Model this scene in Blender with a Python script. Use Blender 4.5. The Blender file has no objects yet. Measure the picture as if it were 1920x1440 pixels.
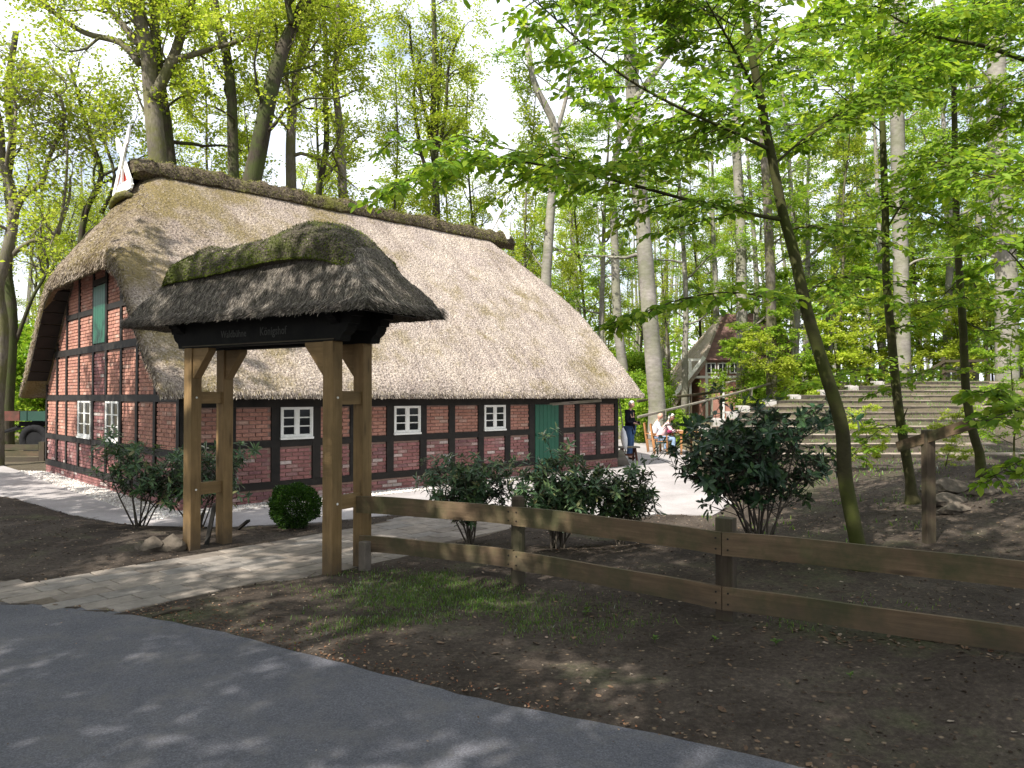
import bpy, bmesh, math, random
import numpy as np
from mathutils import Vector, Matrix, noise

PI = math.pi
R = math.radians
SC = bpy.context.scene
COL = SC.collection

# ---------------------------------------------------------------- camera
F, CX, HY, CAMZ = 1400.0, 960.0, 744.0, 1.95
PITCH = math.atan((HY - 720.0) / F)
cam_d = bpy.data.cameras.new('camera')
cam_d.lens = 36.0 * F / 1920.0
cam_d.sensor_width = 36.0
cam_d.clip_end = 600.0
cam_d.clip_start = 0.05
cam = bpy.data.objects.new('camera', cam_d)
COL.objects.link(cam)
cam.location = (0, 0, CAMZ)
cam.rotation_euler = (PI / 2 + PITCH, 0, 0)
SC.camera = cam

# ---------------------------------------------------------------- light
SUN_DIR = Vector((-0.62, -0.78, 0.0)).normalized()      # towards the sun, on the ground plane
SUN_EL = R(48)
SKY_STRENGTH = 0.125
SUN_STRENGTH = 5.0
EXPOSURE = 0.92
world = bpy.data.worlds.new('World')
SC.world = world
world.use_nodes = True
wt = world.node_tree
wt.nodes.clear()
wo = wt.nodes.new('ShaderNodeOutputWorld')
bg = wt.nodes.new('ShaderNodeBackground')
sky = wt.nodes.new('ShaderNodeTexSky')
sky.sky_type = 'NISHITA'
sky.sun_disc = False
sky.sun_elevation = SUN_EL
sky.sun_rotation = math.atan2(SUN_DIR.x, SUN_DIR.y)
sky.air_density = 1.0
sky.dust_density = 2.0
sky.ozone_density = 1.0
bg.inputs[1].default_value = SKY_STRENGTH
# thin bright spring clouds over the whole sky
tc = wt.nodes.new('ShaderNodeTexCoord')
mp = wt.nodes.new('ShaderNodeMapping')
mp.inputs['Scale'].default_value = (1, 1, 2.2)
cn = wt.nodes.new('ShaderNodeTexNoise')
cn.inputs['Scale'].default_value = 2.6
cn.inputs['Detail'].default_value = 6
cn.inputs['Roughness'].default_value = 0.6
cr = wt.nodes.new('ShaderNodeValToRGB')
cr.color_ramp.elements[0].position = 0.34
cr.color_ramp.elements[0].color = (0.25, 0.25, 0.25, 1)
cr.color_ramp.elements[1].position = 0.56
cr.color_ramp.elements[1].color = (1, 1, 1, 1)
cm = wt.nodes.new('ShaderNodeMixRGB')
cm.inputs[2].default_value = (6.9, 7.15, 7.7, 1)
L = wt.links.new
L(tc.outputs['Generated'], mp.inputs[0]); L(mp.outputs[0], cn.inputs['Vector'])
L(cn.outputs[0], cr.inputs[0]); L(cr.outputs[0], cm.inputs[0])
L(sky.outputs[0], cm.inputs[1]); L(cm.outputs[0], bg.inputs[0]); L(bg.outputs[0], wo.inputs[0])

sun_d = bpy.data.lights.new('sun', 'SUN')
sun_d.energy = SUN_STRENGTH
sun_d.angle = R(0.53)
sun_d.color = (1.0, 0.95, 0.87)
sun = bpy.data.objects.new('sun', sun_d)
COL.objects.link(sun)
to_sun = Vector((SUN_DIR.x * math.cos(SUN_EL), SUN_DIR.y * math.cos(SUN_EL), math.sin(SUN_EL)))
sun.rotation_euler = to_sun.to_track_quat('Z', 'Y').to_euler()
sun.location = to_sun * 60

SC.view_settings.view_transform = 'Standard'
SC.view_settings.look = 'None'
SC.view_settings.exposure = EXPOSURE
SC.view_settings.gamma = 1.0
SC.view_settings.use_curve_mapping = False
SC.cycles.max_bounces = 6
SC.cycles.diffuse_bounces = 3
SC.cycles.glossy_bounces = 2
SC.cycles.transmission_bounces = 4
SC.cycles.transparent_max_bounces = 6
SC.cycles.sample_clamp_indirect = 4.0
SC.cycles.use_denoising = True

# ---------------------------------------------------------------- helpers
def G(px, py, z=0.0):
    """ground point seen at a pixel of the photograph"""
    u = (px - 960.0) / F; v = -(py - 720.0) / F
    y = math.cos(PITCH) - v * math.sin(PITCH); zz = math.sin(PITCH) + v * math.cos(PITCH)
    k = (z - CAMZ) / zz
    return Vector((u * k, y * k, z))

def P(px, py, Y):
    u = (px - 960.0) / F; v = -(py - 720.0) / F
    y = math.cos(PITCH) - v * math.sin(PITCH); zz = math.sin(PITCH) + v * math.cos(PITCH)
    k = Y / y
    return Vector((u * k, Y, CAMZ + zz * k))

class MB:
    """collects shapes and links them as ONE mesh object"""
    def __init__(s):
        s.v = []; s.f = []; s.uv = []
    def quadface(s, idx, uvs):
        s.f.append(idx); s.uv.extend(uvs)
    def prism(s, P8, L=1, W=1, H=1):
        """8 corner points: bottom ring 0-3, top ring 4-7"""
        b = len(s.v); s.v.extend([tuple(p) for p in P8])
        o = random.random() * 7
        fs = [((3, 2, 1, 0), L, W), ((4, 5, 6, 7), L, W), ((0, 1, 5, 4), L, H), ((1, 2, 6, 5), W, H), ((2, 3, 7, 6), L, H), ((3, 0, 4, 7), W, H)]
        for f, a, c in fs:
            s.f.append(tuple(b + i for i in f))
            s.uv.extend([(o, o), (o + a, o), (o + a, o + c), (o, o + c)])
    def box(s, c, ax, ay, az, hx, hy, hz):
        """centre, three unit axes, half sizes; length along ax"""
        c = Vector(c); ax = Vector(ax) * hx; ay = Vector(ay) * hy; az = Vector(az) * hz
        s.prism([c - ax - ay - az, c + ax - ay - az, c + ax + ay - az, c - ax + ay - az,
                 c - ax - ay + az, c + ax - ay + az, c + ax + ay + az, c - ax + ay + az], 2 * hx, 2 * hy, 2 * hz)
    def beam(s, p0, p1, w, h, up=(0, 0, 1)):
        p0 = Vector(p0); p1 = Vector(p1)
        ax = (p1 - p0); l = ax.length; ax.normalize()
        up = Vector(up)
        if abs(ax.dot(up)) > 0.98: up = Vector((1, 0, 0)) if abs(ax.x) < .9 else Vector((0, 1, 0))
        ay = up.cross(ax).normalized(); az = ax.cross(ay).normalized()
        s.box((p0 + p1) / 2, ax, ay, az, l / 2, w / 2, h / 2)
    def tube(s, pts, rad, n=8, cap=True):
        pts = [Vector(p) for p in pts]
        if not hasattr(rad, '__len__'): rad = [rad] * len(pts)
        b = len(s.v); m = len(pts); prev = None; acc = 0
        for i, p in enumerate(pts):
            d = (pts[min(i + 1, m - 1)] - pts[max(i - 1, 0)])
            if d.length < 1e-9: d = Vector((0, 0, 1))
            d.normalize()
            if prev is None:
                a = d.orthogonal().normalized()
            else:
                a = (prev - d * prev.dot(d))
                a = a.normalized() if a.length > 1e-6 else d.orthogonal().normalized()
            prev = a; c = d.cross(a)
            for k in range(n):
                t = 2 * PI * k / n
                s.v.append(tuple(p + (a * math.cos(t) + c * math.sin(t)) * rad[i]))
        for i in range(m - 1):
            sl = (pts[i + 1] - pts[i]).length
            for k in range(n):
                k2 = (k + 1) % n
                s.f.append((b + i * n + k, b + i * n + k2, b + (i + 1) * n + k2, b + (i + 1) * n + k))
                u0 = k / n; u1 = (k + 1) / n
                s.uv.extend([(acc, u0), (acc, u1), (acc + sl, u1), (acc + sl, u0)])
            acc += sl
        if cap:
            s.f.append(tuple(b + k for k in reversed(range(n)))); s.uv.extend([(0, 0)] * n)
            s.f.append(tuple(b + (m - 1) * n + k for k in range(n))); s.uv.extend([(0, 0)] * n)
    def poly(s, pts, z=None, thick=0):
        b = len(s.v); n = len(pts)
        pts = [Vector((p[0], p[1], p[2] if z is None else z)) for p in pts]
        s.v.extend([tuple(p) for p in pts]); s.f.append(tuple(range(b, b + n)))
        s.uv.extend([(p.x, p.y) for p in pts])
        if thick:
            s.v.extend([(p.x, p.y, p.z - thick) for p in pts])
            for i in range(n):
                j = (i + 1) % n
                s.f.append((b + j, b + i, b + n + i, b + n + j)); s.uv.extend([(0, 0)] * 4)
    def grid(s, fn, us, vs, uvf=None, flip=False):
        b = len(s.v); nu = len(us); nv = len(vs)
        for v in vs:
            for u in us:
                s.v.append(tuple(fn(u, v)))
        for j in range(nv - 1):
            for i in range(nu - 1):
                q = (b + j * nu + i, b + j * nu + i + 1, b + (j + 1) * nu + i + 1, b + (j + 1) * nu + i)
                uv = [(us[i], vs[j]), (us[i + 1], vs[j]), (us[i + 1], vs[j + 1]), (us[i], vs[j + 1])]
                if flip: q = q[::-1]; uv = uv[::-1]
                s.f.append(q); s.uv.extend(uv)
    def build(s, name, mat, parent=None, smooth=False, origin=None, bevel=0, **props):
        me = bpy.data.meshes.new(name)
        o3 = Vector(origin) if origin is not None else world_loc(parent)
        vs = [(x - o3.x, y - o3.y, z - o3.z) for x, y, z in s.v]
        me.from_pydata(vs, [], s.f)
        if s.uv:
            uvl = me.uv_layers.new(name='UVMap')
            uvl.data.foreach_set('uv', np.array(s.uv, dtype=np.float32).ravel())
        if smooth: me.shade_smooth()
        me.materials.append(mat)
        o = bpy.data.objects.new(name, me); COL.objects.link(o)
        if parent is not None: o.parent = parent
        if origin is not None: o.location = o3 - world_loc(parent)
        if bevel:
            bv = o.modifiers.new('bevel', 'BEVEL'); bv.width = bevel; bv.segments = 2; bv.limit_method = 'ANGLE'; bv.angle_limit = R(50)
        for k, val in props.items(): o[k] = val
        return o

def world_loc(o):
    p = Vector((0, 0, 0))
    while o is not None:
        p = p + o.location; o = o.parent
    return p

def np_mesh(name, V, Fc, mat, parent=None, uv=None, smooth=False, sizes=None, **props):
    """V (n,3), Fc (m,k) all faces of one size"""
    me = bpy.data.meshes.new(name)
    V = np.asarray(V, dtype=np.float32)
    if parent is not None:
        V = V - np.array(world_loc(parent), dtype=np.float32)
    Fc = np.asarray(Fc, dtype=np.int32)
    me.vertices.add(len(V)); me.vertices.foreach_set('co', V.ravel())
    m, k = Fc.shape
    me.loops.add(m * k); me.loops.foreach_set('vertex_index', Fc.ravel())
    me.polygons.add(m)
    me.polygons.foreach_set('loop_start', np.arange(0, m * k, k, dtype=np.int32))
    if uv is not None:
        ul = me.uv_layers.new(name='UVMap'); ul.data.foreach_set('uv', np.asarray(uv, dtype=np.float32).ravel())
    me.update(calc_edges=True)
    me.polygons.foreach_set('use_smooth', np.full(m, smooth, dtype=bool))
    me.materials.append(mat)
    o = bpy.data.objects.new(name, me); COL.objects.link(o)
    if parent is not None: o.parent = parent
    for kk, val in props.items(): o[kk] = val
    return o

def thing(name, loc, label, cat, group=None, rz=0):
    o = bpy.data.objects.new(name, None); COL.objects.link(o)
    o.location = loc; o.rotation_euler = (0, 0, rz)
    o.empty_display_size = 0.2
    o['label'] = label; o['category'] = cat
    if group: o['group'] = group
    return o

def tag(o, label, cat, group=None):
    o['label'] = label; o['category'] = cat
    if group: o['group'] = group
    return o

def copy_tree(o, parent=None):
    c = o.copy(); COL.objects.link(c); c.parent = parent
    for ch in o.children: copy_tree(ch, c)
    return c

def piece(name, mesh, parent, M):
    """a piece that shares its mesh; M is its world matrix"""
    o = bpy.data.objects.new(name, mesh); COL.objects.link(o)
    o.parent = parent
    M = M.copy(); M.translation = M.translation - world_loc(parent)
    o.matrix_local = M
    return o

# ---------------------------------------------------------------- materials
def ramp(nt, stops):
    n = nt.nodes.new('ShaderNodeValToRGB'); cr = n.color_ramp
    while len(cr.elements) < len(stops): cr.elements.new(0.5)
    for e, (p, c) in zip(cr.elements, stops):
        e.position = p; e.color = (c[0], c[1], c[2], 1) if hasattr(c, '__len__') else (c, c, c, 1)
    return n

def newmat(name, rough=0.8, spec=0.3):
    m = bpy.data.materials.new(name); m.use_nodes = True
    nt = m.node_tree; b = nt.nodes['Principled BSDF']
    b.inputs['Roughness'].default_value = rough
    b.inputs['Specular IOR Level'].default_value = spec
    return m, nt, b

def tex(nt, kind, vec, scale, detail=4, rough=0.6, sc3=None):
    n = nt.nodes.new(kind)
    n.inputs['Scale'].default_value = scale
    if kind == 'ShaderNodeTexNoise':
        n.inputs['Detail'].default_value = detail; n.inputs['Roughness'].default_value = rough
    if sc3:
        mp = nt.nodes.new('ShaderNodeMapping'); mp.inputs['Scale'].default_value = sc3
        nt.links.new(vec, mp.inputs[0]); vec = mp.outputs[0]
    nt.links.new(vec, n.inputs['Vector'])
    return n

def mixc(nt, a, b, fac, mode='MIX'):
    n = nt.nodes.new('ShaderNodeMixRGB'); n.blend_type = mode
    for i, x in ((0, fac), (1, a), (2, b)):
        if isinstance(x, (int, float)): n.inputs[i].default_value = x
        elif isinstance(x, tuple): n.inputs[i].default_value = (x[0], x[1], x[2], 1)
        else: nt.links.new(x, n.inputs[i])
    return n.outputs[0]

def rnd(nt, amp=1.0):
    """random per island plus random per object, 0..1"""
    g = nt.nodes.new('ShaderNodeNewGeometry'); oi = nt.nodes.new('ShaderNodeObjectInfo')
    a = nt.nodes.new('ShaderNodeMath'); a.operation = 'ADD'
    f = nt.nodes.new('ShaderNodeMath'); f.operation = 'FRACT'
    nt.links.new(g.outputs['Random Per Island'], a.inputs[0]); nt.links.new(oi.outputs['Random'], a.inputs[1])
    nt.links.new(a.outputs[0], f.inputs[0])
    return f.outputs[0]

def bump(nt, b, h, strength=0.5, dist=0.02):
    n = nt.nodes.new('ShaderNodeBump'); n.inputs['Strength'].default_value = strength; n.inputs['Distance'].default_value = dist
    nt.links.new(h, n.inputs['Height']); nt.links.new(n.outputs[0], b.inputs['Normal'])

def coords(nt, kind='Object'):
    return nt.nodes.new('ShaderNodeTexCoord').outputs[kind]

def wpos(nt):
    return nt.nodes.new('ShaderNodeNewGeometry').outputs['Position']

def mat_plain(name, c1, c2=None, scale=6, rough=0.8, spec=0.3, bs=0.3, bd=0.01, sc3=None, coord='Object', metallic=0):
    m, nt, b = newmat(name, rough, spec)
    c2 = c2 or tuple(x * 0.6 for x in c1)
    v = coords(nt, coord) if coord != 'W' else wpos(nt)
    n = tex(nt, 'ShaderNodeTexNoise', v, scale, 6, 0.65, sc3)
    r = ramp(nt, [(0.3, c2), (0.7, c1)])
    nt.links.new(n.outputs[0], r.inputs[0]); nt.links.new(r.outputs[0], b.inputs['Base Color'])
    b.inputs['Metallic'].default_value = metallic
    bump(nt, b, n.outputs[0], bs, bd)
    return m

def mat_wood(name, c1, c2, c3, green=None, gamt=0.0, rough=0.75, knots=True):
    m, nt, b = newmat(name, rough, 0.25)
    uv = coords(nt, 'UV')
    n = tex(nt, 'ShaderNodeTexNoise', uv, 1.0, 8, 0.7, (1.6, 26, 1))
    n2 = tex(nt, 'ShaderNodeTexNoise', uv, 1.0, 4, 0.6, (1.3, 3.5, 1))
    r = ramp(nt, [(0.25, c2), (0.5, c1), (0.8, c3)])
    nt.links.new(n.outputs[0], r.inputs[0])
    r2 = ramp(nt, [(0.28, 0.38), (0.45, 0.8), (0.66, 1.08)])
    nt.links.new(n2.outputs[0], r2.inputs[0])
    c = mixc(nt, r.outputs[0], r2.outputs[0], 0.85, 'MULTIPLY')
    if knots:
        vo = tex(nt, 'ShaderNodeTexVoronoi', uv, 1.0, sc3=(1.4, 7, 1))
        kr = ramp(nt, [(0.0, 0.18), (0.10, 0.40), (0.15, 0.85), (0.24, 1.0)])
        nt.links.new(vo.outputs['Distance'], kr.inputs[0])
        c = mixc(nt, c, kr.outputs[0], 0.7, 'MULTIPLY')
    if green:
        gn = tex(nt, 'ShaderNodeTexNoise', wpos(nt), 1.7, 5, 0.7)
        gr = ramp(nt, [(0.42, 0.0), (0.62, gamt)])
        nt.links.new(gn.outputs[0], gr.inputs[0])
        c = mixc(nt, c, green, gr.outputs[0])
    # dirt splashed up from the ground, wandering upper edge
    sz = nt.nodes.new('ShaderNodeSeparateXYZ'); nt.links.new(wpos(nt), sz.inputs[0])
    dn = tex(nt, 'ShaderNodeTexNoise', wpos(nt), 5, 4, 0.7)
    ds = nt.nodes.new('ShaderNodeMath'); ds.operation = 'MULTIPLY_ADD'; ds.inputs[1].default_value = 0.55; nt.links.new(dn.outputs[0], ds.inputs[0]); nt.links.new(sz.outputs[2], ds.inputs[2])
    dm = nt.nodes.new('ShaderNodeMapRange'); dm.inputs[1].default_value = 0.68; dm.inputs[2].default_value = 0.32; dm.inputs[4].default_value = 0.65; nt.links.new(ds.outputs[0], dm.inputs[0])
    c = mixc(nt, c, (0.055, 0.044, 0.034), dm.outputs[0])
    nt.links.new(c, b.inputs['Base Color'])
    bump(nt, b, n.outputs[0], 0.6, 0.006)
    return m

def mat_brick(name, stops):
    m, nt, b = newmat(name, 0.9, 0.15)
    r = ramp(nt, stops); r.color_ramp.interpolation = 'LINEAR'
    nt.links.new(rnd(nt), r.inputs[0])
    n = tex(nt, 'ShaderNodeTexNoise', wpos(nt), 22, 5, 0.7)
    r2 = ramp(nt, [(0.3, 0.62), (0.7, 1.15)])
    nt.links.new(n.outputs[0], r2.inputs[0])
    c = mixc(nt, r.outputs[0], r2.outputs[0], 1.0, 'MULTIPLY')
    n3 = tex(nt, 'ShaderNodeTexNoise', wpos(nt), 1.1, 4, 0.6)
    r3 = ramp(nt, [(0.4, 0.75), (0.65, 1.15)])
    nt.links.new(n3.outputs[0], r3.inputs[0])
    c = mixc(nt, c, r3.outputs[0], 0.8, 'MULTIPLY')
    nt.links.new(c, b.inputs['Base Color'])
    bump(nt, b, n.outputs[0], 0.5, 0.006)
    return m

def mat_leaf(name, stops, trans=0.45, gloss=0.12, grough=0.4, tcol=(1.5, 1.35, 0.6), mossy_shaded_end=False):
    m = bpy.data.materials.new(name); m.use_nodes = True
    nt = m.node_tree; nt.nodes.clear()
    out = nt.nodes.new('ShaderNodeOutputMaterial')
    r = ramp(nt, stops); nt.links.new(rnd(nt), r.inputs[0])
    n = tex(nt, 'ShaderNodeTexNoise', wpos(nt), 0.35, 3, 0.6)
    r2 = ramp(nt, [(0.35, 0.7), (0.68, 1.2)])
    nt.links.new(n.outputs[0], r2.inputs[0])
    c = mixc(nt, r.outputs[0], r2.outputs[0], 1.0, 'MULTIPLY')
    if mossy_shaded_end:
        sx = nt.nodes.new('ShaderNodeSeparateXYZ'); nt.links.new(wpos(nt), sx.inputs[0])  # near-end stubs darkened too: weathering plus tree shade painted into the colour
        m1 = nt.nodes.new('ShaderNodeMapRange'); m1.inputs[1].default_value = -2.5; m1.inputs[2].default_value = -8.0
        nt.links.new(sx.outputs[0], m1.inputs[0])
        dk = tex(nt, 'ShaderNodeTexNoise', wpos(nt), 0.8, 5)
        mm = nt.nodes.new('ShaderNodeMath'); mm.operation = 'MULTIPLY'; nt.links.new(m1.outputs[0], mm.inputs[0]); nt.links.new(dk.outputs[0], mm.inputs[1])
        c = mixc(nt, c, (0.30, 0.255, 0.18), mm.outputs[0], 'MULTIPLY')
    d = nt.nodes.new('ShaderNodeBsdfDiffuse'); t = nt.nodes.new('ShaderNodeBsdfTranslucent')
    nt.links.new(c, d.inputs[0])
    tcn = mixc(nt, c, tcol, 1.0, 'MULTIPLY'); nt.links.new(tcn, t.inputs[0])
    mx = nt.nodes.new('ShaderNodeMixShader'); mx.inputs[0].default_value = trans
    nt.links.new(d.outputs[0], mx.inputs[1]); nt.links.new(t.outputs[0], mx.inputs[2])
    g = nt.nodes.new('ShaderNodeBsdfGlossy'); g.inputs['Roughness'].default_value = grough
    g.inputs[0].default_value = (1, 1, 1, 1)
    fr = nt.nodes.new('ShaderNodeFresnel'); fr.inputs[0].default_value = 1.4
    mu = nt.nodes.new('ShaderNodeMath'); mu.operation = 'MULTIPLY_ADD'; mu.inputs[1].default_value = gloss * 4; mu.inputs[2].default_value = gloss * 0.15
    nt.links.new(fr.outputs[0], mu.inputs[0])
    mx2 = nt.nodes.new('ShaderNodeMixShader')
    nt.links.new(mu.outputs[0], mx2.inputs[0]); nt.links.new(mx.outputs[0], mx2.inputs[1]); nt.links.new(g.outputs[0], mx2.inputs[2])
    nt.links.new(mx2.outputs[0], out.inputs[0])
    return m

def mat_bark(name, c1, c2, moss=None, mossamt=0.0, sc3=(3, 3, 1), scale=5, bs=0.6):
    m, nt, b = newmat(name, 0.9, 0.15)
    v = wpos(nt)
    n = tex(nt, 'ShaderNodeTexNoise', v, scale, 7, 0.7, sc3)
    r = ramp(nt, [(0.3, c2), (0.68, c1)])
    nt.links.new(n.outputs[0], r.inputs[0]); c = r.outputs[0]
    n2 = tex(nt, 'ShaderNodeTexNoise', v, 0.7, 3, 0.6)
    r2 = ramp(nt, [(0.3, 0.6), (0.7, 1.2)])
    nt.links.new(n2.outputs[0], r2.inputs[0])
    c = mixc(nt, c, r2.outputs[0], 1.0, 'MULTIPLY')
    if moss:
        n3 = tex(nt, 'ShaderNodeTexNoise', v, 1.3, 5, 0.7)
        r3 = ramp(nt, [(0.42, 0.0), (0.6, mossamt)])
        nt.links.new(n3.outputs[0], r3.inputs[0])
        c = mixc(nt, c, moss, r3.outputs[0])
    nt.links.new(c, b.inputs['Base Color'])
    bump(nt, b, n.outputs[0], bs, 0.02)
    return m

def mat_thatch(name, c1, c2, c3, moss, mossamt, fine=38, sc3=(1, 1, 1), moss2=None, mossy_shaded_end=False):
    m, nt, b = newmat(name, 0.95, 0.1)
    v = wpos(nt)
    n = tex(nt, 'ShaderNodeTexNoise', v, fine, 4, 0.75, sc3)
    r = ramp(nt, [(0.36, c2), (0.5, c1), (0.66, c3)])
    nt.links.new(n.outputs[0], r.inputs[0])
    vo = tex(nt, 'ShaderNodeTexVoronoi', v, fine * 0.55, sc3=sc3)
    vr = ramp(nt, [(0.10, 0.25), (0.32, 1.0)])
    nt.links.new(vo.outputs['Distance'], vr.inputs[0])
    c = mixc(nt, r.outputs[0], vr.outputs[0], 0.55, 'MULTIPLY')
    n2 = tex(nt, 'ShaderNodeTexNoise', v, 0.9, 6, 0.65)
    r2 = ramp(nt, [(0.33, (0.72, 0.70, 0.72)), (0.65, (1.1, 1.1, 1.05))])
    nt.links.new(n2.outputs[0], r2.inputs[0])
    c = mixc(nt, c, r2.outputs[0], 0.8, 'MULTIPLY')
    n3 = tex(nt, 'ShaderNodeTexNoise', v, 0.75, 7, 0.72)
    r3 = ramp(nt, [(0.50, 0.0), (0.66, mossamt)])
    if mossy_shaded_end:
        # near end: weathered and mossy, with tree shade also put into its colour
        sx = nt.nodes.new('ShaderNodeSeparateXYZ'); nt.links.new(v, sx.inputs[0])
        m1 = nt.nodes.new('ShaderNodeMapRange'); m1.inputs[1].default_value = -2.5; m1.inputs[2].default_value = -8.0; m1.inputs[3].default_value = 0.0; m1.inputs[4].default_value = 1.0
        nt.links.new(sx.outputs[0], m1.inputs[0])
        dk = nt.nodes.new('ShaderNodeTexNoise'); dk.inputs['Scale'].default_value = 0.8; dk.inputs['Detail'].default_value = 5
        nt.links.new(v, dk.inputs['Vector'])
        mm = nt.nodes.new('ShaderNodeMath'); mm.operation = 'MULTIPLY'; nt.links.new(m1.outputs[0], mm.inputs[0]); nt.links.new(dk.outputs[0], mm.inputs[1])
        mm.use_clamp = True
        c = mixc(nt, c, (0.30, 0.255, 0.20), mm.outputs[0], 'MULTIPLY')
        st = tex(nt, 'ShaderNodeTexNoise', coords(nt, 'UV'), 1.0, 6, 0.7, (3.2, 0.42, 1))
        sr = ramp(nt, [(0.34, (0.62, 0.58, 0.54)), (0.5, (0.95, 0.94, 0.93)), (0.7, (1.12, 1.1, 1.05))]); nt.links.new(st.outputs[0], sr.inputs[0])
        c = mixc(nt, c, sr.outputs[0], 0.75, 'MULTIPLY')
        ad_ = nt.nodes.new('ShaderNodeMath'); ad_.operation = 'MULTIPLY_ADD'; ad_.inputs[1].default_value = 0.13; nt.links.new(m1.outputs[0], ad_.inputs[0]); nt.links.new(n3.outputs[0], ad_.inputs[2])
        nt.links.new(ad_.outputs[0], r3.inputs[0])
    else:
        nt.links.new(n3.outputs[0], r3.inputs[0])
    mb = mixc(nt, moss, moss2 or tuple(x * .5 for x in moss), n.outputs[0])
    c = mixc(nt, c, mb, r3.outputs[0])
    nt.links.new(c, b.inputs['Base Color'])
    ad = nt.nodes.new('ShaderNodeMath'); ad.operation = 'ADD'
    nt.links.new(n.outputs[0], ad.inputs[0]); nt.links.new(vo.outputs['Distance'], ad.inputs[1])
    bump(nt, b, ad.outputs[0], 0.9, 0.03)
    return m

M = {}
M['timber'] = mat_plain('black_timber', (0.022, 0.018, 0.014), (0.008, 0.007, 0.006), 5, 0.7, 0.25)
M['gate_dark'] = mat_plain('dark_gate_paint', (0.012, 0.012, 0.010), (0.005, 0.005, 0.005), 6, 0.8, 0.15)
M['mortar'] = mat_plain('mortar', (0.37, 0.25, 0.205), (0.26, 0.17, 0.14), 18, 0.95, 0.1, coord='W')
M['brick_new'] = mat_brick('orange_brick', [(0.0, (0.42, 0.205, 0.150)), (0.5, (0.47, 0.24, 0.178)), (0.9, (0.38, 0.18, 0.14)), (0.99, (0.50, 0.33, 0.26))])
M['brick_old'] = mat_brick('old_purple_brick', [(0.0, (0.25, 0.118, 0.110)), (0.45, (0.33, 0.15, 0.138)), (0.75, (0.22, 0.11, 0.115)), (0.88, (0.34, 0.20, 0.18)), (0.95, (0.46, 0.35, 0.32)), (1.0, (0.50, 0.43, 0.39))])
M['green_paint'] = mat_plain('green_paint', (0.008, 0.095, 0.050), (0.006, 0.070, 0.038), 3, 0.5, 0.4, 0.05)
M['white_paint'] = mat_plain('white_paint', (0.78, 0.77, 0.73), (0.66, 0.65, 0.60), 9, 0.5, 0.4, 0.1, 0.002)
M['red_paint'] = mat_plain('red_paint', (0.45, 0.04, 0.03), (0.34, 0.03, 0.02), 9, 0.6, 0.3)
m_, nt_, b_ = newmat('window_glass', 0.12, 0.35)
gn_ = tex(nt_, 'ShaderNodeTexNoise', wpos(nt_), 2.5, 3); gr_ = ramp(nt_, [(0.35, (0.004, 0.005, 0.006)), (0.7, (0.02, 0.022, 0.028))])
nt_.links.new(gn_.outputs[0], gr_.inputs[0]); nt_.links.new(gr_.outputs[0], b_.inputs['Base Color']); M['glass'] = m_
M["thatch"] = mat_thatch("thatch_reed", (0.415, 0.352, 0.305), (0.12, 0.096, 0.084), (0.62, 0.545, 0.475), (0.20, 0.155, 0.045), 0.75, 30, mossy_shaded_end=True)
M['reed'] = mat_leaf('reed_stubble', [(0.0, (0.09, 0.07, 0.058)), (0.4, (0.35, 0.295, 0.25)), (0.8, (0.62, 0.545, 0.47)), (1.0, (0.38, 0.31, 0.17))], 0.05, 0.0, tcol=(1, 1, 1), mossy_shaded_end=True)
M['thatch_gate'] = mat_thatch('old_grey_thatch', (0.135, 0.116, 0.097), (0.034, 0.029, 0.025), (0.29, 0.255, 0.215), (0.055, 0.065, 0.02), 0.35, 60)
M['reed_gate'] = mat_leaf('old_reed_ends', [(0.0, (0.04, 0.035, 0.03)), (0.45, (0.135, 0.120, 0.105)), (0.8, (0.26, 0.235, 0.205)), (1.0, (0.46, 0.40, 0.33))], 0.05, 0.0, tcol=(1, 1, 1))
M['moss_cap'] = mat_thatch('mossy_heather_cap', (0.090, 0.078, 0.060), (0.022, 0.019, 0.014), (0.17, 0.15, 0.12), (0.16, 0.215, 0.02), 0.95, 46, moss2=(0.035, 0.045, 0.010))
M['moss_tuft'] = mat_leaf('moss_tufts', [(0.0, (0.04, 0.05, 0.010)), (0.45, (0.12, 0.165, 0.022)), (0.75, (0.20, 0.25, 0.03)), (0.85, (0.10, 0.085, 0.06)), (1.0, (0.16, 0.14, 0.11))], 0.1, 0.0, tcol=(1, 1, .6))
M['ridge_cap'] = mat_thatch('heather_ridge', (0.10, 0.08, 0.055), (0.02, 0.016, 0.012), (0.19, 0.155, 0.105), (0.19, 0.20, 0.03), 1.0, 26)
M['ridge_tuft'] = mat_leaf('ridge_tufts', [(0.0, (0.035, 0.03, 0.02)), (0.5, (0.125, 0.12, 0.045)), (1.0, (0.24, 0.25, 0.06))], 0.05, 0.0, tcol=(1, 1, 1))
M['oak'] = mat_wood('gate_oak', (0.225, 0.142, 0.062), (0.145, 0.088, 0.040), (0.29, 0.195, 0.095), (0.11, 0.075, 0.03), 0.4)
M['rail'] = mat_wood('weathered_rail', (0.135, 0.090, 0.053), (0.075, 0.050, 0.031), (0.195, 0.135, 0.082), (0.050, 0.052, 0.022), 0.85)
M['post'] = mat_wood('dark_post', (0.060, 0.043, 0.028), (0.028, 0.02, 0.014), (0.095, 0.07, 0.047), (0.06, 0.065, 0.03), 0.6)
M['grey_wood'] = mat_wood('grey_wood', (0.23, 0.20, 0.17), (0.12, 0.10, 0.085), (0.36, 0.33, 0.29), (0.10, 0.12, 0.05), 0.4)
M['chair_wood'] = mat_wood('orange_wood', (0.42, 0.20, 0.08), (0.28, 0.12, 0.05), (0.55, 0.30, 0.13), knots=False)
M['asphalt'] = None
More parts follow.
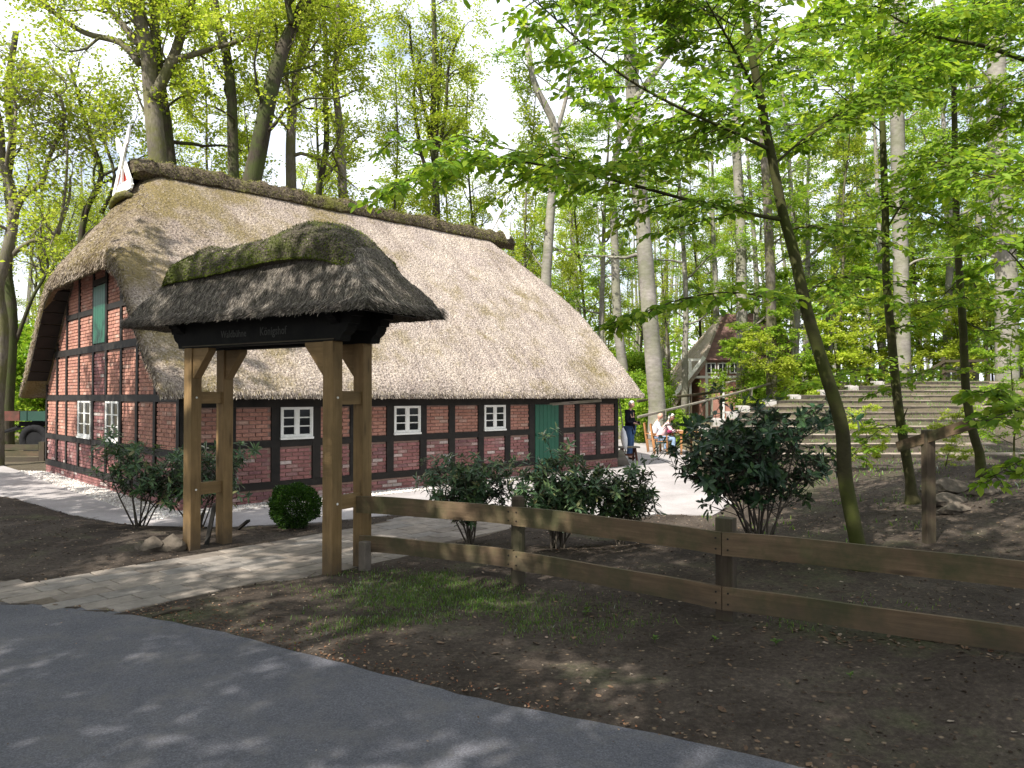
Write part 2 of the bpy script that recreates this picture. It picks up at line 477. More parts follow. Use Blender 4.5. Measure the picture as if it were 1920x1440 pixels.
# ================================================================ THE SETTING: ground
def inside(px, py, poly):
    c = np.zeros(px.shape, bool); n = len(poly); j = n - 1
    for i in range(n):
        xi, yi = poly[i][0], poly[i][1]; xj, yj = poly[j][0], poly[j][1]
        cond = ((yi > py) != (yj > py)) & (px < (xj - xi) * (py - yi) / ((yj - yi) + 1e-12) + xi)
        c ^= cond; j = i
    return c

def dist_poly(px, py, poly):
    d = np.full(px.shape, 1e9); n = len(poly)
    for i in range(n):
        ax, ay = poly[i][0], poly[i][1]; bx, by = poly[(i + 1) % n][0], poly[(i + 1) % n][1]
        dx, dy = bx - ax, by - ay; l2 = dx * dx + dy * dy + 1e-12
        t = np.clip(((px - ax) * dx + (py - ay) * dy) / l2, 0, 1)
        d = np.minimum(d, np.hypot(px - ax - t * dx, py - ay - t * dy))
    return d

def wobble(poly, amp, step=0.25, seed=0):
    out = []; n = len(poly)
    for i in range(n):
        a = Vector(poly[i][:2]); b = Vector(poly[(i + 1) % n][:2]); l = (b - a).length
        k = max(1, min(60, int(l / step)))
        for q in range(k):
            p = a.lerp(b, q / k)
            e = noise.noise_vector(Vector((p.x * 4.3, p.y * 4.3, seed))) * amp
            out.append((p.x + e.x, p.y + e.y))
    return out

def sstep(a, b, x):
    t = np.clip((x - a) / (b - a), 0, 1); return t * t * (3 - 2 * t)

HU = Vector((0.7218, 0.6921, 0)); HV = Vector((-0.6921, 0.7218, 0))     # along the long wall, along the gable
H0 = Vector((-5.60, 12.61, 0))                                        # near corner of the house
def HP(t, s, z=0.0): return H0 + HU * t + HV * s + Vector((0, 0, z))

def g2(px, py): p = G(px, py); return (p.x, p.y)
road_poly = [g2(-300, 1118), g2(-60, 1128), g2(60, 1134), g2(150, 1141), g2(230, 1150), g2(420, 1187), g2(640, 1245), g2(860, 1303), g2(1000, 1335), g2(1100, 1352), g2(1330, 1400), g2(1500, 1440),
             (2.6, 3.55), (5, 2.8), (9, 0.8), (14, -3), (14, -9), (-30, -9), (-30, 9.5), (-14, 8.2)]
path_poly = [g2(-300, 1060), g2(-60, 1082), g2(60, 1096), g2(330, 1047), g2(600, 1004), g2(780, 966), (-1.2, 12.9), (0.3, 11.6), g2(900, 1008), g2(760, 1042), g2(605, 1078), g2(430, 1104), g2(232, 1149), g2(150, 1140), g2(60, 1133), g2(-60, 1127), g2(-300, 1117)]
pc = [HP(-0.5, 9.9), HP(-1.0, 4.5), HP(-1.1, -0.6), HP(2, -0.95), HP(7, -0.95), HP(12.6, -0.7), HP(12.8, 3)]
def v2(p): return (p.x, p.y)
patio_poly = [v2(HP(-0.6, 18)), v2(HP(-0.42, 9.9)), v2(HP(-0.42, 4.5)), v2(HP(-0.42, -0.40)), v2(HP(3, -0.38)), v2(HP(8, -0.38)), v2(HP(8.2, -0.12)), v2(HP(12.2, -0.12)), v2(HP(12.4, 9)),
              (1.0, 34), (6.2, 34), (6.3, 26), (4.7, 20), (4.5, 16.5), (4.0, 13.6), g2(1335, 968), g2(1240, 965), g2(1080, 985), g2(960, 990), (0.3, 11.6), (-1.2, 12.9),
              g2(600, 981), g2(430, 990), g2(250, 988), g2(130, 965), g2(30, 935), g2(-200, 900), (-16.5, 17), (-26, 17), (-26, 24), (-16, 26)]
gravel_poly = [v2(HP(-0.50, 9.9)), v2(HP(-0.56, 4.5)), v2(HP(-0.60, -0.60)), v2(HP(3, -0.60)), v2(HP(8, -0.50)), v2(HP(8.1, 0.0)), v2(HP(0, 0.0)), v2(HP(0, 9.3))]
road_poly = wobble(road_poly, 0.022, 0.08, 1)
path_poly = wobble(path_poly, 0.02, 0.3, 2)
patio_w = wobble(patio_poly, 0.03, 0.4, 3)
gravel_poly = wobble(gravel_poly, 0.04, 0.3, 4)

def hbase(x, y):
    x = np.asarray(x, float); y = np.asarray(y, float)
    edge = 3.6 + 0.0 * y + np.clip((y - 13) * 0.22, 0, 2.6)
    cap = 1.05 - 0.56 * sstep(9.5, 15.5, y)
    h1 = np.minimum(0.19 * np.clip(x - edge, 0, 5.5), cap) * sstep(4.2, 8.5, y)
    xl = np.interp(y - 17.2, [0, 3, 6, 8, 11, 14], [4.4, 5.05, 7.04, 9.4, 13.7, 17])
    h2 = 0.172 * np.clip(y - 17.0, 0, 12) * sstep(-1.6, 0.3, x - xl)
    h3 = 0.5 * sstep(30, 60, y)
    mound = 0.16 * np.exp(-(((x + 6.6) / 2.3) ** 2 + ((y - 10.2) / 1.3) ** 2))
    m2 = 0.10 * np.exp(-(((x - 1.6) / 2.0) ** 2 + ((y - 8.6) / 1.2) ** 2))
    ye = np.interp(x, [-4, 1.5, 5, 9], [7, 3.95, 2.8, 0.8])
    h4 = 0.21 * sstep(0.2, 3.9, x) * sstep(0.1, 1.5, y - ye) * (1 - sstep(7.5, 10.5, y))
    return np.maximum(h1, h4) + h2 + h3 + mound + m2

def hnoise(x, y):
    # cheap smooth noise from rotated sines, in -1..1
    s = 0
    for k, (fx, fy, a, p) in enumerate([(2.1, 1.3, .3, .3), (-1.7, 2.9, .25, 1.9), (4.3, 3.7, .17, 4.1), (-6.1, 5.3, .12, 2.2), (9.7, -8.3, .08, .7), (13.1, 12.2, .08, 5.)]):
        s = s + a * np.sin(fx * x + fy * y + p + 1.3 * np.sin(0.7 * fy * x - 0.9 * fx * y + p * 2))
    return s

SHEETS = [road_poly, path_poly, patio_w]
def ground_h(x, y):
    x = np.atleast_1d(np.asarray(x, float)); y = np.atleast_1d(np.asarray(y, float))
    h = hbase(x, y) + 0.028 * (hnoise(x * 1.0, y * 1.0) + 0.6)
    near = (x > -32) & (x < 16) & (y > -10) & (y < 36)
    for po in SHEETS:
        d = dist_poly(x, y, po); ins = inside(x, y, po)
        sd = np.where(ins, -d, d)
        w = sstep(0.02, 0.45, sd)
        target = np.where(ins, -0.04, 0.0)
        hh = h * w + 0.012 * (1 - w)
        h = np.where(sd < 0.0, np.where(sd < -0.1, -0.05, -0.05 * (-sd / 0.1) + 0.0), np.where(sd < 0.45, hh, h))
    return h
def gh(x, y): return float(ground_h(x, y)[0])

def axis(lo, hi, fine, coarse_to, growth=1.22):
    a = list(np.arange(lo, hi, fine)); st = fine; p = a[-1]
    while p < coarse_to[1]:
        st *= growth; p += st; a.append(p)
    st = fine; p = a[0]
    while p > coarse_to[0]:
        st *= growth; p -= st; a.insert(0, p)
    return np.array(a)
xs = axis(-14, 15, 0.11, (-220, 220)); ys = axis(2.2, 22, 0.11, (-60, 260))
XX, YY = np.meshgrid(xs, ys)
HH = ground_h(XX.ravel(), YY.ravel())
V = np.stack([XX.ravel(), YY.ravel(), HH], 1)
nx, ny = len(xs), len(ys)
I = np.arange(nx * ny).reshape(ny, nx)
FQ = np.stack([I[:-1, :-1].ravel(), I[:-1, 1:].ravel(), I[1:, 1:].ravel(), I[1:, :-1].ravel()], 1)

m, nt, b = newmat('forest_soil', 0.95, 0.1)
v = wpos(nt)
n1 = tex(nt, 'ShaderNodeTexNoise', v, 1.1, 8, 0.7)
r1 = ramp(nt, [(0.3, (0.036, 0.028, 0.022)), (0.5, (0.068, 0.054, 0.043)), (0.72, (0.115, 0.093, 0.075))])
nt.links.new(n1.outputs[0], r1.inputs[0])
n2 = tex(nt, 'ShaderNodeTexNoise', v, 26, 5, 0.8)
r2 = ramp(nt, [(0.3, 0.45), (0.55, 0.95), (0.72, 1.6)])
nt.links.new(n2.outputs[0], r2.inputs[0])
c = mixc(nt, r1.outputs[0], r2.outputs[0], 1.0, 'MULTIPLY')
vo = tex(nt, 'ShaderNodeTexVoronoi', v, 9.0)
vr = ramp(nt, [(0.05, 1.0), (0.16, 0.0)]); nt.links.new(vo.outputs['Distance'], vr.inputs[0])
vc = mixc(nt, (0.17, 0.105, 0.06), (0.26, 0.20, 0.14), vo.outputs['Color'])
c = mixc(nt, c, vc, vr.outputs[0])
# green creep: moss and low weeds
n3 = tex(nt, 'ShaderNodeTexNoise', v, 0.55, 6, 0.7)
r3 = ramp(nt, [(0.54, 0.0), (0.68, 0.5)]); nt.links.new(n3.outputs[0], r3.inputs[0])
c = mixc(nt, c, (0.055, 0.075, 0.022), r3.outputs[0])
# far forest floor is greener and leafier
sx = nt.nodes.new('ShaderNodeSeparateXYZ'); nt.links.new(v, sx.inputs[0])
mr = nt.nodes.new('ShaderNodeMapRange'); mr.inputs[1].default_value = 16; mr.inputs[2].default_value = 34; mr.inputs[4].default_value = 0.8
nt.links.new(sx.outputs[1], mr.inputs[0])
fg = mixc(nt, (0.24, 0.18, 0.13), (0.13, 0.14, 0.06), n3.outputs[0])
c = mixc(nt, c, fg, mr.outputs[0])
nt.links.new(c, b.inputs['Base Color'])
bump(nt, b, n2.outputs[0], 0.8, 0.03)
M['soil'] = m
np_mesh('ground', V, FQ, m, smooth=True, kind='structure')

# ---- road
m, nt, b = newmat('asphalt', 0.85, 0.25)
v = wpos(nt)
n1 = tex(nt, 'ShaderNodeTexNoise', v, 0.8, 7, 0.65)
r1 = ramp(nt, [(0.3, (0.066, 0.067, 0.078)), (0.7, (0.100, 0.099, 0.111))])
nt.links.new(n1.outputs[0], r1.inputs[0])
vo = tex(nt, 'ShaderNodeTexVoronoi', v, 120)
vr = ramp(nt, [(0.0, 0.65), (0.5, 1.0), (0.92, 1.45)]); nt.links.new(vo.outputs['Color'], vr.inputs[0])
c = mixc(nt, r1.outputs[0], vr.outputs[0], 1.0, 'MULTIPLY')
n2 = tex(nt, 'ShaderNodeTexNoise', v, 2.6, 7, 0.75)
r2 = ramp(nt, [(0.48, 0.0), (0.72, 0.65)]); nt.links.new(n2.outputs[0], r2.inputs[0])
c = mixc(nt, c, (0.135, 0.125, 0.118), r2.outputs[0])
nt.links.new(c, b.inputs['Base Color'])
bump(nt, b, vo.outputs['Distance'], 0.4, 0.006)
M['asphalt'] = m
mb = MB(); mb.poly(road_poly, 0.008, 0.08)
road = mb.build('road', M['asphalt'], kind='structure')

# ---- patio round the house
m, nt, b = newmat('pale_concrete', 0.9, 0.2)
v = wpos(nt)
n1 = tex(nt, 'ShaderNodeTexNoise', v, 0.9, 7, 0.7)
r1 = ramp(nt, [(0.3, (0.25, 0.228, 0.222)), (0.7, (0.385, 0.358, 0.35))])
nt.links.new(n1.outputs[0], r1.inputs[0])
n2 = tex(nt, 'ShaderNodeTexNoise', v, 45, 3, 0.7)
r2 = ramp(nt, [(0.3, 0.8), (0.7, 1.12)]); nt.links.new(n2.outputs[0], r2.inputs[0])
c = mixc(nt, r1.outputs[0], r2.outputs[0], 1.0, 'MULTIPLY')
nt.links.new(c, b.inputs['Base Color']); bump(nt, b, n2.outputs[0], 0.3, 0.005)
M['concrete'] = m
mb = MB(); mb.poly(patio_w, 0.016, 0.08)
mb.build('patio', M['concrete'], kind='structure')

# ---- gravel strip along the house: bed and pebbles
m, nt, b = newmat('white_gravel', 0.9, 0.2)
v = wpos(nt)
vo = tex(nt, 'ShaderNodeTexVoronoi', v, 30)
r1 = ramp(nt, [(0.0, (0.30, 0.27, 0.25)), (1.0, (0.66, 0.62, 0.58))]); nt.links.new(vo.outputs['Color'], r1.inputs[0])
nt.links.new(r1.outputs[0], b.inputs['Base Color']); bump(nt, b, vo.outputs['Distance'], 0.8, 0.02)
M['gravel'] = m
mb = MB(); mb.poly(gravel_poly, 0.022, 0.05)
mb.build('gravel_bed', M['gravel'], kind='structure')
M['pebble'] = mat_leaf('pebbles', [(0.0, (0.34, 0.30, 0.28)), (0.6, (0.62, 0.58, 0.54)), (1.0, (0.72, 0.70, 0.66))], 0.0, 0.0, tcol=(1, 1, 1))
rng = np.random.default_rng(5)
gx0 = np.array([p[0] for p in gravel_poly]); gy0 = np.array([p[1] for p in gravel_poly])
cx = rng.uniform(gx0.min(), gx0.max(), 90000); cy = rng.uniform(gy0.min(), gy0.max(), 90000)
k = inside(cx, cy, gravel_poly); cx = cx[k][:9000]; cy = cy[k][:9000]; n = len(cx)
OCT = np.array([(1, 0, 0), (0, 1, 0), (-1, 0, 0), (0, -1, 0), (0, 0, .7), (0, 0, -.5)])
OF = np.array([(0, 1, 4), (1, 2, 4), (2, 3, 4), (3, 0, 4), (1, 0, 5), (2, 1, 5), (3, 2, 5), (0, 3, 5)])
def scatter_oct(cx, cy, z, size, rng):
    n = len(cx); a = rng.uniform(0, 6.28, n); sc = rng.uniform(0.6, 1.4, (n, 3)) * size[:, None]
    P_ = OCT[None] * sc[:, None, :]
    X = P_[..., 0] * np.cos(a)[:, None] - P_[..., 1] * np.sin(a)[:, None] + cx[:, None]
    Y = P_[..., 0] * np.sin(a)[:, None] + P_[..., 1] * np.cos(a)[:, None] + cy[:, None]
    Z = P_[..., 2] + z[:, None]
    VV = np.stack([X, Y, Z], 2).reshape(-1, 3)
    FF = (OF[None] + 6 * np.arange(n)[:, None, None]).reshape(-1, 3)
    return VV, FF
VV, FF = scatter_oct(cx, cy, np.full(n, 0.026), rng.uniform(0.012, 0.028, n), rng)
np_mesh('gravel', VV, FF, M['pebble'], kind='stuff', label='white and grey gravel strip along the foot of the brick walls', category='gravel')

# ---- paving of the path: slabs one by one on a sandy bed
M['slab'] = None
m, nt, b = newmat('sandstone_slab', 0.9, 0.2)
r = ramp(nt, [(0.0, (0.165, 0.140, 0.118)), (0.5, (0.255, 0.218, 0.182)), (1.0, (0.215, 0.195, 0.175))]); nt.links.new(rnd(nt), r.inputs[0])
n = tex(nt, 'ShaderNodeTexNoise', wpos(nt), 3.5, 7, 0.75); r2 = ramp(nt, [(0.3, 0.55), (0.7, 1.2)])
nt.links.new(n.outputs[0], r2.inputs[0]); c = mixc(nt, r.outputs[0], r2.outputs[0], 1.0, 'MULTIPLY')
n2 = tex(nt, 'ShaderNodeTexNoise', wpos(nt), 60, 3, 0.7)
nt.links.new(c, b.inputs['Base Color']); bump(nt, b, n2.outputs[0], 0.4, 0.005); M['slab'] = m
M['joint'] = mat_plain('sandy_joint', (0.16, 0.13, 0.10), (0.08, 0.065, 0.05), 30, 0.95, 0.1, coord='W')
mb = MB(); mb.poly(path_poly, 0.004, 0.08)
path = mb.build('path', M['joint'], kind='structure')
pd = Vector((0.638, 0.770, 0)); pn = Vector((0.770, -0.638, 0)); p0 = Vector((-5.30, 7.45, 0))
sl, sw = 0.50, 0.26
slab_me = {}
def slab_mesh(l, w):
    key = (round(l, 3), round(w, 3))
    if key in slab_me: return slab_me[key]
    bm = bmesh.new(); bmesh.ops.create_cube(bm, size=1.0)
    for vv in bm.verts: vv.co = Vector((vv.co.x * l, vv.co.y * w, vv.co.z * 0.05))
    bmesh.ops.bevel(bm, geom=[e for e in bm.edges if abs(e.verts[0].co.z - 0.025) < 1e-4 and abs(e.verts[1].co.z - 0.025) < 1e-4], offset=0.007, segments=1, affect='EDGES')
    me = bpy.data.meshes.new('paving_slab'); bm.to_mesh(me); bm.free(); me.materials.append(M['slab'])
    slab_me[key] = me; return me
rg = random.Random(3); npav = 0
ang0 = math.atan2(pd.y, pd.x)
rows_n = int(3.2 / sw)
for i in range(-5, rows_n):
    off = rg.random() * sl
    for j in range(-9, 17):
        c = p0 + pn * (i * sw + sw / 2 - 0.3) + pd * (j * sl + off)
        e = 0.12
        cs = [c + pd * a * sl / 2 * 0.9 + pn * q * sw / 2 * 0.8 for a in (-1, 1) for q in (-1, 1)] + [c]
        ok = inside(np.array([q.x for q in cs]), np.array([q.y for q in cs]), path_poly)
        if ok.sum() < 3 or not ok[4]: continue
        if npav >= 300: break
        Mx = Matrix.Translation((c.x, c.y, -0.012 + rg.uniform(-.003, .003))) @ Matrix.Rotation(ang0 + rg.uniform(-.008, .008), 4, 'Z') @ Matrix.Rotation(rg.uniform(-.006, .006), 4, 'X')
        piece('paving_slab', slab_mesh(sl - 0.012, sw - 0.012), path, Mx); npav += 1

# ---- litter, grass and weeds
def blades(name, cx, cy, cz, h, w, mat, rng, lean=0.5, **props):
    n = len(cx); a = rng.uniform(0, 6.28, n); d = np.stack([np.cos(a), np.sin(a), np.zeros(n)], 1)
    la = rng.uniform(0, 6.28, n); lv = np.stack([np.cos(la), np.sin(la), np.zeros(n)], 1) * (rng.uniform(0, lean, n) * h)[:, None]
    base = np.stack([cx, cy, cz], 1); up = np.array([0, 0, 1.0]) * h[:, None]
    w_ = w[:, None]
    V = np.stack([base - d * w_, base + d * w_, base + up * .55 + lv * .35 + d * w_ * .8, base + up * .55 + lv * .35 - d * w_ * .8, base + up + lv], 1).reshape(-1, 3)
    i = 5 * np.arange(n)
    F3 = np.concatenate([np.stack([i, i + 1, i + 2], 1), np.stack([i, i + 2, i + 3], 1), np.stack([i + 3, i + 2, i + 4], 1)])
    return np_mesh(name, V, F3, mat, **props)
M['grass'] = mat_leaf('grass_blades', [(0.0, (0.05, 0.10, 0.018)), (0.6, (0.09, 0.18, 0.028)), (1.0, (0.16, 0.22, 0.05))], 0.3, 0.05)
M['litter'] = mat_leaf('dead_leaves', [(0.0, (0.06, 0.036, 0.022)), (0.45, (0.13, 0.078, 0.045)), (0.75, (0.21, 0.14, 0.09)), (0.93, (0.36, 0.30, 0.24)), (1.0, (0.24, 0.09, 0.045))], 0.1, 0.05, tcol=(1, 1, 1))
rng = np.random.default_rng(11)
N = 330000
gx = rng.uniform(-4, 7, N); gy = rng.uniform(4.0, 10.5, N)
dens = hnoise(gx * 0.9 + 3, gy * 0.9) + 0.35 * hnoise(gx * 3, gy * 3 + 5)
cen = np.exp(-(((gx + 0.75) / 1.25) ** 2 + ((gy - 7.35) / 0.75) ** 2)) * 1.15 + np.exp(-(((gx - 1.3) / 1.4) ** 2 + ((gy - 6.2) / 0.45) ** 2)) * .5 + np.exp(-(((gx + 1.6) / 1.3) ** 2 + ((gy - 6.3) / 0.5) ** 2)) * .55
keep = (rng.uniform(0, 1, N) < np.clip((dens * 0.8 - 0.28 + cen), 0, 1) * np.clip(cen * 1.5, 0, 1)) 
for po in SHEETS: keep &= ~inside(gx, gy, po)
gx = gx[keep][:60000]; gy = gy[keep][:60000]
blades('grass', gx, gy, ground_h(gx, gy) - 0.004, rng.uniform(0.012, 0.050, len(gx)), rng.uniform(0.0015, 0.0045, len(gx)), M['grass'], rng, 0.9, kind='stuff',
       label='sparse low green grass growing in the bare earth before the rail fence', category='grass')
# weeds on the bank and forest floor
N = 60000
gx = rng.uniform(3, 26, N); gy = rng.uniform(8.5, 36, N)
keep = (hnoise(gx * 0.6, gy * 0.6 + 2) + 0.5 * hnoise(gx * 2, gy * 2) > 0.12)
for po in SHEETS: keep &= ~inside(gx, gy, po)
gx = gx[keep][:30000]; gy = gy[keep][:30000]
blades('ground_cover', gx, gy, ground_h(gx, gy) - 0.01, rng.uniform(0.02, 0.09, len(gx)), rng.uniform(0.004, 0.012, len(gx)), M['grass'], rng, 1.0, kind='stuff',
       label='low green ground plants on the sunny bank and under the woodland trees', category='ground cover')

def flat_leaves(cx, cy, cz, size, rng, tilt=0.35):
    n = len(cx); a = rng.uniform(0, 6.28, n)
    D = np.stack([np.cos(a), np.sin(a), rng.uniform(-tilt, tilt, n)], 1); D /= np.linalg.norm(D, axis=1)[:, None]
    Nn = np.stack([rng.uniform(-tilt, tilt, n), rng.uniform(-tilt, tilt, n), np.ones(n)], 1)
    B = np.cross(Nn, D); B /= np.linalg.norm(B, axis=1)[:, None]; Nn = np.cross(D, B)
    T = np.array([(-.5, 0, .0), (-.15, .3, .10), (.3, .24, .06), (.5, 0, .12), (.25, -.26, .08), (-.2, -.28, .02), (0, 0, -.02)])
    VV = np.stack([cx, cy, cz], 1)[:, None] + size[:, None, None] * (T[None, :, 0:1] * D[:, None] + T[None, :, 1:2] * B[:, None] + T[None, :, 2:3] * Nn[:, None])
    tri = np.array([(0, 6, 1), (1, 6, 2), (2, 6, 3), (3, 6, 4), (4, 6, 5), (5, 6, 0)])
    return VV.reshape(-1, 3), (tri[None] + 7 * np.arange(n)[:, None, None]).reshape(-1, 3)
N = 30000
gx = rng.uniform(-12, 12, N); gy = rng.uniform(3.2, 20, N)
pr = 0.35 + 0.5 * hnoise(gx * 0.8 + 9, gy * 0.8)
dr = dist_poly(gx, gy, road_poly); pr = pr + 1.6 * (dr < 0.22) + 0.5 * (dr < .6)
keep = rng.uniform(0, 1, N) < pr * 0.42
for po in SHEETS: keep &= ~(inside(gx, gy, po) & (rng.uniform(0, 1, N) > 0.0))
gx = gx[keep]; gy = gy[keep]
ex = rng.uniform(1.9, 3.9, 170); ey = 5.95 - 0.62 * (ex - 1.9) + rng.normal(0, 0.16, 170)
gx = np.concatenate([gx, ex]); gy = np.concatenate([gy, ey])
VV, FF = flat_leaves(gx, gy, ground_h(gx, gy) + 0.006, rng.uniform(0.012, 0.05, len(gx)) * np.where(rng.uniform(0, 1, len(gx)) > .93, 1.7, 1), rng)
np_mesh('leaf_litter', VV, FF, M['litter'], kind='stuff', label='pale and brown fallen leaves scattered over the bare earth', category='fallen leaves')
# reddish bud scales and leaf crumbs washed together along the road edge
N = 26000
gx = rng.uniform(-3.6, 2.5, N); gy = rng.uniform(3.3, 7.4, N); d_ = dist_poly(gx, gy, road_poly)
keep = (~inside(gx, gy, road_poly)) & (~inside(gx, gy, path_poly)) & (rng.uniform(0, 1, N) < np.exp(-d_ / 0.22) * np.clip(1.1 - (gx + 3.4) * .22, 0.05, 1))
gx = gx[keep]; gy = gy[keep]
VV, FF = flat_leaves(gx, gy, ground_h(gx, gy) + 0.004, rng.uniform(0.006, 0.024, len(gx)), rng, .6)
M['scales'] = mat_leaf('bud_scales', [(0.0, (0.10, 0.045, 0.028)), (0.5, (0.20, 0.085, 0.05)), (0.85, (0.28, 0.16, 0.09)), (1.0, (0.40, 0.28, 0.18))], 0.05, 0.0, tcol=(1, 1, 1))
np_mesh('leaf_crumbs', VV, FF, M['scales'], kind='stuff', label='reddish brown bud scales and leaf crumbs gathered along the asphalt edge', category='leaf litter')
# grit and leaves blown on the asphalt and slabs
N = 2600
gx = rng.uniform(-6, 3, N); gy = rng.uniform(2.4, 9.5, N); d_ = dist_poly(gx, gy, road_poly)
keep = (inside(gx, gy, road_poly) & (rng.uniform(0, 1, N) < .05 + np.exp(-d_ / .15))) | (inside(gx, gy, path_poly) & (rng.uniform(0, 1, N) < .22))
gx = gx[keep]; gy = gy[keep]
VV, FF = flat_leaves(gx, gy, np.full(len(gx), .021), rng.uniform(0.005, 0.022, len(gx)), rng, .5)
np_mesh('blown_leaves', VV, FF, M['litter'], kind='stuff', label='a few brown leaf bits blown onto the asphalt and paving slabs', category='leaf litter')
# twigs lying about
rgt_ = random.Random(12); mb = MB()
for _ in range(420):
    x = rgt_.uniform(-10, 8); y = rgt_.uniform(3.6, 15)
    if any(inside(np.array([x]), np.array([y]), po)[0] for po in SHEETS): continue
    a = rgt_.uniform(0, 6.28); l = rgt_.uniform(.05, .28); z = gh(x, y) + .008
    mb.tube([(x, y, z), (x + math.cos(a) * l * .5, y + math.sin(a) * l * .5, z + .012), (x + math.cos(a + .3) * l, y + math.sin(a + .3) * l, z)], [.004, .0035, .002], 4)
mb.build('twigs', mat_plain('twig_wood', (0.11, 0.08, 0.055), (0.05, 0.036, 0.026), 20), None, kind='stuff', label='short dry twigs strewn over the bare earth', category='twigs')
# crumbs of soil
N = 16000
gx = rng.uniform(-12, 9, N); gy = 3.4 + 11 * rng.uniform(0, 1, N) ** 1.4
keep = np.ones(N, bool)
for po in SHEETS: keep &= ~inside(gx, gy, po)
gx = gx[keep]; gy = gy[keep]
VV, FF = scatter_oct(gx, gy, ground_h(gx, gy) + 0.002, rng.uniform(0.004, 0.014, len(gx)), rng)
M['crumb'] = mat_leaf('soil_crumbs', [(0.0, (0.03, 0.022, 0.017)), (0.7, (0.10, 0.075, 0.055)), (1.0, (0.26, 0.21, 0.16))], 0.0, 0.0, tcol=(1, 1, 1))
np_mesh('soil_crumbs', VV, FF, M['crumb'], kind='stuff', label='loose crumbs of dark earth lying on the ground', category='soil')

# weeds between the seat rows
rng = np.random.default_rng(31); N = 15000
gy = rng.uniform(16.6, 29.2, N); gx = rng.uniform(4.5, 24, N)
keep = (gx > np.interp(gy - 17.2, [0, 3, 6, 8, 11, 14], [4.4, 5.05, 7.04, 9.4, 13.7, 17])) & (hnoise(gx * 0.7, gy * 1.5 + 2) + .4 * hnoise(gx * 3, gy * 2) > 0.0)
gx = gx[keep]; gy = gy[keep]
k = np.floor(gy - 17.2 + .05); fr = (gy - 17.2) - k
zz = 0.62 + 0.172 * (gy - 17.2) - 0.09
blades('seat_weeds', gx, gy, np.where(gy < 17.1, ground_h(gx, gy), zz), rng.uniform(0.03, 0.11, len(gx)), rng.uniform(0.005, 0.014, len(gx)), M['grass'], rng, 1.0, kind='stuff',
       label='weeds and grass growing on and between the stepped seating rows', category='weeds')
# ================================================================ THE FARMHOUSE
LEN, WID = 11.83, 9.3
EZ, SLOPE = 2.08, 1.0
HIPZ, HIPS = 4.72, 1.62
T0, T1, S0, S1 = -0.5, 12.38, -0.5, 9.8
def smin(a, b, k=0.35):
    h = max(k - abs(a - b), 0.0) / k
    return min(a, b) - h * h * k * 0.25
def roof_z(t, s):
    a = EZ + SLOPE * (s - S0); c = EZ + SLOPE * (S1 - s)
    p = HIPZ + HIPS * (t - T0); q = HIPZ + HIPS * (T1 - t)
    z = smin(smin(a, c, 0.2), smin(p, q, 0.1), 0.7)
    z += 0.10 * math.sin(PI * min(1, max(0, (z - EZ) / 5.0)))      # the reed bellies out a little
    return z
house = thing('thatched_farmhouse', HP(LEN / 2, WID / 2, 0), 'long half-timbered red brick farmhouse under a big thatched roof, white and green openings', 'house')

NT, NS = 150, 118
ts = [T0 + (T1 - T0) * i / NT for i in range(NT + 1)]; ss = [S0 + (S1 - S0) * i / NS for i in range(NS + 1)]
def thick(t, s):
    e = min(s - S0, S1 - s)
    return 0.17 + 0.26 * min(1, e / 0.8)
def rtop(t, s):
    z = roof_z(t, s); p = HP(t, s, z)
    z += 0.09 * noise.noise(Vector((p.x * .7, p.y * .7, 1.3))) + 0.022 * noise.noise(Vector((p.x * 4.5, p.y * 4.5, p.z * 4.5)))
    e = min(t - T0, T1 - t, s - S0, S1 - s)
    if e < 0.15: z -= 0.09 * (1 - e / 0.15) ** 2
    j = 0.03 * noise.noise(Vector((p.x * 7, p.y * 7, 3))) if e < 0.01 else 0
    return HP(t + j, s + j, z)
mb = MB()
mb.grid(rtop, ts, ss)
def rbot(t, s): return HP(t + (0.04 if t < 0 else 0), s, roof_z(t, s) - thick(t, s) + 0.015 * noise.noise(Vector((t * 9, s * 9, 0))))
mb.grid(rbot, ts, ss, flip=True)
nu = len(ts); tot = nu * len(ss)
def rim(i0, i1):
    mb.f.append((i0, i1, tot + i1, tot + i0)); mb.uv.extend([(0, 0), (1, 0), (1, 1), (0, 1)])
for i in range(nu - 1):
    rim(i + 1, i); rim((len(ss) - 1) * nu + i, (len(ss) - 1) * nu + i + 1)
for j in range(len(ss) - 1):
    rim(j * nu, (j + 1) * nu); rim((j + 1) * nu + nu - 1, j * nu + nu - 1)
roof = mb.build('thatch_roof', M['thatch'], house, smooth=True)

def roof_normal(t, s):
    e = 0.03
    dt = (roof_z(t + e, s) - roof_z(t - e, s)) / (2 * e); ds = (roof_z(t, s + e) - roof_z(t, s - e)) / (2 * e)
    n = (Vector((0, 0, 1)) - HU * dt - HV * ds).normalized(); return n
# reed ends standing out of the roof: short stubs, plus a ragged fringe along the eave and verge
def stubs(pts, nrm, down, ln, wd, rng, lift=0.35, jit=0.16):
    """thin blades; pts, nrm, down (n,3)"""
    n = len(pts)
    d = down + nrm * rng.uniform(0.02, lift, n)[:, None] + rng.normal(0, jit, (n, 3)); d /= np.linalg.norm(d, axis=1)[:, None]
    sd = np.cross(d, nrm); sd /= np.linalg.norm(sd, axis=1)[:, None] + 1e-9
    tw = rng.normal(0, 0.5, n)[:, None]; sd = sd + nrm * tw; sd /= np.linalg.norm(sd, axis=1)[:, None]
    l = ln[:, None]; w = wd[:, None]
    V = np.stack([pts - sd * w - d * l * .4, pts + sd * w - d * l * .4, pts + sd * w * .8 + d * l * .6, pts - sd * w * .8 + d * l * .6], 1).reshape(-1, 3)
    i = 4 * np.arange(n)
    return V, np.stack([i, i + 1, i + 2, i + 3], 1)
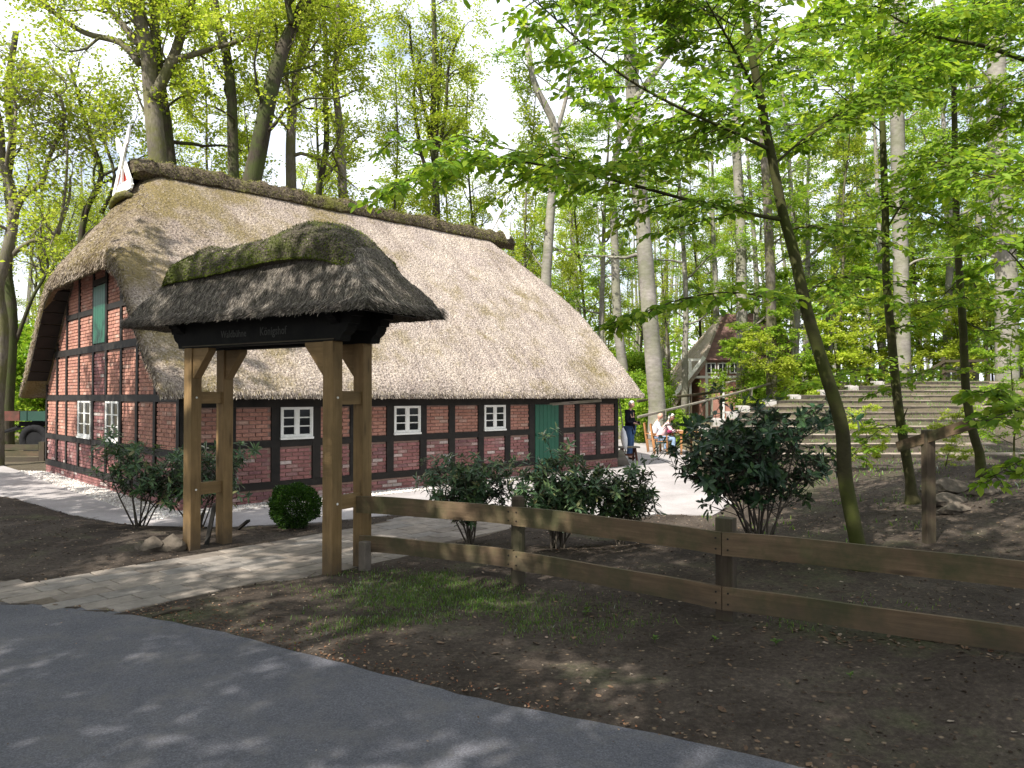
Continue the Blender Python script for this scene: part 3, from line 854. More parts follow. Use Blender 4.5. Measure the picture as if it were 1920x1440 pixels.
rng = np.random.default_rng(21); rg = random.Random(21)
PT = []; NR = []; DN = []
for _ in range(52000):
    if rg.random() < 0.80: s = S0 + 5.2 * rg.random(); t = T0 + (T1 - T0) * rg.random()
    else: t = T0 + 1.2 * rg.random(); s = 2.0 + rg.random() * 5.2
    nn = roof_normal(t, s); p = rtop(t, s)
    dn = (Vector((0, 0, -1)) + nn * nn.z).normalized()
    PT.append(p); NR.append(nn); DN.append(dn)
def fringe(t, s, ou):
    PT.append(HP(t, s, roof_z(t, s) - rg.uniform(0.04, thick(t, s) - .03))); NR.append(Vector((0, 0, 1)) * .3 + ou); DN.append((ou * .15 + Vector((0, 0, -.9))).normalized())
for _ in range(7000): fringe(T0 + (T1 - T0) * rg.random(), S0 + rg.uniform(-.02, .02), -HV)
for _ in range(6000): fringe(T0 + rg.uniform(-.02, .02), S0 + (S1 - S0) * rg.random(), -HU)
n = len(PT)
V_, F_ = stubs(np.array(PT), np.array(NR), np.array(DN), rng.uniform(0.03, 0.075, n), rng.uniform(0.003, 0.006, n), rng)
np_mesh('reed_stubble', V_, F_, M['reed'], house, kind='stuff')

# heather ridge along the top
RZ = roof_z(6, WID / 2)
def ridge_pt(t, a):
    """a 0..1 round the cap from front lower edge over the top to the back lower edge"""
    ang = PI * a
    taper = min(1, (t - 0.40) / 0.25, (12.02 - t) / 0.25); taper = max(0.0, taper) ** 0.5
    w = 0.52 * (0.6 + 0.4 * taper); h = 0.40 * (0.5 + 0.5 * taper)
    n1 = noise.noise(Vector((t * 1.1, 0, 7))) * 0.10; n2 = noise.noise(Vector((t * 5, a * 5, 2))) * 0.035
    s = WID / 2 - math.cos(ang) * (w + n2)
    z = RZ - 0.36 + n2 * 1.5 + math.sin(ang) ** 0.8 * (h + n1 + n2) + 0.0
    return HP(t, s, z)
mb = MB(); rt = [0.52 + (12.02 - 0.52) * i / 140 for i in range(141)]; ra = [i / 14 for i in range(15)]
mb.grid(ridge_pt, rt, ra, flip=False)
# underside lip, so that the cap stands proud of the reed
def lip(t, a):
    p = ridge_pt(t, 0 if a < 1.5 else 1)
    if a in (0, 3): return p
    inn = HP(t, WID / 2 - (0.30 if a < 1.5 else -0.30), RZ - 0.50)
    return inn
mb.grid(lip, rt, [0, 1], flip=True); mb.grid(lip, rt, [2, 3], flip=True)
for t_ in (0.52, 12.02):
    ring = [ridge_pt(t_, a) for a in ra]; b0 = len(mb.v); mb.v.extend([tuple(q) for q in ring]); mb.f.append(tuple(range(b0, b0 + 15))); mb.uv.extend([(0, 0)] * 15)
mb.build('heather_ridge', M['ridge_cap'], house, smooth=True)
PT = []; NR = []; DN = []
for _ in range(9000):
    t = rg.uniform(0.52, 12.0); a = rg.random() ** 1.3; p = ridge_pt(t, a); nn = (p - HP(t, WID / 2, RZ - .25)).normalized()
    PT.append(p); NR.append(nn.orthogonal().normalized()); DN.append((nn + Vector((0, 0, -.5))).normalized())
n = len(PT)
V_, F_ = stubs(np.array(PT), np.array(NR), np.array(DN), rng.uniform(0.03, 0.10, n), rng.uniform(0.004, 0.010, n), rng)
np_mesh('ridge_heather_tufts', V_, F_, M['ridge_tuft'], house, kind='stuff')

# crossed gable boards with the small owl-hole triangle
def finial(t, sg, zb, name='gable_board'):
    base = HP(t, WID / 2, zb)
    ax = HU
    fr = MB()
    for sgn in (-1, 1):
        a = base + HV * (0.56 * sgn) - HU * (0.02 * sgn); b_ = base + HV * (-0.46 * sgn) - HU * (0.02 * sgn) + Vector((0, 0, 1.25))
        d = (b_ - a); sd = HU.cross(d.normalized())
        # tapering board with a horse-head like tip
        w0, w1 = 0.085, 0.075
        prof = [(0, -w0), (0, w0), (0.80, w1), (0.86, 0.15), (0.97, 0.10), (1.08, 0.02), (1.04, -0.05), (0.88, -w1)]
        bb = len(fr.v); nn = len(prof)
        for off in (-0.018, 0.018):
            for (l, w) in prof: fr.v.append(tuple(a + d * l + sd * (w * sgn) + HU * off))
        fr.f.append(tuple(bb + i for i in range(nn))); fr.uv.extend([(0, 0)] * nn)
        fr.f.append(tuple(bb + nn + i for i in reversed(range(nn)))); fr.uv.extend([(0, 0)] * nn)
        for i in range(nn):
            j = (i + 1) % nn; fr.f.append((bb + i, bb + nn + i, bb + nn + j, bb + j)); fr.uv.extend([(0, 0)] * 4)
    o = fr.build(name, M['white_paint'], house, label='white crossed gable boards')
    tri = MB(); z1 = 0.36
    P3 = [base + HV * .5 + HU * sg * .03, base - HV * .5 + HU * sg * .03, base + Vector((0, 0, z1 + .25)) + HU * sg * .03]
    b0 = 0; tri.v = [tuple(q) for q in P3] + [tuple(q + HU * sg * .03) for q in P3]
    tri.f = [(0, 1, 2), (5, 4, 3), (0, 3, 4, 1), (1, 4, 5, 2), (2, 5, 3, 0)]; tri.uv = []
    if sg > 0: tri.build('gable_triangle', M['red_paint'], o)
    sill = MB(); sill.box(base + Vector((0, 0, .08)) - HU * sg * .0, HV, HU, Vector((0, 0, 1)), .60, .022, .11)
    sill.build('gable_sill', M['white_paint'], o)
    bar = MB(); bar.box(base + Vector((0, 0, .33)) - HU * sg * .01, Vector((0, 0, 1)), HV, HU, .17, .035, .02)
    bar.build('gable_bar', M['white_paint'], o)
finial(0.42, 1, 6.42); finial(LEN - 0.30, -1, 6.98)
mb = MB(); mb.tube([HP(0.38, WID / 2 - .72, 6.20), HP(0.36, WID / 2 - .4, 6.30), HP(0.34, WID / 2, 6.32), HP(0.36, WID / 2 + .4, 6.30), HP(0.38, WID / 2 + .72, 6.20)], [.05, .08, .09, .08, .05], 10)
mb.build('hip_roll', M['ridge_cap'], house, smooth=True)

# walls: mortar cores
def under_roof(s): return roof_z(0.0, s) - thick(0, s) - 0.02
mb = MB(); wt_ = 0.25
zt = 1.93
for (a, b_) in (((0.02, 0.02), (LEN - .02, 0.02)), ((0.02, WID - .02), (LEN - .02, WID - .02))):
    dirv = HU; inn = HV if a[1] < 1 else -HV
    c = (HP(*a) + HP(*b_)) / 2 + inn * (wt_ / 2) + Vector((0, 0, zt / 2))
    mb.box(c, HU, HV, Vector((0, 0, 1)), (LEN - .04) / 2, wt_ / 2, zt / 2)
for t_, sg in ((0.02, 1), (LEN - .02, -1)):
    n_ = 40; b0 = len(mb.v)
    prof = [(0.03, 0.0)] + [(0.03 + (WID - .06) * i / n_, min(under_roof(0.03 + (WID - .06) * i / n_), 6.2)) for i in range(n_ + 1)] + [(WID - .03, 0.0)]
    for off in (0, wt_ * sg):
        for (s_, z_) in prof: mb.v.append(tuple(HP(t_ + off, s_, z_)))
    k = len(prof)
    mb.f.append(tuple(range(b0, b0 + k))); mb.f.append(tuple(reversed(range(b0 + k, b0 + 2 * k)))); mb.uv.extend([(0, 0)] * (2 * k))
    for i in range(k):
        j = (i + 1) % k; mb.f.append((b0 + i, b0 + k + i, b0 + k + j, b0 + j)); mb.uv.extend([(0, 0)] * 4)
mb.build('wall', M['mortar'], house)

# timber frame: each post and rail its own part
def wpt(side, u, z, out=0.0):
    """point on a wall: side 'L' long wall (u=t), 'G' gable (u=s)"""
    return HP(u, -out, z) if side == 'L' else HP(-out, u, z)
def wax(side): return (HU, -HV) if side == 'L' else (HV, -HU)
rgt = random.Random(9)
def timber(side, u0, z0, u1, z1, name, w=None):
    ax, ou = wax(side)
    a = (wpt(side, u0, z0) + wpt(side, u1, z1)) / 2
    mb = MB(); pr = rgt.uniform(0.020, 0.032)
    mb.box(a + ou * (pr / 2 - 0.02), ax, ou, Vector((0, 0, 1)), abs(u1 - u0) / 2, 0.02 + pr / 2, abs(z1 - z0) / 2)
    return mb.build(name, M['timber'], house)
LP = [0.0, 0.87, 1.71, 2.54, 3.37, 4.235, 5.09, 5.89, 6.75, 7.6, 8.43, 9.48, 10.12, 10.97, LEN]
GP = [0.0, 1.2, 2.2, 3.17, 4.15, 5.12, 6.25, 7.3, 8.2, WID]
SZ0, SZ1, MZ0, MZ1, PZ0, PZ1 = 0.26, 0.39, 1.02, 1.15, 1.76, 1.95
pw = 0.085
def lt(i): return LP[i]
for i, t_ in enumerate(LP):
    w = 0.10 if i in (10, 11) else pw
    a = t_ - w if i else 0.0; b_ = t_ + w if i < len(LP) - 1 else LEN
    if i == 0: b_ = 0.17
    if i == len(LP) - 1: a = LEN - 0.15
    timber('L', a, SZ1 + .001, b_, PZ0 - .001, 'timber_post')
timber('L', 0, SZ0, LP[10] + .10, SZ1, 'timber_sill'); timber('L', LP[11] - .10, SZ0, LEN, SZ1, 'timber_sill')
timber('L', 0, PZ0, LEN, PZ1, 'timber_plate')
def span(P_, i, side):
    a = P_[i] + (pw if i else 0.17); b_ = P_[i + 1] - (pw if i + 1 < len(P_) - 1 else 0.15)
    if side == 'L' and i in (10,): a = P_[i] + .10; b_ = P_[i + 1] - .10
    if side == 'L' and i == 9: b_ = P_[10] - .10
    if side == 'L' and i == 11: a = P_[11] + .10
    return a, b_
for i in range(len(LP) - 1):
    if i == 10: continue
    a, b_ = span(LP, i, 'L'); timber('L', a + .001, MZ0, b_ - .001, MZ1, 'timber_rail')
GS0, GS1 = 0.22, 0.36
gz = [(GS0, GS1), (0.90, 1.02), (1.86, 1.99), (2.92, 3.07), (3.76, 3.88)]
gpw = 0.062
def glim(z):     # s range of the wall under the roof at height z
    if z < under_roof(0.02): return 0.0, WID
    lo = 0.0
    while under_roof(lo) < z and lo < WID / 2: lo += 0.01
    return lo, WID - lo
for k, (z0, z1) in enumerate(gz[:1] + gz[2:4]):
    lo, hi = glim(z1); timber('G', lo + .003, z0, hi - .003, z1, 'timber_rail' if k else 'timber_sill')
levels = [(GS1, 1.86), (1.99, 2.92), (3.07, 6.0)]
for i, s_ in enumerate(GP):
    w = gpw
    a = s_ - w; b_ = s_ + w
    if i == 0: a, b_ = 0.003, 0.14
    if i == len(GP) - 1: a, b_ = WID - .12, WID - .003
    for (z0, z1) in levels:
        zt_ = min(z1, under_roof(a), under_roof(b_))
        if zt_ - z0 > 0.15: timber('G', a, z0 + .001, b_, zt_ - .001, 'timber_post')
for i in range(len(GP) - 1):
    a = GP[i] + (gpw if i else .14); b_ = GP[i + 1] - (gpw if i + 1 < len(GP) - 1 else .12)
    timber('G', a + .001, 0.90, b_ - .001, 1.02, 'timber_rail')
    if i in (2, 3, 5, 6): timber('G', a + .001, 3.76, b_ - .001, 3.88, 'timber_rail')
    if i == 4: timber('G', a + .001, 4.36, b_ - .001, 4.48, 'timber_rail')

# openings
win_holes = []
def window(side, u0, u1, z0, z1, rows):
    ax, ou = wax(side); up = Vector((0, 0, 1))
    win_holes.append((side, u0, u1, z0, z1))
    f = MB(); c0 = lambda u, z, o: wpt(side, u, z) + ou * o
    fw = 0.036
    def bar(ua, za, ub, zb, o0=0.012, o1=0.045):
        f.box((c0(ua, za, o0) + c0(ub, zb, o1)) / 2, ax, ou, up, abs(ub - ua) / 2, (o1 - o0) / 2, abs(zb - za) / 2)
    bar(u0, z0, u0 + fw, z1); bar(u1 - fw, z0, u1, z1); bar(u0 + fw, z1 - fw, u1 - fw, z1); bar(u0 + fw, z0, u1 - fw, z0 + fw * 1.2)
    um = (u0 + u1) / 2; bar(um - .032, z0 + fw * 1.2, um + .032, z1 - fw, o1=.040)
    fr = []
    hh = (z1 - fw - (z0 + fw * 1.2)) / rows
    for (a, b_) in ((u0 + fw, um - .032), (um + .032, u1 - fw)):
        bar(a, z0 + fw * 1.2, a + .022, z1 - fw, o1=.036); bar(b_ - .022, z0 + fw * 1.2, b_, z1 - fw, o1=.036)
        for r_ in range(rows + 1):
            zc = z0 + fw * 1.2 + r_ * hh
            bar(a + .022, max(zc - .011, z0 + fw * 1.2), b_ - .022, min(zc + .011, z1 - fw), o1=.034)
    w = f.build('window', M['white_paint'], house)
    for (a, b_) in ((u0 + fw, um - .032), (um + .032, u1 - fw)):
        for r_ in range(rows):
            zc = z0 + fw * 1.2 + r_ * hh; q = MB()
            q.box(c0((a + b_) / 2, zc + hh / 2, .016), ax, ou, up, (b_ - a) / 2 - .022, .002, hh / 2 - .014)
            q.build('pane', M['glass'], w)
    s_ = MB(); s_.box(c0(um, z0 - .022, .03), ax, ou, up, (u1 - u0) / 2 + .01, .035, .02); s_.build('window_sill', M['white_paint'], w)
for i in (2, 5, 8):
    a, b_ = span(LP, i, 'L'); window('L', a + .003, b_ - .003, MZ1 + .045, PZ0 - .003, 3)
for i in (3, 5):
    pass
window('G', GP[3] + gpw + .003, GP[4] - gpw - .003, 1.02 + .045, 1.857, 3)
window('G', GP[5] + gpw + .003, GP[6] - gpw - .003, 1.02 + .045, 1.857, 3)
# green stable door, in planks
def planked(name, side, u0, u1, z0, z1, npl, split=None, out=0.0, handle=False):
    ax, ou = wax(side); up = Vector((0, 0, 1)); win_holes.append((side, u0, u1, z0, z1))
    mb = MB(); mb.box((wpt(side, u0, z0) + wpt(side, u1, z1)) / 2 + ou * (.004 + out), ax, ou, up, (u1 - u0) / 2, .004, (z1 - z0) / 2)
    d = mb.build(name, M['green_paint'], house)
    w = (u1 - u0) / npl
    zs = [(z0 + .01, z1 - .01)] if not split else [(z0 + .01, split - .006), (split + .006, z1 - .01)]
    for (za, zb) in zs:
        for k in range(npl):
            q = MB(); q.box(wpt(side, u0 + (k + .5) * w, (za + zb) / 2) + ou * (.020 + out), up, ax, ou, (zb - za) / 2, w / 2 - .004, .011)
            q.build('plank', M['green_paint'], d)
    if split:
        q = MB(); q.box(wpt(side, (u0 + u1) / 2, split + .03) + ou * (.040 + out), ax, ou, up, (u1 - u0) / 2 - .02, .009, .03); q.build('door_ledge', M['green_paint'], d)
        q = MB(); q.tube([wpt(side, u0 + .10, 1.02) + ou * .035, wpt(side, u0 + .10, 1.02) + ou * .07, wpt(side, u0 + .20, 1.02) + ou * .075], .009, 6); q.build('door_handle', M['timber'], d)
    return d
planked('door', 'L', LP[10] + .10, LP[11] - .10, 0.04, PZ0, 6, split=0.98)
planked('loft_hatch', 'G', GP[4] + gpw + .003, GP[5] - gpw - .003, 3.09, 4.34, 5)
mb = MB(); mb.box(wpt('L', (LP[10] + LP[11]) / 2, 0.02) + wax('L')[1] * .14, HU, HV, Vector((0, 0, 1)), .55, .15, .028); mb.build('door_step', M['slab'], house)

# bricks
BL, BH, BD, JT = 0.235, 0.063, 0.014, 0.011
brick_me = {}
def brick_mesh(l, kind):
    key = (round(l, 2), kind)
    if key not in brick_me:
        mb = MB(); h = BH / 2; l2 = key[0] / 2; e = .004
        mb.v = [(-l2, -.012, -h), (l2, -.012, -h), (l2, -.012, h), (-l2, -.012, h), (-l2 + e, BD, -h + e), (l2 - e, BD, -h + e), (l2 - e, BD, h - e), (-l2 + e, BD, h - e)]
        mb.f = [(4, 7, 6, 5), (0, 4, 5, 1), (1, 5, 6, 2), (2, 6, 7, 3), (3, 7, 4, 0)]
        me = bpy.data.meshes.new('brick'); me.from_pydata(mb.v, [], mb.f); me.materials.append(M[kind]); brick_me[key] = me
    return brick_me[key]
bricks = []      # (pos, side, length, material)
rgb = random.Random(77)
def panel(side, u0, u1, z0, z1, kind, clip=None):
    row = 0; z = z0 + BH / 2 + .006
    while z + BH / 2 < z1 - .001:
        u = u0 + .004 - (BL + JT) * (0.5 if row % 2 else 0.0); 
        while u < u1:
            a = max(u, u0 + .004); b_ = min(u + BL, u1 - .004)
            if b_ - a > 0.05 and (clip is None or (clip(a) > z + BH / 2 and clip(b_) > z + BH / 2)):
                bricks.append(((a + b_) / 2, z, side, round(b_ - a, 2) - .002, kind, rgb.uniform(-.004, .004)))
            u += BL + JT
        row += 1; z += BH + JT
for i in range(len(LP) - 1):
    if i == 10: continue
    a, b_ = span(LP, i, 'L')
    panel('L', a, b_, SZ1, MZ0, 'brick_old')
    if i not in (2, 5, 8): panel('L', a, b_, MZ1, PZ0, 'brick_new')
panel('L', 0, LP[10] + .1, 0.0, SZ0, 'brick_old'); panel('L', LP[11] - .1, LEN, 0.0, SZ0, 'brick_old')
panel('G', 0, WID, 0.0, GS0, 'brick_old')
for i in range(len(GP) - 1):
    a = GP[i] + (gpw if i else .14); b_ = GP[i + 1] - (gpw if i + 1 < len(GP) - 1 else .12)
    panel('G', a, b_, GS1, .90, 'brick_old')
    if i not in (3, 5): panel('G', a, b_, 1.02, 1.86, 'brick_new' if i != 4 else 'brick_old')
    panel('G', a, b_, 1.99, 2.92, 'brick_new' if i != 4 else 'brick_old', under_roof)
    if i in (2, 3, 5, 6): panel('G', a, b_, 3.07, 3.76, 'brick_new', under_roof); panel('G', a, b_, 3.88, 6.0, 'brick_new', under_roof)
    elif i == 4: panel('G', a, b_, 4.48, 6.0, 'brick_new', under_roof)
    else: panel('G', a, b_, 3.07, 6.0, 'brick_new', under_roof)
def brick_M(bk):
    u, z, side, l, kind, dy = bk
    ax, ou = wax(side); p = wpt(side, u, z) + ou * (dy - 0.012 + 0.0)
    Mx = Matrix.Identity(4)
    for r_ in range(3): Mx[r_][0] = ax[r_]; Mx[r_][1] = ou[r_]; Mx[r_][2] = (0, 0, 1)[r_]; Mx[r_][3] = p[r_]
    return Mx
def bscore(bk):
    p = wpt(bk[2], bk[0], bk[1]); 
    px = 960 + F * p.x / p.y; hid = 340 < px < 445 or 600 < px < 705 or (bk[2] == 'L' and bk[1] < .9 and px > 780)
    return p.y + (6 if hid else 0) + (0 if bk[3] > .2 else 3)
bricks.sort(key=bscore)
for bk in bricks[:300]:
    piece('brick', brick_mesh(bk[3], bk[4]), house, brick_M(bk))
for kind, nm in (('brick_old', 'old_brickwork'), ('brick_new', 'brickwork')):
    V_ = []; F_ = []
    for bk in bricks[300:]:
        if bk[4] != kind: continue
        me = brick_mesh(bk[3], kind); Mx = brick_M(bk); b0 = len(V_)
        V_.extend([tuple(Mx @ vv.co) for vv in me.vertices])
        F_.extend([tuple(b0 + i for i in p.vertices) for p in me.polygons])
    mb = MB(); mb.v = V_; mb.f = F_; mb.build(nm, M[kind], house, kind='stuff')
# soffit boards under the verge, dark
mb = MB()
for sgn in (0, 1):
    for k in range(8):
        s0_ = 0.15 + k * 0.27; s1_ = s0_ + .25
        if sgn: s0_, s1_ = WID - s0_, WID - s1_
        p0_ = HP(-.25, s0_, roof_z(-.25, s0_) - thick(0, s0_) - .03); p1_ = HP(-.25, s1_, roof_z(-.25, s1_) - thick(0, s1_) - .03)
        mb.beam(p0_, p1_, .44, .02)
mb.build('verge_boarding', M['timber'], house, kind='stuff')

# long pale plank hung under the eave over the door, and things by the far corner
mb = MB(); mb.beam(G(1000, 760).normalized() * 0 + P(1003, 760, 18.6), P(1127, 751, 20.0), .05, .07)
tag(mb.build('roller_pole', M['grey_wood'], None, origin=P(1065, 756, 19.3)), 'pale grey wooden pole hung under the eave above the green door', 'pole')
# ================================================================ THATCHED GATEWAY
GA = Vector((0.856, -0.517, 0)); GB = Vector((0.517, 0.856, 0)); UP = Vector((0, 0, 1))
LF = Vector((-4.04, 9.45, 0)); RFp = Vector((-1.97, 8.20, 0)); DB = 0.48
LBp = LF + GB * DB; RBp = RFp + GB * DB
GC = (LF + RBp) / 2
gate = thing('thatched_gateway', GC, 'oak-post gateway under its own small mossy thatched roof, pale lettering on its dark beam', 'gateway')
BZ = 2.56
PWD = 0.150
for p in (LF, LBp, RFp, RBp):
    mb = MB(); g0 = -0.06
    top = BZ + 0.0
    mb.box(p + UP * ((top + g0) / 2), UP, GA, GB, (top - g0) / 2, PWD / 2, PWD / 2)
    mb.build('gate_post', M['oak'], gate, bevel=0.006)
W = (RFp - LF).length
def brace(p, d, l=0.30, t=0.11):
    mb = MB(); a = p + d * (PWD / 2)
    prof = [(0, -l * 1.05), (l, 0), (0.0, 0)]
    prof = [(0.0, -l * 1.25), (0.02, -l * 1.25), (l, -0.04), (l, 0.0), (0.0, 0.0)]
    b0 = 0; n_ = len(prof); o = d.cross(UP).normalized() * (t / 2)
    for sg in (-1, 1):
        for (u, z) in prof: mb.v.append(tuple(a + d * (u - .004) + UP * (BZ + z - .003) + o * sg))
    mb.f.append(tuple(range(n_))); mb.f.append(tuple(reversed(range(n_, 2 * n_)))); mb.uv = [(u, z) for (u, z) in prof] * 2
    for i in range(n_):
        j = (i + 1) % n_; mb.f.append((i, n_ + i, n_ + j, j)); mb.uv.extend([(0, 0), (0, .1), (.4, .1), (.4, 0)])
    mb.build('brace', M['oak'], gate)
brace(LF, GA); brace(LBp, GA); brace(RFp, -GA); brace(RBp, -GA)
for A_, B_ in ((LF, LBp), (RFp, RBp)):
    for z in (1.94, 0.78):
        mb = MB(); mb.beam(A_ + GB * (PWD / 2 - .01) + UP * z, B_ - GB * (PWD / 2 - .01) + UP * z, .09, .15); mb.build('cross_rail', M['oak'], gate)
        q = MB(); q.tube([A_ + GB * .0 + GA * (PWD / 2 - .002) + UP * z, A_ + GA * (PWD / 2 + .008) + UP * z], .013, 8); q.build('peg', M['white_paint'], gate)
# carved beams
def carved(c0, c1, z0, z1, w, name):
    d = (c1 - c0).normalized(); o = d.cross(UP).normalized(); l = (c1 - c0).length
    h = z1 - z0
    endp = [(0.00, 0.0), (0.045, 0.0), (0.06, .18), (0.12, .30), (0.15, .46), (0.155, .55), (0.19, .56), (0.20, .78), (0.25, .80), (0.25, 1.0)]
    prof = [(-u, z0 + v * h) for (u, v) in endp] + [(l + u, z0 + v * h) for (u, v) in reversed(endp)]
    mb = MB(); n_ = len(prof)
    for sg in (-1, 1):
        for (u, z) in prof: mb.v.append(tuple(c0 + d * u + UP * z + o * (w / 2 * sg)))
    # split into quads between left and right profile points
    m_ = len(endp)
    for base, rev in ((0, False), (n_, True)):
        for i in range(m_ - 1):
            q = (base + i, base + i + 1, base + n_ - 2 - i, base + n_ - 1 - i)
            mb.f.append(q if rev else q[::-1])
    for i in range(n_):
        j = (i + 1) % n_; mb.f.append((i, n_ + i, n_ + j, j))
    return mb.build(name, M['gate_dark'], gate)
e = 0.14
beamf = carved(LF - GA * e, RFp + GA * e, BZ, BZ + .33, .15, 'carved_beam')
carved(LBp - GA * e, RBp + GA * e, BZ, BZ + .33, .15, 'carved_beam')
for A_, B_, sg in ((LF, LBp, -1), (RFp, RBp, 1)):
    carved(A_ + GA * (.12 * sg) + GB * .0, B_ + GA * (.12 * sg), BZ + .14, BZ + .345, .12, 'cross_beam')
# fascia / soffit and rafters
hx, hy = 2.08, 0.655
mb = MB(); mb.box(GC + UP * (BZ + .40), GA, GB, UP, hx - .22, hy - .12, .04); mb.build('soffit', M['gate_dark'], gate)
for k in range(9):
    mb = MB(); c = GC + GA * (-1.7 + k * .425)
    mb.beam(c - GB * (hy - .04) + UP * (BZ + .335), c + GB * (hy - .04) + UP * (BZ + .335), .06, .05)
    mb.build('rafter', M['gate_dark'], gate)
# strip of lighter moulding along the beam foot
mb = MB(); mb.beam(LF - GB * (.075 + .006) + UP * (BZ + .02) - GA * .1, RFp - GB * (.075 + .006) + UP * (BZ + .02) + GA * .1, .012, .014)
mb.build('beam_moulding', M['post'], gate)
# lettering
M['letter'] = mat_plain('faded_lettering', (0.07, 0.07, 0.062), (0.04, 0.04, 0.036), 60, 0.8, 0.2)
def lettering(txt, u, z, size, rot=0):
    cu = bpy.data.curves.new('lettering', 'FONT'); cu.body = txt; cu.size = size; cu.extrude = 0.0015; cu.resolution_u = 2; cu.space_character = 1.02; cu.offset = 0.0016
    to = bpy.data.objects.new('tmp_text', cu); COL.objects.link(to)
    dg = bpy.context.evaluated_depsgraph_get(); me = bpy.data.meshes.new_from_object(to.evaluated_get(dg))
    bpy.data.objects.remove(to); me.name = 'lettering'; me.materials.clear(); me.materials.append(M['letter'])
    o = bpy.data.objects.new('lettering', me); COL.objects.link(o); o.parent = gate
    pos = LF + GA * u - GB * (.075 + .004) + UP * z
    Mx = Matrix.Identity(4); az = GA.cross(UP)
    for r_ in range(3): Mx[r_][0] = GA[r_] * 0.80; Mx[r_][1] = UP[r_]; Mx[r_][2] = az[r_]; Mx[r_][3] = (pos - GC)[r_]
    o.matrix_local = Mx; return o
lettering('Waldbühne', 0.64, BZ + .105, 0.120)
lettering('Königshof', 1.33, BZ + .105, 0.135)

# small thatched roof
CZ0 = 2.93
def groof(p, q):
    a = CZ0 + (hy - abs(q)) * 1.95; e_ = CZ0 + (hx - abs(p)) * 1.32
    z = smin(a, e_, 0.08 + 0.50 * min(1, max(0, min(hx - abs(p), hy - abs(q))) / 0.30)); z = smin(z, 3.60, 0.1)
    ee = min(hx - abs(p), hy - abs(q))
    if ee < .12: z -= 0.07 * (1 - ee / .12) ** 2
    return z
def gtop(p, q):
    w = GC + GA * p + GB * q; z = groof(p, q)
    nz = 0.035 * noise.noise(Vector((w.x * 2.2, w.y * 2.2, 4))) + 0.022 * noise.noise(Vector((w.x * 9, w.y * 9, z * 9)))
    ed = 0.03 * noise.noise(Vector((p * 8, q * 8, 1)))
    return w + UP * (z + nz) + (GA * (1 if p > 0 else -1) * ed if abs(p) > hx - .01 else Vector((0, 0, 0))) + (GB * (1 if q > 0 else -1) * ed if abs(q) > hy - .01 else Vector((0, 0, 0)))
gp = [-hx + 2 * hx * i / 110 for i in range(111)]; gq = [-hy + 2 * hy * i / 40 for i in range(41)]
mb = MB(); mb.grid(gtop, gp, gq)
def gbot(p, q):
    c = 1 - min(1, min(hx - abs(p), hy - abs(q)) / 0.35)
    z = 2.99 - 0.16 * c ** 1.5 if True else 0
    return GC + GA * p + GB * q + UP * (z + 0.02 * noise.noise(Vector((p * 6, q * 6, 0))))
mb.grid(gbot, gp, gq, flip=True)
nu = len(gp); tot = nu * len(gq)
for i in range(nu - 1):
    rim(i + 1, i); rim((len(gq) - 1) * nu + i, (len(gq) - 1) * nu + i + 1)
for j in range(len(gq) - 1):
    rim(j * nu, (j + 1) * nu); rim((j + 1) * nu + nu - 1, j * nu + nu - 1)
mb.build('thatch_roof', M['thatch_gate'], gate, smooth=True)
PT = []; NR = []; DN = []; rg = random.Random(4); rng = np.random.default_rng(4)
def gnorm(p, q):
    e_ = .02; a = (groof(p + e_, q) - groof(p - e_, q)) / (2 * e_); c = (groof(p, q + e_) - groof(p, q - e_)) / (2 * e_)
    return (UP - GA * a - GB * c).normalized()
for _ in range(36000):
    p = rg.uniform(-hx, hx); q = -hy + 2 * hy * rg.random() if rg.random() < .25 else -hy + .45 * rg.random()
    if abs(q) < .2 and abs(p) < 1.5: continue
    nn = gnorm(p, q); PT.append(gtop(p, q)); NR.append(nn)
    dn = (Vector((0, 0, -1)) + nn * nn.z); dn = dn.normalized() if dn.length > 1e-3 else -GB
    DN.append(dn)
for _ in range(9000):
    p = rg.uniform(-hx, hx); q = -hy if rg.random() < .6 else hy
    if rg.random() < .3: p = hx if rg.random() < .6 else -hx; q = rg.uniform(-hy, hy)
    ou = (GB * (1 if q > 0 else -1)) if abs(abs(q) - hy) < .001 else GA * (1 if p > 0 else -1)
    PT.append(GC + GA * p + GB * q + UP * rg.uniform(2.84, 2.95)); NR.append(ou); DN.append((ou * .8 - UP * .6).normalized())
n = len(PT)
V_, F_ = stubs(np.array(PT), np.array(NR), np.array(DN), rng.uniform(0.04, 0.12, n), rng.uniform(0.0013, 0.0028, n), rng, 0.15, 0.08)
np_mesh('reed_ends', V_, F_, M['reed_gate'], gate, kind='stuff')
# mossy cap on the ridge, humped at both ends and sagging between
def cap_pt(p, a):
    ang = PI * a
    u = min(1, abs(p) / 1.64); tp = max(0, 1 - u ** 7) ** 0.5
    hump = 0.10 * math.exp(-((p + 1.0) / .42) ** 2) + 0.14 * math.exp(-((p - 0.95) / .55) ** 2) - 0.02
    top = 0.36 * tp + hump * tp
    w = 0.38 + 0.09 * tp
    n2 = noise.noise(Vector((p * 3.2, a * 4, 2))) * 0.05 + noise.noise(Vector((p * 10, a * 12, 2))) * 0.015
    dz = -0.14 * u ** 4
    base = 3.45 + dz + 0.04 * math.sin(p * 2.1)
    q = -math.copysign(abs(math.cos(ang)) ** 0.75, math.cos(ang)) * (w + n2)
    z = base + math.sin(ang) ** 0.75 * (top + n2)
    return GC + GA * p + GB * q + UP * z
cp = [-1.64 + 3.28 * i / 90 for i in range(91)]; ca = [i / 22 for i in range(23)]
mb = MB(); mb.grid(cap_pt, cp, ca)
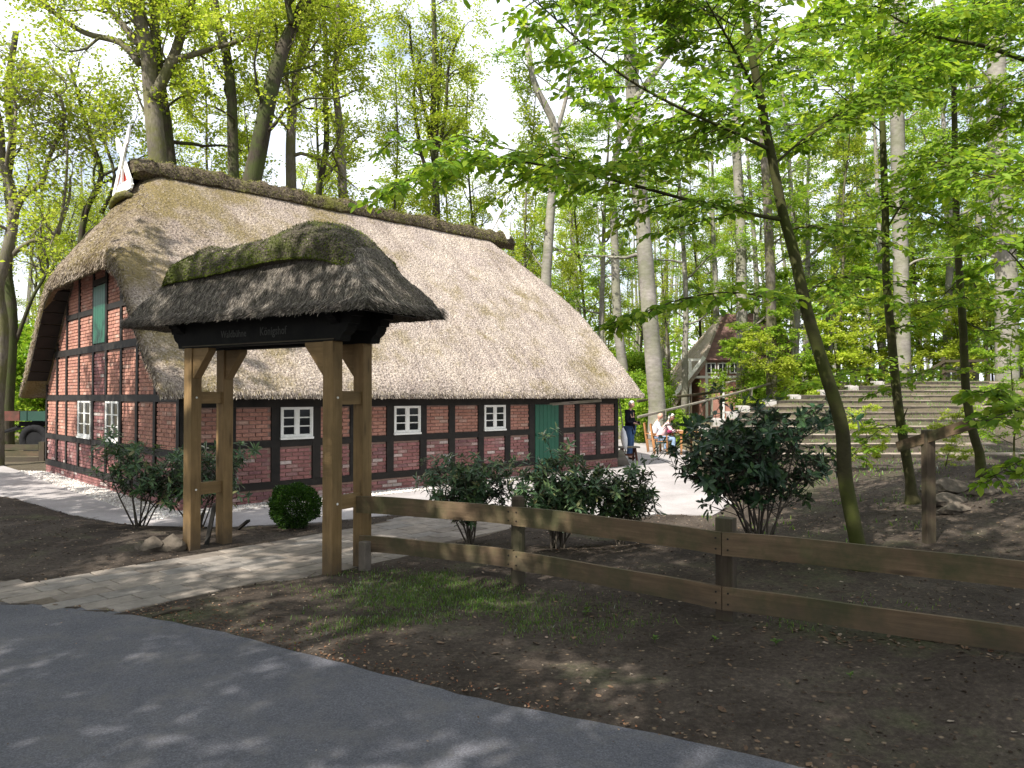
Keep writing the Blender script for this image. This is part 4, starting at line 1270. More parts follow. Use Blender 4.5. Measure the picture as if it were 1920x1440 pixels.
def clip_(p, a):
    if a in (0, 3): return cap_pt(p, 0 if a < 1.5 else 1)
    return GC + GA * p * .97 + GB * (-.17 if a < 1.5 else .17) + UP * 3.40
mb.grid(clip_, cp, [0, 1], flip=True); mb.grid(clip_, cp, [2, 3], flip=True)
for p_ in (-1.64, 1.64):
    ring = [cap_pt(p_, a) for a in ca]; b0 = len(mb.v); mb.v.extend([tuple(q) for q in ring]); mb.f.append(tuple(range(b0, b0 + len(ca)))); mb.uv.extend([(0, 0)] * len(ca))
mb.build('moss_cap', M['moss_cap'], gate, smooth=True)
PT = []; NR = []; DN = []
for _ in range(14000):
    p = rg.uniform(-1.60, 1.60); a = rg.random() ** 1.4; w = cap_pt(p, a); nn = (w - (GC + GA * p * .9 + UP * 3.5)).normalized()
    if rg.random() < 0.25: a = 0.0; w = cap_pt(p, a)
    PT.append(w); NR.append(nn.orthogonal().normalized()); DN.append((nn + Vector((0, 0, -.3))).normalized())
n = len(PT)
V_, F_ = stubs(np.array(PT), np.array(NR), np.array(DN), rng.uniform(0.012, 0.04, n), rng.uniform(0.002, 0.005, n), rng)
np_mesh('moss_tufts', V_, F_, M['moss_tuft'], gate, kind='stuff')
# fallen petals and straw bits on the cap
M['petal'] = mat_leaf('fallen_petals', [(0.0, (0.42, 0.33, 0.25)), (1.0, (0.66, 0.58, 0.50))], 0.1, 0.0, tcol=(1, 1, 1))
PT = []
for _ in range(420):
    p = rg.gauss(-.35, .7); a = rg.uniform(.08, .7)
    if abs(p) < 1.5: PT.append(cap_pt(p, a) + UP * .012)
PT = np.array([tuple(q) for q in PT]); V_, F_ = flat_leaves(PT[:, 0], PT[:, 1], PT[:, 2], rng.uniform(.012, .03, len(PT)), rng, .8)
np_mesh('fallen_petals', V_, F_, M['petal'], None, kind='stuff', label='pale petals and straw bits lying on the mossy cap of the gateway roof', category='petals')

# ================================================================ RAIL FENCE
fpts = [Vector((-1.66, 8.42, 0)), Vector((0.016, 7.63, 0)), Vector((1.74, 6.20, 0)), Vector((3.62, 5.0, 0)), Vector((5.6, 3.7, 0))]
fence = thing('rail_fence', fpts[1], 'low two-rail fence of broad weathered planks running right from the thatched gateway', 'fence')
def ft(i): return fpts[i]
fn = Vector((-0.58, -0.81, 0))
for i, p in enumerate(fpts):
    if i == 0: continue
    nb = Vector(((fpts[min(i + 1, 4)] - fpts[i - 1]).normalized().y, -(fpts[min(i + 1, 4)] - fpts[i - 1]).normalized().x, 0))
    c = p - nb * 0.085
    mb = MB()
    if i == 1: mb.tube([c - UP * .1, c + UP * .4, c + UP * .90, c + UP * .93], [.075, .073, .07, .055], 14)
    else: mb.box(c + UP * .42, UP, (fpts[i] - fpts[i - 1]).normalized(), nb, .52, .075, .055)
    mb.build('fence_post', M['post'], fence, bevel=.005)
def plank(a, b_, za, zb, h, over0=0.0, over1=0.0):
    d = (b_ - a).normalized(); nb = Vector((d.y, -d.x, 0))
    mb = MB(); n_ = 12
    a_ = a - d * over0 + UP * za; c_ = b_ + d * over1 + UP * zb
    # slightly bowed board
    for k in range(n_):
        pass
    prev = None
    for k in range(n_ + 1):
        f = k / n_; c = a_.lerp(c_, f); bow = .012 * math.sin(PI * f) + .004 * math.sin(9 * f)
        hh = h / 2 * (1 + .03 * math.sin(5 * f + za * 9))
        ring = [c + nb * .018 - UP * (hh - bow), c - nb * .018 - UP * (hh - bow), c - nb * .018 + UP * (hh + bow), c + nb * .018 + UP * (hh + bow)]
        b0 = len(mb.v); mb.v.extend([tuple(q) for q in ring])
        L_ = (c_ - a_).length
        if prev is not None:
            for q in range(4):
                q2 = (q + 1) % 4
                mb.f.append((prev + q, prev + q2, b0 + q2, b0 + q))
                vv0, vv1 = (0, .036) if q % 2 == 0 else (0, h)
                o = za * 3.7 + q
                mb.uv.extend([(f * L_ - L_ / n_ + o, o + vv0), (f * L_ - L_ / n_ + o, o + vv1), (f * L_ + o, o + vv1), (f * L_ + o, o + vv0)])
        else: mb.f.append((b0 + 3, b0 + 2, b0 + 1, b0)); mb.uv.extend([(0, 0)] * 4)
        prev = b0
    mb.f.append((prev, prev + 1, prev + 2, prev + 3)); mb.uv.extend([(0, 0)] * 4)
    return mb.build('rail', M['rail'], fence, smooth=False)
for i in (1, 2, 3):
    d = (fpts[i + 1] - fpts[i]).normalized(); nb = Vector((d.y, -d.x, 0))
    for z in (.735, .29):
        for (o, h) in ((-.05, .045), (-.05, -.045), (.05, .045), (.05, -.045)):
            dd = d if o > 0 else (fpts[i] - fpts[i - 1]).normalized(); nn_ = Vector((dd.y, -dd.x, 0))
            c = fpts[i] + dd * o + UP * (z + h); q = MB(); q.tube([c + nn_ * .014, c + nn_ * .024], [.009, .008], 8); q.build('bolt', M['tyre_'] if 'tyre_' in M else M['timber'], fence)
# long top plank runs over the round post; the lower one is jointed on it
plank(fpts[0], fpts[1], .735, .735, .185, .10, -.001); plank(fpts[1], fpts[2], .735, .735, .19, -.001, -.003)
plank(fpts[2], fpts[3], .735, .735, .19, -.003, -.002); plank(fpts[3], fpts[4], .735, .735, .19, -.002, .1)
plank(fpts[0], fpts[1], .30, .30, .175, .06, -.002); plank(fpts[1], fpts[2], .285, .285, .185, -.002, -.003)
plank(fpts[2], fpts[3], .285, .285, .185, -.003, -.002); plank(fpts[3], fpts[4], .285, .285, .185, -.002, .1)
# grey stub of stone at the foot of the gate post
mb = MB(); mb.box(fpts[0] + Vector((.02, -.07, .17)), UP, GA, GB, .17, .05, .05)
tag(mb.build('stone_stub', M['slab'], None, origin=fpts[0] + Vector((.02, -.07, 0)), bevel=.008), 'short pale grey stone stub standing at the foot of the rear right gate post', 'stone')

# broken handrail on the bank to the right
hr = Vector(P(1742, 1010, 8.7)); hz = gh(hr.x, hr.y)
hand = thing('handrail', (hr.x, hr.y, hz), 'short weathered handrail on one dark square post on the bank at the right', 'railing')
mb = MB(); mb.box(Vector((hr.x, hr.y, (hz - .1 + P(1742, 806, 8.7).z) / 2)), UP, Vector((1, 0, 0)), Vector((0, 1, 0)), (P(1742, 806, 8.7).z - hz + .1) / 2, .055, .055)
mb.build('post', M['post'], hand, bevel=.005)
mb = MB(); mb.beam(P(1683, 838, 9.0), P(1826, 793, 8.2), .035, .12); mb.build('rail', M['rail'], hand)
# ================================================================ STEPPED SEATS OF THE OPEN-AIR THEATRE
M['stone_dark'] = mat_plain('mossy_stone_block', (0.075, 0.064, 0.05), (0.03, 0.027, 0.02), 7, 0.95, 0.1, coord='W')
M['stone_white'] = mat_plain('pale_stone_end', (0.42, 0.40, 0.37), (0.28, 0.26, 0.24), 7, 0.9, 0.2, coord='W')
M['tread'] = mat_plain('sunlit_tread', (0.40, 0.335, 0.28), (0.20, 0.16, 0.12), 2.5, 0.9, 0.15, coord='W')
ordn = ['lowest', 'second lowest', 'third', 'fourth', 'fifth', 'sixth', 'seventh', 'eighth', 'ninth', 'tenth', 'second highest', 'highest']
rg = random.Random(8)
for k in range(12):
    Y = 17.2 + 1.0 * k
    z = 0.62 + 0.172 * k
    xl = float(np.interp(k, [0, 3, 6, 8, 11], [4.9, 5.05, 7.04, 9.4, 13.7])); xr = 10.2 + .70 * k
    row = thing('seating_row', ((xl + xr) / 2, Y, z - .2),
                '%s of the twelve long stepped seating rows of the woodland theatre' % ordn[k] if k not in (2, 3, 4, 5, 6, 7, 8, 9) else '%s row up from the front of the twelve stepped seats in the woodland theatre' % ordn[k],
                'seating row', 'stepped seating rows of the woodland theatre')
    x = xl; i = 0
    while x < xr:
        l = rg.uniform(.5, .8) if i else .34
        dz = rg.uniform(-.008, .008)
        mb = MB(); cy = Y + .25 * math.sin((x - xl) * .13)
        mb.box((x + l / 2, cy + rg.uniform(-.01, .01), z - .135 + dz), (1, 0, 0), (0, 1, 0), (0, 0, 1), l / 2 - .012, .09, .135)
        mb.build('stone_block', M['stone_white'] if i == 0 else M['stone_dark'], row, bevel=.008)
        x += l; i += 1
    x = xl; i = 0
    while x < xr:
        l = rg.uniform(2.1, 2.8); mb = MB(); cy = Y + .25 * math.sin((x - xl) * .13) + .22
        if i == 0: l = .36
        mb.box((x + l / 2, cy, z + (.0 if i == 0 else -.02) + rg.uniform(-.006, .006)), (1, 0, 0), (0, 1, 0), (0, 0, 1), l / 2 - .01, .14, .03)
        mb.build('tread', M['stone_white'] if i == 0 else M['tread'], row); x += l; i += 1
    # earth riser behind
# rail fence above the seats
tf = thing('rail_fence', (14.5, 31.5, gh(14.5, 31.5)), 'dark two-rail fence along the top of the stepped seats, in front of the yellow-green bushes', 'fence')
for k in range(6):
    x = 10.6 + k * 1.9; z = gh(x, 31.5); mb = MB(); mb.box((x, 31.5, z + .5), (0, 0, 1), (1, 0, 0), (0, 1, 0), .55, .06, .06); mb.build('post', M['post'], tf)
    if k < 5:
        z2 = gh(x + 1.9, 31.5)
        for h in (.45, .88):
            mb = MB(); mb.beam((x, 31.4, z + h), (x + 1.9, 31.4, z2 + h), .04, .10); mb.build('rail', M['post'], tf)
# long sloping hand rails from the patio up towards the farther house
def hline(label, a, b_, ya, yb, w, mat, nposts, pmat=None):
    p = P(a[0], a[1], ya); q = P(b_[0], b_[1], yb)
    t = thing('sloping_handrail', (p.x, p.y, gh(p.x, p.y)), label, 'railing')
    mb = MB(); n_ = 10; mb.tube([p.lerp(q, i / n_) + Vector((0, 0, -.06 * math.sin(PI * i / n_))) for i in range(n_ + 1)], w, 6); mb.build('rail', mat, t)
    for i in range(nposts):
        c = p.lerp(q, (i + .5) / nposts); g = gh(c.x, c.y); mb = MB(); 
        mb.beam((c.x, c.y, g - .1), (c.x, c.y, c.z), .09, .09); mb.build('post', pmat or mat, t)
hline('long pale peeled-pole handrail rising to the right behind the patio', (1196, 782), (1500, 703), 26.0, 36.0, .05, M['grey_wood'], 4)
hline('dark brown pole handrail behind the pale one, sloping up to the tree', (1195, 752), (1470, 716), 30.0, 40.0, .06, M['post'], 5)

# ================================================================ SECOND HOUSE, FAR BEHIND
M['tiles'] = None
m, nt, b = newmat('red_roof_tiles', 0.85, 0.2)
v = wpos(nt); vo = tex(nt, 'ShaderNodeTexVoronoi', v, 4.5, sc3=(1, 1, 1))
r = ramp(nt, [(0.0, (0.11, 0.064, 0.056)), (1.0, (0.18, 0.10, 0.088))]); nt.links.new(vo.outputs['Color'], r.inputs[0]); nt.links.new(r.outputs[0], b.inputs['Base Color'])
M['tiles'] = m
hx0, hx1, hyy = P(1262, 700, 42).x, P(1480, 700, 42).x, 42.0
gz_ = gh((hx0 + hx1) / 2, 42)
far = thing('tiled_farmhouse', ((hx0 + hx1) / 2, 45, gz_), 'timber-framed house seen small through the trees, part reed and part red-tiled roof', 'house')
zb, ze, zr = gz_ - .6, P(1340, 672, 42).z, P(1350, 588, 45).z
xw0 = P(1282, 700, 42).x
mb = MB(); mb.box(((xw0 + .9 + hx1) / 2, hyy + 3, (zb + ze) / 2), (1, 0, 0), (0, 1, 0), (0, 0, 1), (hx1 - xw0 - .9) / 2, 3, (ze - zb) / 2); mb.build('wall', M['brick_new'], far)
def slab4(name, pts, mat, th=.15):
    mb = MB(); n_ = (Vector(pts[1]) - Vector(pts[0])).cross(Vector(pts[3]) - Vector(pts[0])).normalized() * th
    mb.prism([Vector(p) - n_ for p in pts] + [Vector(p) for p in pts]); mb.build(name, mat, far)
xr0 = P(1355, 590, 45).x
slab4('tile_roof', [(xw0 + .9, hyy - .35, ze - .1), (hx1 + .4, hyy - .35, ze - .1), (hx1 + .4, hyy + 3, zr), (xr0 + .02, hyy + 3, zr)], M['tiles'])
slab4('back_roof', [(hx1 + .4, hyy + 6.4, ze - .1), (xr0, hyy + 6.4, ze - .1), (xr0, hyy + 3, zr), (hx1 + .4, hyy + 3, zr)], M['tiles'])
mb = MB(); rp = [(hx0 - .6, hyy + 6.6, 1.5), (hx0 - .3, hyy - .45, 1.5), (xw0 + 1.0, hyy - .40, ze + .02), (xr0, hyy + 3, zr + .08)]
mb.v = [tuple(q) for q in rp] + [(q[0] + .25, q[1] + .1, q[2] - .2) for q in rp]
mb.f = [(0, 1, 3), (1, 2, 3), (4, 7, 5), (5, 7, 6), (0, 4, 5, 1), (1, 5, 6, 2), (2, 6, 7, 3), (3, 7, 4, 0)]
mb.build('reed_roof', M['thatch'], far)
mb = MB(); mb.beam((hx0 - .35, hyy - .5, 1.65), (xw0 + 1.05, hyy - .5, ze + .05), .06, .20); mb.build('barge_board', M['white_paint'], far)
for k in range(7):
    x = xw0 + .35 + k * (hx1 - xw0 - .4) / 6; mb = MB(); mb.box((x, hyy - .03, (zb + ze) / 2), (0, 0, 1), (1, 0, 0), (0, 1, 0), (ze - zb) / 2 - .02, .07, .05); mb.build('timber_post', M['white_paint'], far)
for z in (ze - .08, ze - 1.05):
    mb = MB(); mb.box(((xw0 + hx1) / 2, hyy - .045, z), (1, 0, 0), (0, 1, 0), (0, 0, 1), (hx1 - xw0) / 2, .05, .07); mb.build('timber_rail', M['white_paint'], far)
for k in range(3):
    x = P(1332 + k * 22, 700, 42).x; mb = MB(); mb.box((x, hyy - .10, ze - .55), (1, 0, 0), (0, 1, 0), (0, 0, 1), .28, .03, .30); w_ = mb.build('window', M['white_paint'], far)
    for sx_ in (-.12, .12):
        mb = MB(); mb.box((x + sx_, hyy - .135, ze - .55), (1, 0, 0), (0, 1, 0), (0, 0, 1), .095, .004, .24); mb.build('pane', M['glass'], w_)
# tall pale pole before it
pp = P(1414, 742, 38); pt = P(1414, 640, 38)
mb = MB(); mb.beam((pp.x, pp.y, gh(pp.x, pp.y) - .2), (pt.x, pt.y, pt.z), .14, .14)
mb.box((pt.x, pt.y, pt.z + .05), (1, 0, 0), (0, 1, 0), (0, 0, 1), .12, .12, .05)
tag(mb.build('wooden_pole', M['grey_wood'], None, origin=(pp.x, pp.y, gh(pp.x, pp.y))), 'tall pale square post standing before the second house', 'post')

# ================================================================ LEFT: TRAILER AND TIMBER EDGE
M['tyre'] = mat_plain('tyre_rubber', (0.015, 0.015, 0.016), (0.008, 0.008, 0.009), 8, 0.85, 0.2)
M['rust'] = mat_plain('rusty_red', (0.13, 0.045, 0.035), (0.06, 0.035, 0.025), 5, 0.8, 0.2)
M['trailer'] = mat_plain('trailer_green', (0.014, 0.055, 0.036), (0.009, 0.038, 0.026), 3, 0.6, 0.35)
TY = 25.0
ta = P(8, 772, TY); tb = P(108, 770, TY)
tz = gh(ta.x, TY); W0 = ta.x; W1 = W0 + 3.4
trailer = thing('farm_trailer', ((W0 + W1) / 2, TY + .8, tz), 'green flatbed farm trailer with black tyres parked half behind the house corner', 'trailer')
zt0, zt1 = P(30, 789, TY).z, P(30, 771, TY).z
mb = MB(); mb.box(((W0 + W1) / 2, TY + .85, zt0 + .03), (1, 0, 0), (0, 1, 0), (0, 0, 1), (W1 - W0) / 2 - .03, .80, .03); mb.build('deck', M['grey_wood'], trailer)
for y_, nm in ((TY, 'side_board'), (TY + 1.7, 'side_board')):
    mb = MB(); mb.box(((W0 + .55 + W1) / 2, y_, (zt0 + zt1) / 2), (1, 0, 0), (0, 1, 0), (0, 0, 1), (W1 - W0 - .55) / 2, .025, (zt1 - zt0) / 2)
    for k in range(5): mb.box((W0 + .75 + k * .62, y_ - .035, (zt0 + zt1) / 2), (0, 0, 1), (1, 0, 0), (0, 1, 0), (zt1 - zt0) / 2 + .01, .03, .012)
    mb.build(nm, M['trailer'], trailer)
mb = MB(); mb.box((W0, TY + .85, (zt0 + zt1) / 2), (0, 1, 0), (1, 0, 0), (0, 0, 1), .86, .025, (zt1 - zt0) / 2); mb.box((W0 + .27, TY - .01, (zt0 + zt1) / 2), (1, 0, 0), (0, 1, 0), (0, 0, 1), .26, .025, (zt1 - zt0) / 2); mb.build('front_board', M['rust'], trailer, label='rusty red and green front board')
mb = MB(); mb.beam((W0 + .2, TY + .5, zt0 - .12), (W1, TY + .5, zt0 - .12), .1, .16); mb.beam((W0 + .2, TY + 1.2, zt0 - .12), (W1, TY + 1.2, zt0 - .12), .1, .16)
mb.beam((W0 + .2, TY + .5, zt0 - .2), (W0 - .9, TY + .85, zt0 - .5), .07, .07); mb.beam((W0 + .2, TY + 1.2, zt0 - .2), (W0 - .9, TY + .85, zt0 - .5), .07, .07)
mb.build('chassis', M['tyre'], trailer)
wr = (zt0 - .12 - tz) * .50
for wx in (W0 + .95, W0 + 2.3):
    for wy in (TY + .15, TY + 1.55):
        c = Vector((wx, wy, tz + wr)); mb = MB(); n_ = 20
        prof = [(wr * .55, -.09), (wr * .93, -.10), (wr, -.06), (wr, .06), (wr * .93, .10), (wr * .55, .09)]
        for i in range(n_):
            a = 2 * PI * i / n_
            for (r_, o) in prof: mb.v.append((c.x + r_ * math.cos(a), c.y + o, c.z + r_ * math.sin(a)))
        for i in range(n_):
            for j in range(len(prof)):
                a_, b__ = i * 6 + j, i * 6 + (j + 1) % 6; c_, d_ = ((i + 1) % n_) * 6 + (j + 1) % 6, ((i + 1) % n_) * 6 + j; mb.f.append((a_, b__, c_, d_))
        w_ = mb.build('wheel', M['tyre'], trailer, smooth=True)
        mb = MB(); mb.tube([c + Vector((0, -.07, 0)), c + Vector((0, .07, 0))], wr * .55, 14); mb.build('rim', M['tyre'], w_)
        mb = MB(); mb.tube([(c.x, TY + .15, c.z), (c.x, TY + 1.55, c.z)], .03, 6); 
        if wy < TY + 1: mb.build('axle', M['tyre'], trailer)
# timber edging / low wall of sleepers
ea = G(-120, 868); eb = G(73, 866)
edge = thing('timber_edging', (eb.x, eb.y, 0), 'low bed edging of stacked brown boards and a short post left of the house', 'edging')
for k, (h0, h1, of) in enumerate(((.0, .14, 0), (.17, .33, .02), (.36, .52, .0))):
    mb = MB(); mb.box(((ea.x + eb.x) / 2, eb.y + of, (h0 + h1) / 2), (1, 0, 0), (0, 1, 0), (0, 0, 1), (eb.x - ea.x) / 2, .035, (h1 - h0) / 2); mb.build('board', M['rail'] if k == 1 else M['post'], edge)
for x in (eb.x + .09, ea.x + .8, (ea.x + eb.x) / 2 + .2):
    mb = MB(); mb.box((x, eb.y + .02 if x > eb.x else eb.y + .1, .29), (0, 0, 1), (1, 0, 0), (0, 1, 0), .31, .08, .06); mb.build('post', M['post'], edge)

# ================================================================ AT THE FAR CORNER OF THE HOUSE
def limb_skin(name, J, E, Rd, mat, parent, lvl=2, root=0):
    me = bpy.data.meshes.new(name); o3 = world_loc(parent)
    me.from_pydata([tuple(Vector(p) - o3) for p in J], E, [])
    o = bpy.data.objects.new(name, me); COL.objects.link(o); o.parent = parent
    sk = o.modifiers.new('skin', 'SKIN'); sk.use_smooth_shade = True
    for i, r_ in enumerate(Rd):
        d = me.skin_vertices[0].data[i]; d.radius = (r_, r_) if not hasattr(r_, '__len__') else r_; d.use_root = (i == root)
    sb = o.modifiers.new('sub', 'SUBSURF'); sb.levels = lvl; sb.render_levels = lvl
    me.materials.append(mat)
    return o
def fabric(name, c, c2=None): return mat_plain(name, c, c2 or tuple(x * .7 for x in c), 9, 0.9, 0.1, 0.4, 0.01)
M['skin'] = mat_plain('skin', (0.52, 0.30, 0.22), (0.45, 0.25, 0.18), 12, 0.6, 0.3, 0.05)
M['navy'] = fabric('black_cloth', (0.014, 0.013, 0.020)); M['jeans'] = fabric('blue_jeans', (0.075, 0.135, 0.27))
M['jeans_pale'] = fabric('pale_jeans', (0.26, 0.36, 0.50)); M['white_cloth'] = fabric('white_cloth', (0.70, 0.69, 0.70), (0.58, 0.60, 0.63))
M['maroon'] = fabric('maroon_cloth', (0.30, 0.035, 0.10)); M['pink'] = fabric('pale_pink_cloth', (0.68, 0.48, 0.50))
M['grey_hair'] = mat_plain('grey_hair', (0.55, 0.52, 0.48), (0.38, 0.35, 0.32), 40, 0.8, 0.2); M['shoe'] = mat_plain('dark_shoe', (0.02, 0.018, 0.016), None, 8, .6, .3)

def head(base, fwd, parent, up=Vector((0, 0, 1)), hairmat=None, tilt=0.0, hair_long=False):
    """head with face, ears and hair; base = top of the neck, fwd = looking direction"""
    fwd = (Vector(fwd).normalized() + Vector((0, 0, -tilt))).normalized(); side = fwd.cross(up).normalized(); upv = side.cross(fwd).normalized()
    me = bpy.data.meshes.new('head'); bm = bmesh.new(); bmesh.ops.create_uvsphere(bm, u_segments=20, v_segments=14, radius=1)
    c = base + upv * .10 + fwd * .02; o3 = world_loc(parent)
    for v_ in bm.verts:
        x, y, z = v_.co        # x side, y forward, z up
        jaw = max(0, -z)
        sx = .074 * (1 - .28 * jaw); sy = .092 * (1 - .12 * jaw)
        yy = y * sy + .012 * jaw; zz = z * .115
        if y > .80 and -0.35 < z < .15 and abs(x) < .28: yy += .022 * (1 - abs(x) / .28) * (1 if z < .05 else .5)      # nose
        if y > .8 and -.62 < z < -.45: yy += .005
        if y > .6 and .0 < z < .3 and .2 < abs(x) < .6: yy -= .008                                                  # eye sockets
        if abs(x) > .94 and -.25 < z < .2: sx = .082                                                               # ears
        v_.co = c - o3 + side * (x * sx) + fwd * yy + upv * zz
    bm.to_mesh(me); bm.free(); me.shade_smooth(); me.materials.append(M['skin'])
    h = bpy.data.objects.new('head', me); COL.objects.link(h); h.parent = parent
    mb = MB()
    for sg in (-1, 1):
        e_ = c + side * (.030 * sg) + fwd * .085 + upv * .015; mb.tube([e_ - fwd * .006, e_ + fwd * .004], [.010, .004], 6)
    mb.build('eyes', M['shoe'], h)
    if hairmat:
        me = bpy.data.meshes.new('hair'); bm = bmesh.new(); bmesh.ops.create_uvsphere(bm, u_segments=20, v_segments=14, radius=1)
        dl = [v_ for v_ in bm.verts if (v_.co.z < .12 and v_.co.y > -.1) or (v_.co.z < (-1.1 if hair_long else -.35)) or (v_.co.y > .55 and v_.co.z < .62)]
        bmesh.ops.delete(bm, geom=dl, context='VERTS')
        for v_ in bm.verts:
            x, y, z = v_.co; k = 1.07 + .05 * noise.noise(v_.co * 3)
            v_.co = c - o3 + side * (x * .080 * k) + fwd * (y * .097 * k) + upv * (z * .121 * k - (.03 if z < 0 and hair_long else 0))
        bm.to_mesh(me); bm.free(); me.shade_smooth(); me.materials.append(hairmat)
        hh = bpy.data.objects.new('hair', me); COL.objects.link(hh); hh.parent = parent
        so = hh.modifiers.new('s', 'SOLIDIFY'); so.thickness = .012
    return h

def hand(w, d, palm_n, parent_chain):
    """returns joints, edges, radii of a hand that starts at wrist w pointing along d"""
    d = d.normalized(); s_ = palm_n.cross(d).normalized(); J = [w + d * .05]; E = []; Rr = [(.036, .018)]
    for k in range(4):
        b0 = w + d * .085 + s_ * (-.027 + .018 * k); J.append(b0); E.append((0, len(J) - 1)); Rr.append(.010)
        l = (.062, .075, .070, .055)[k]; J.append(b0 + d * l * .55 - palm_n * -.010); E.append((len(J) - 2, len(J) - 1)); Rr.append(.009)
        J.append(b0 + d * l * .9 + palm_n * .026); E.append((len(J) - 2, len(J) - 1)); Rr.append(.0075)
    J.append(w + d * .045 - s_ * .040 + palm_n * .01); E.append((0, len(J) - 1)); Rr.append(.012)
    J.append(w + d * .085 - s_ * .048 + palm_n * .03); E.append((len(J) - 2, len(J) - 1)); Rr.append(.009)
    return J, E, Rr

def build_body(parent, joints, order_edges, radii, mat_body):
    names = list(joints.keys()); idx = {n_: i for i, n_ in enumerate(names)}
    J = [joints[n_] for n_ in names]; E = [(idx[a], idx[b__]) for a, b__ in order_edges]; Rr = [radii[n_] for n_ in names]
    return J, E, Rr, idx

# ---- standing man
mp_ = Vector(P(1181, 800, 23.2)); mg = gh(mp_.x, 23.2); B = Vector((mp_.x, 23.2, max(mg, .016)))
man = thing('person', B, 'grey-haired person standing by the house corner in a dark jacket and blue jeans', 'person')
Fw = Vector((0.80, -0.45, 0)).normalized(); Sd = Fw.cross(UP).normalized()       # Sd = the person's right
def bp(s_, f_, z): return B + Sd * s_ + Fw * f_ + UP * z
j = {'pelvis': bp(0, 0, .98), 'belly': bp(0, .015, 1.12), 'chest': bp(0, .01, 1.34), 'neck': bp(0, 0, 1.52), 'skull': bp(0, .01, 1.60),
     'hipR': bp(.09, 0, .93), 'kneeR': bp(.10, .03, .50), 'ankR': bp(.10, -.01, .09), 'toeR': bp(.12, .15, .035),
     'hipL': bp(-.09, 0, .93), 'kneeL': bp(-.11, .02, .50), 'ankL': bp(-.12, -.03, .09), 'toeL': bp(-.14, .13, .035),
     'shR': bp(.19, 0, 1.46), 'elR': bp(.25, -.02, 1.17), 'wrR': bp(.12, .20, 1.12),
     'shL': bp(-.19, 0, 1.46), 'elL': bp(-.26, -.01, 1.17), 'wrL': bp(-.10, .22, 1.14)}
E0 = [('pelvis', 'belly'), ('belly', 'chest'), ('chest', 'neck'), ('neck', 'skull'), ('pelvis', 'hipR'), ('hipR', 'kneeR'), ('kneeR', 'ankR'), ('ankR', 'toeR'), ('pelvis', 'hipL'), ('hipL', 'kneeL'), ('kneeL', 'ankL'), ('ankL', 'toeL'),
      ('chest', 'shR'), ('shR', 'elR'), ('elR', 'wrR'), ('chest', 'shL'), ('shL', 'elL'), ('elL', 'wrL')]
r0 = {'pelvis': .13, 'belly': .135, 'chest': .115, 'neck': .055, 'skull': .055, 'hipR': .09, 'kneeR': .06, 'ankR': .042, 'toeR': .035, 'hipL': .09, 'kneeL': .06, 'ankL': .042, 'toeL': .035,
      'shR': .065, 'elR': .045, 'wrR': .028, 'shL': .065, 'elL': .045, 'wrL': .028}
def body_with_hands(j, E0, r0, parent, mat, hn):
    J, E, Rr, idx = build_body(parent, j, E0, r0, mat)
    for s_, el in (('wrR', 'elR'), ('wrL', 'elL')):
        hj, he, hr_ = hand(j[s_], (j[s_] - j[el]), hn, None); off = len(J)
        J += hj; E.append((idx[s_], off)); E += [(a + off, b__ + off) for a, b__ in he]; Rr += [(r_ if hasattr(r_, '__len__') else (r_, r_)) for r_ in hr_]
    limb_skin('body', J, E, Rr, mat, parent, 1)
def cloth(parent, name, keys, edges, rr, mat, j, extra=None):
    J = [j[k] for k in keys]; ix = {k: i for i, k in enumerate(keys)}; E = [(ix[a], ix[b__]) for a, b__ in edges]
    return limb_skin(name, J, E, rr, mat, parent, 2)
def sleeve_end(j, el, wr, f): return j[el].lerp(j[wr], f)
body_with_hands(j, E0, r0, man, M['skin'], -Fw * .2 + UP * -.9)
j['cufR'] = sleeve_end(j, 'elR', 'wrR', .9); j['cufL'] = sleeve_end(j, 'elL', 'wrL', .9); j['hem'] = bp(0, 0, .86); j['col'] = bp(0, 0, 1.50)
cloth(man, 'jacket', ['belly', 'hem', 'chest', 'col', 'shR', 'elR', 'cufR', 'shL', 'elL', 'cufL'], [('hem', 'belly'), ('belly', 'chest'), ('chest', 'col'), ('chest', 'shR'), ('shR', 'elR'), ('elR', 'cufR'), ('chest', 'shL'), ('shL', 'elL'), ('elL', 'cufL')],
      [.170, .175, .175, .075, .088, .066, .050, .088, .066, .050], M['navy'], j)
cloth(man, 'jeans', ['pelvis', 'hipR', 'kneeR', 'ankR', 'hipL', 'kneeL', 'ankL'], [('pelvis', 'hipR'), ('hipR', 'kneeR'), ('kneeR', 'ankR'), ('pelvis', 'hipL'), ('hipL', 'kneeL'), ('kneeL', 'ankL')], [.15, .115, .08, .066, .115, .08, .066], M['jeans'], j)
for s_ in ('R', 'L'):
    limb_skin('shoe', [j['ank' + s_] + UP * -.02, j['ank' + s_] + UP * -.045 + Fw * .05, j['toe' + s_]], [(0, 1), (1, 2)], [.055, .05, .042], M['shoe'], man, 1)
head(bp(0, .01, 1.60), Fw, man, hairmat=M['grey_hair'], tilt=.25)
mb = MB(); mb.box(bp(0.01, .30, 1.14), Sd, Fw, UP, .05, .03, .035)
tag(mb.build('camera_bag', M['navy'], None, origin=bp(0.01, .30, 1.10), bevel=.008), 'small black pouch held in both hands by the standing person', 'pouch')

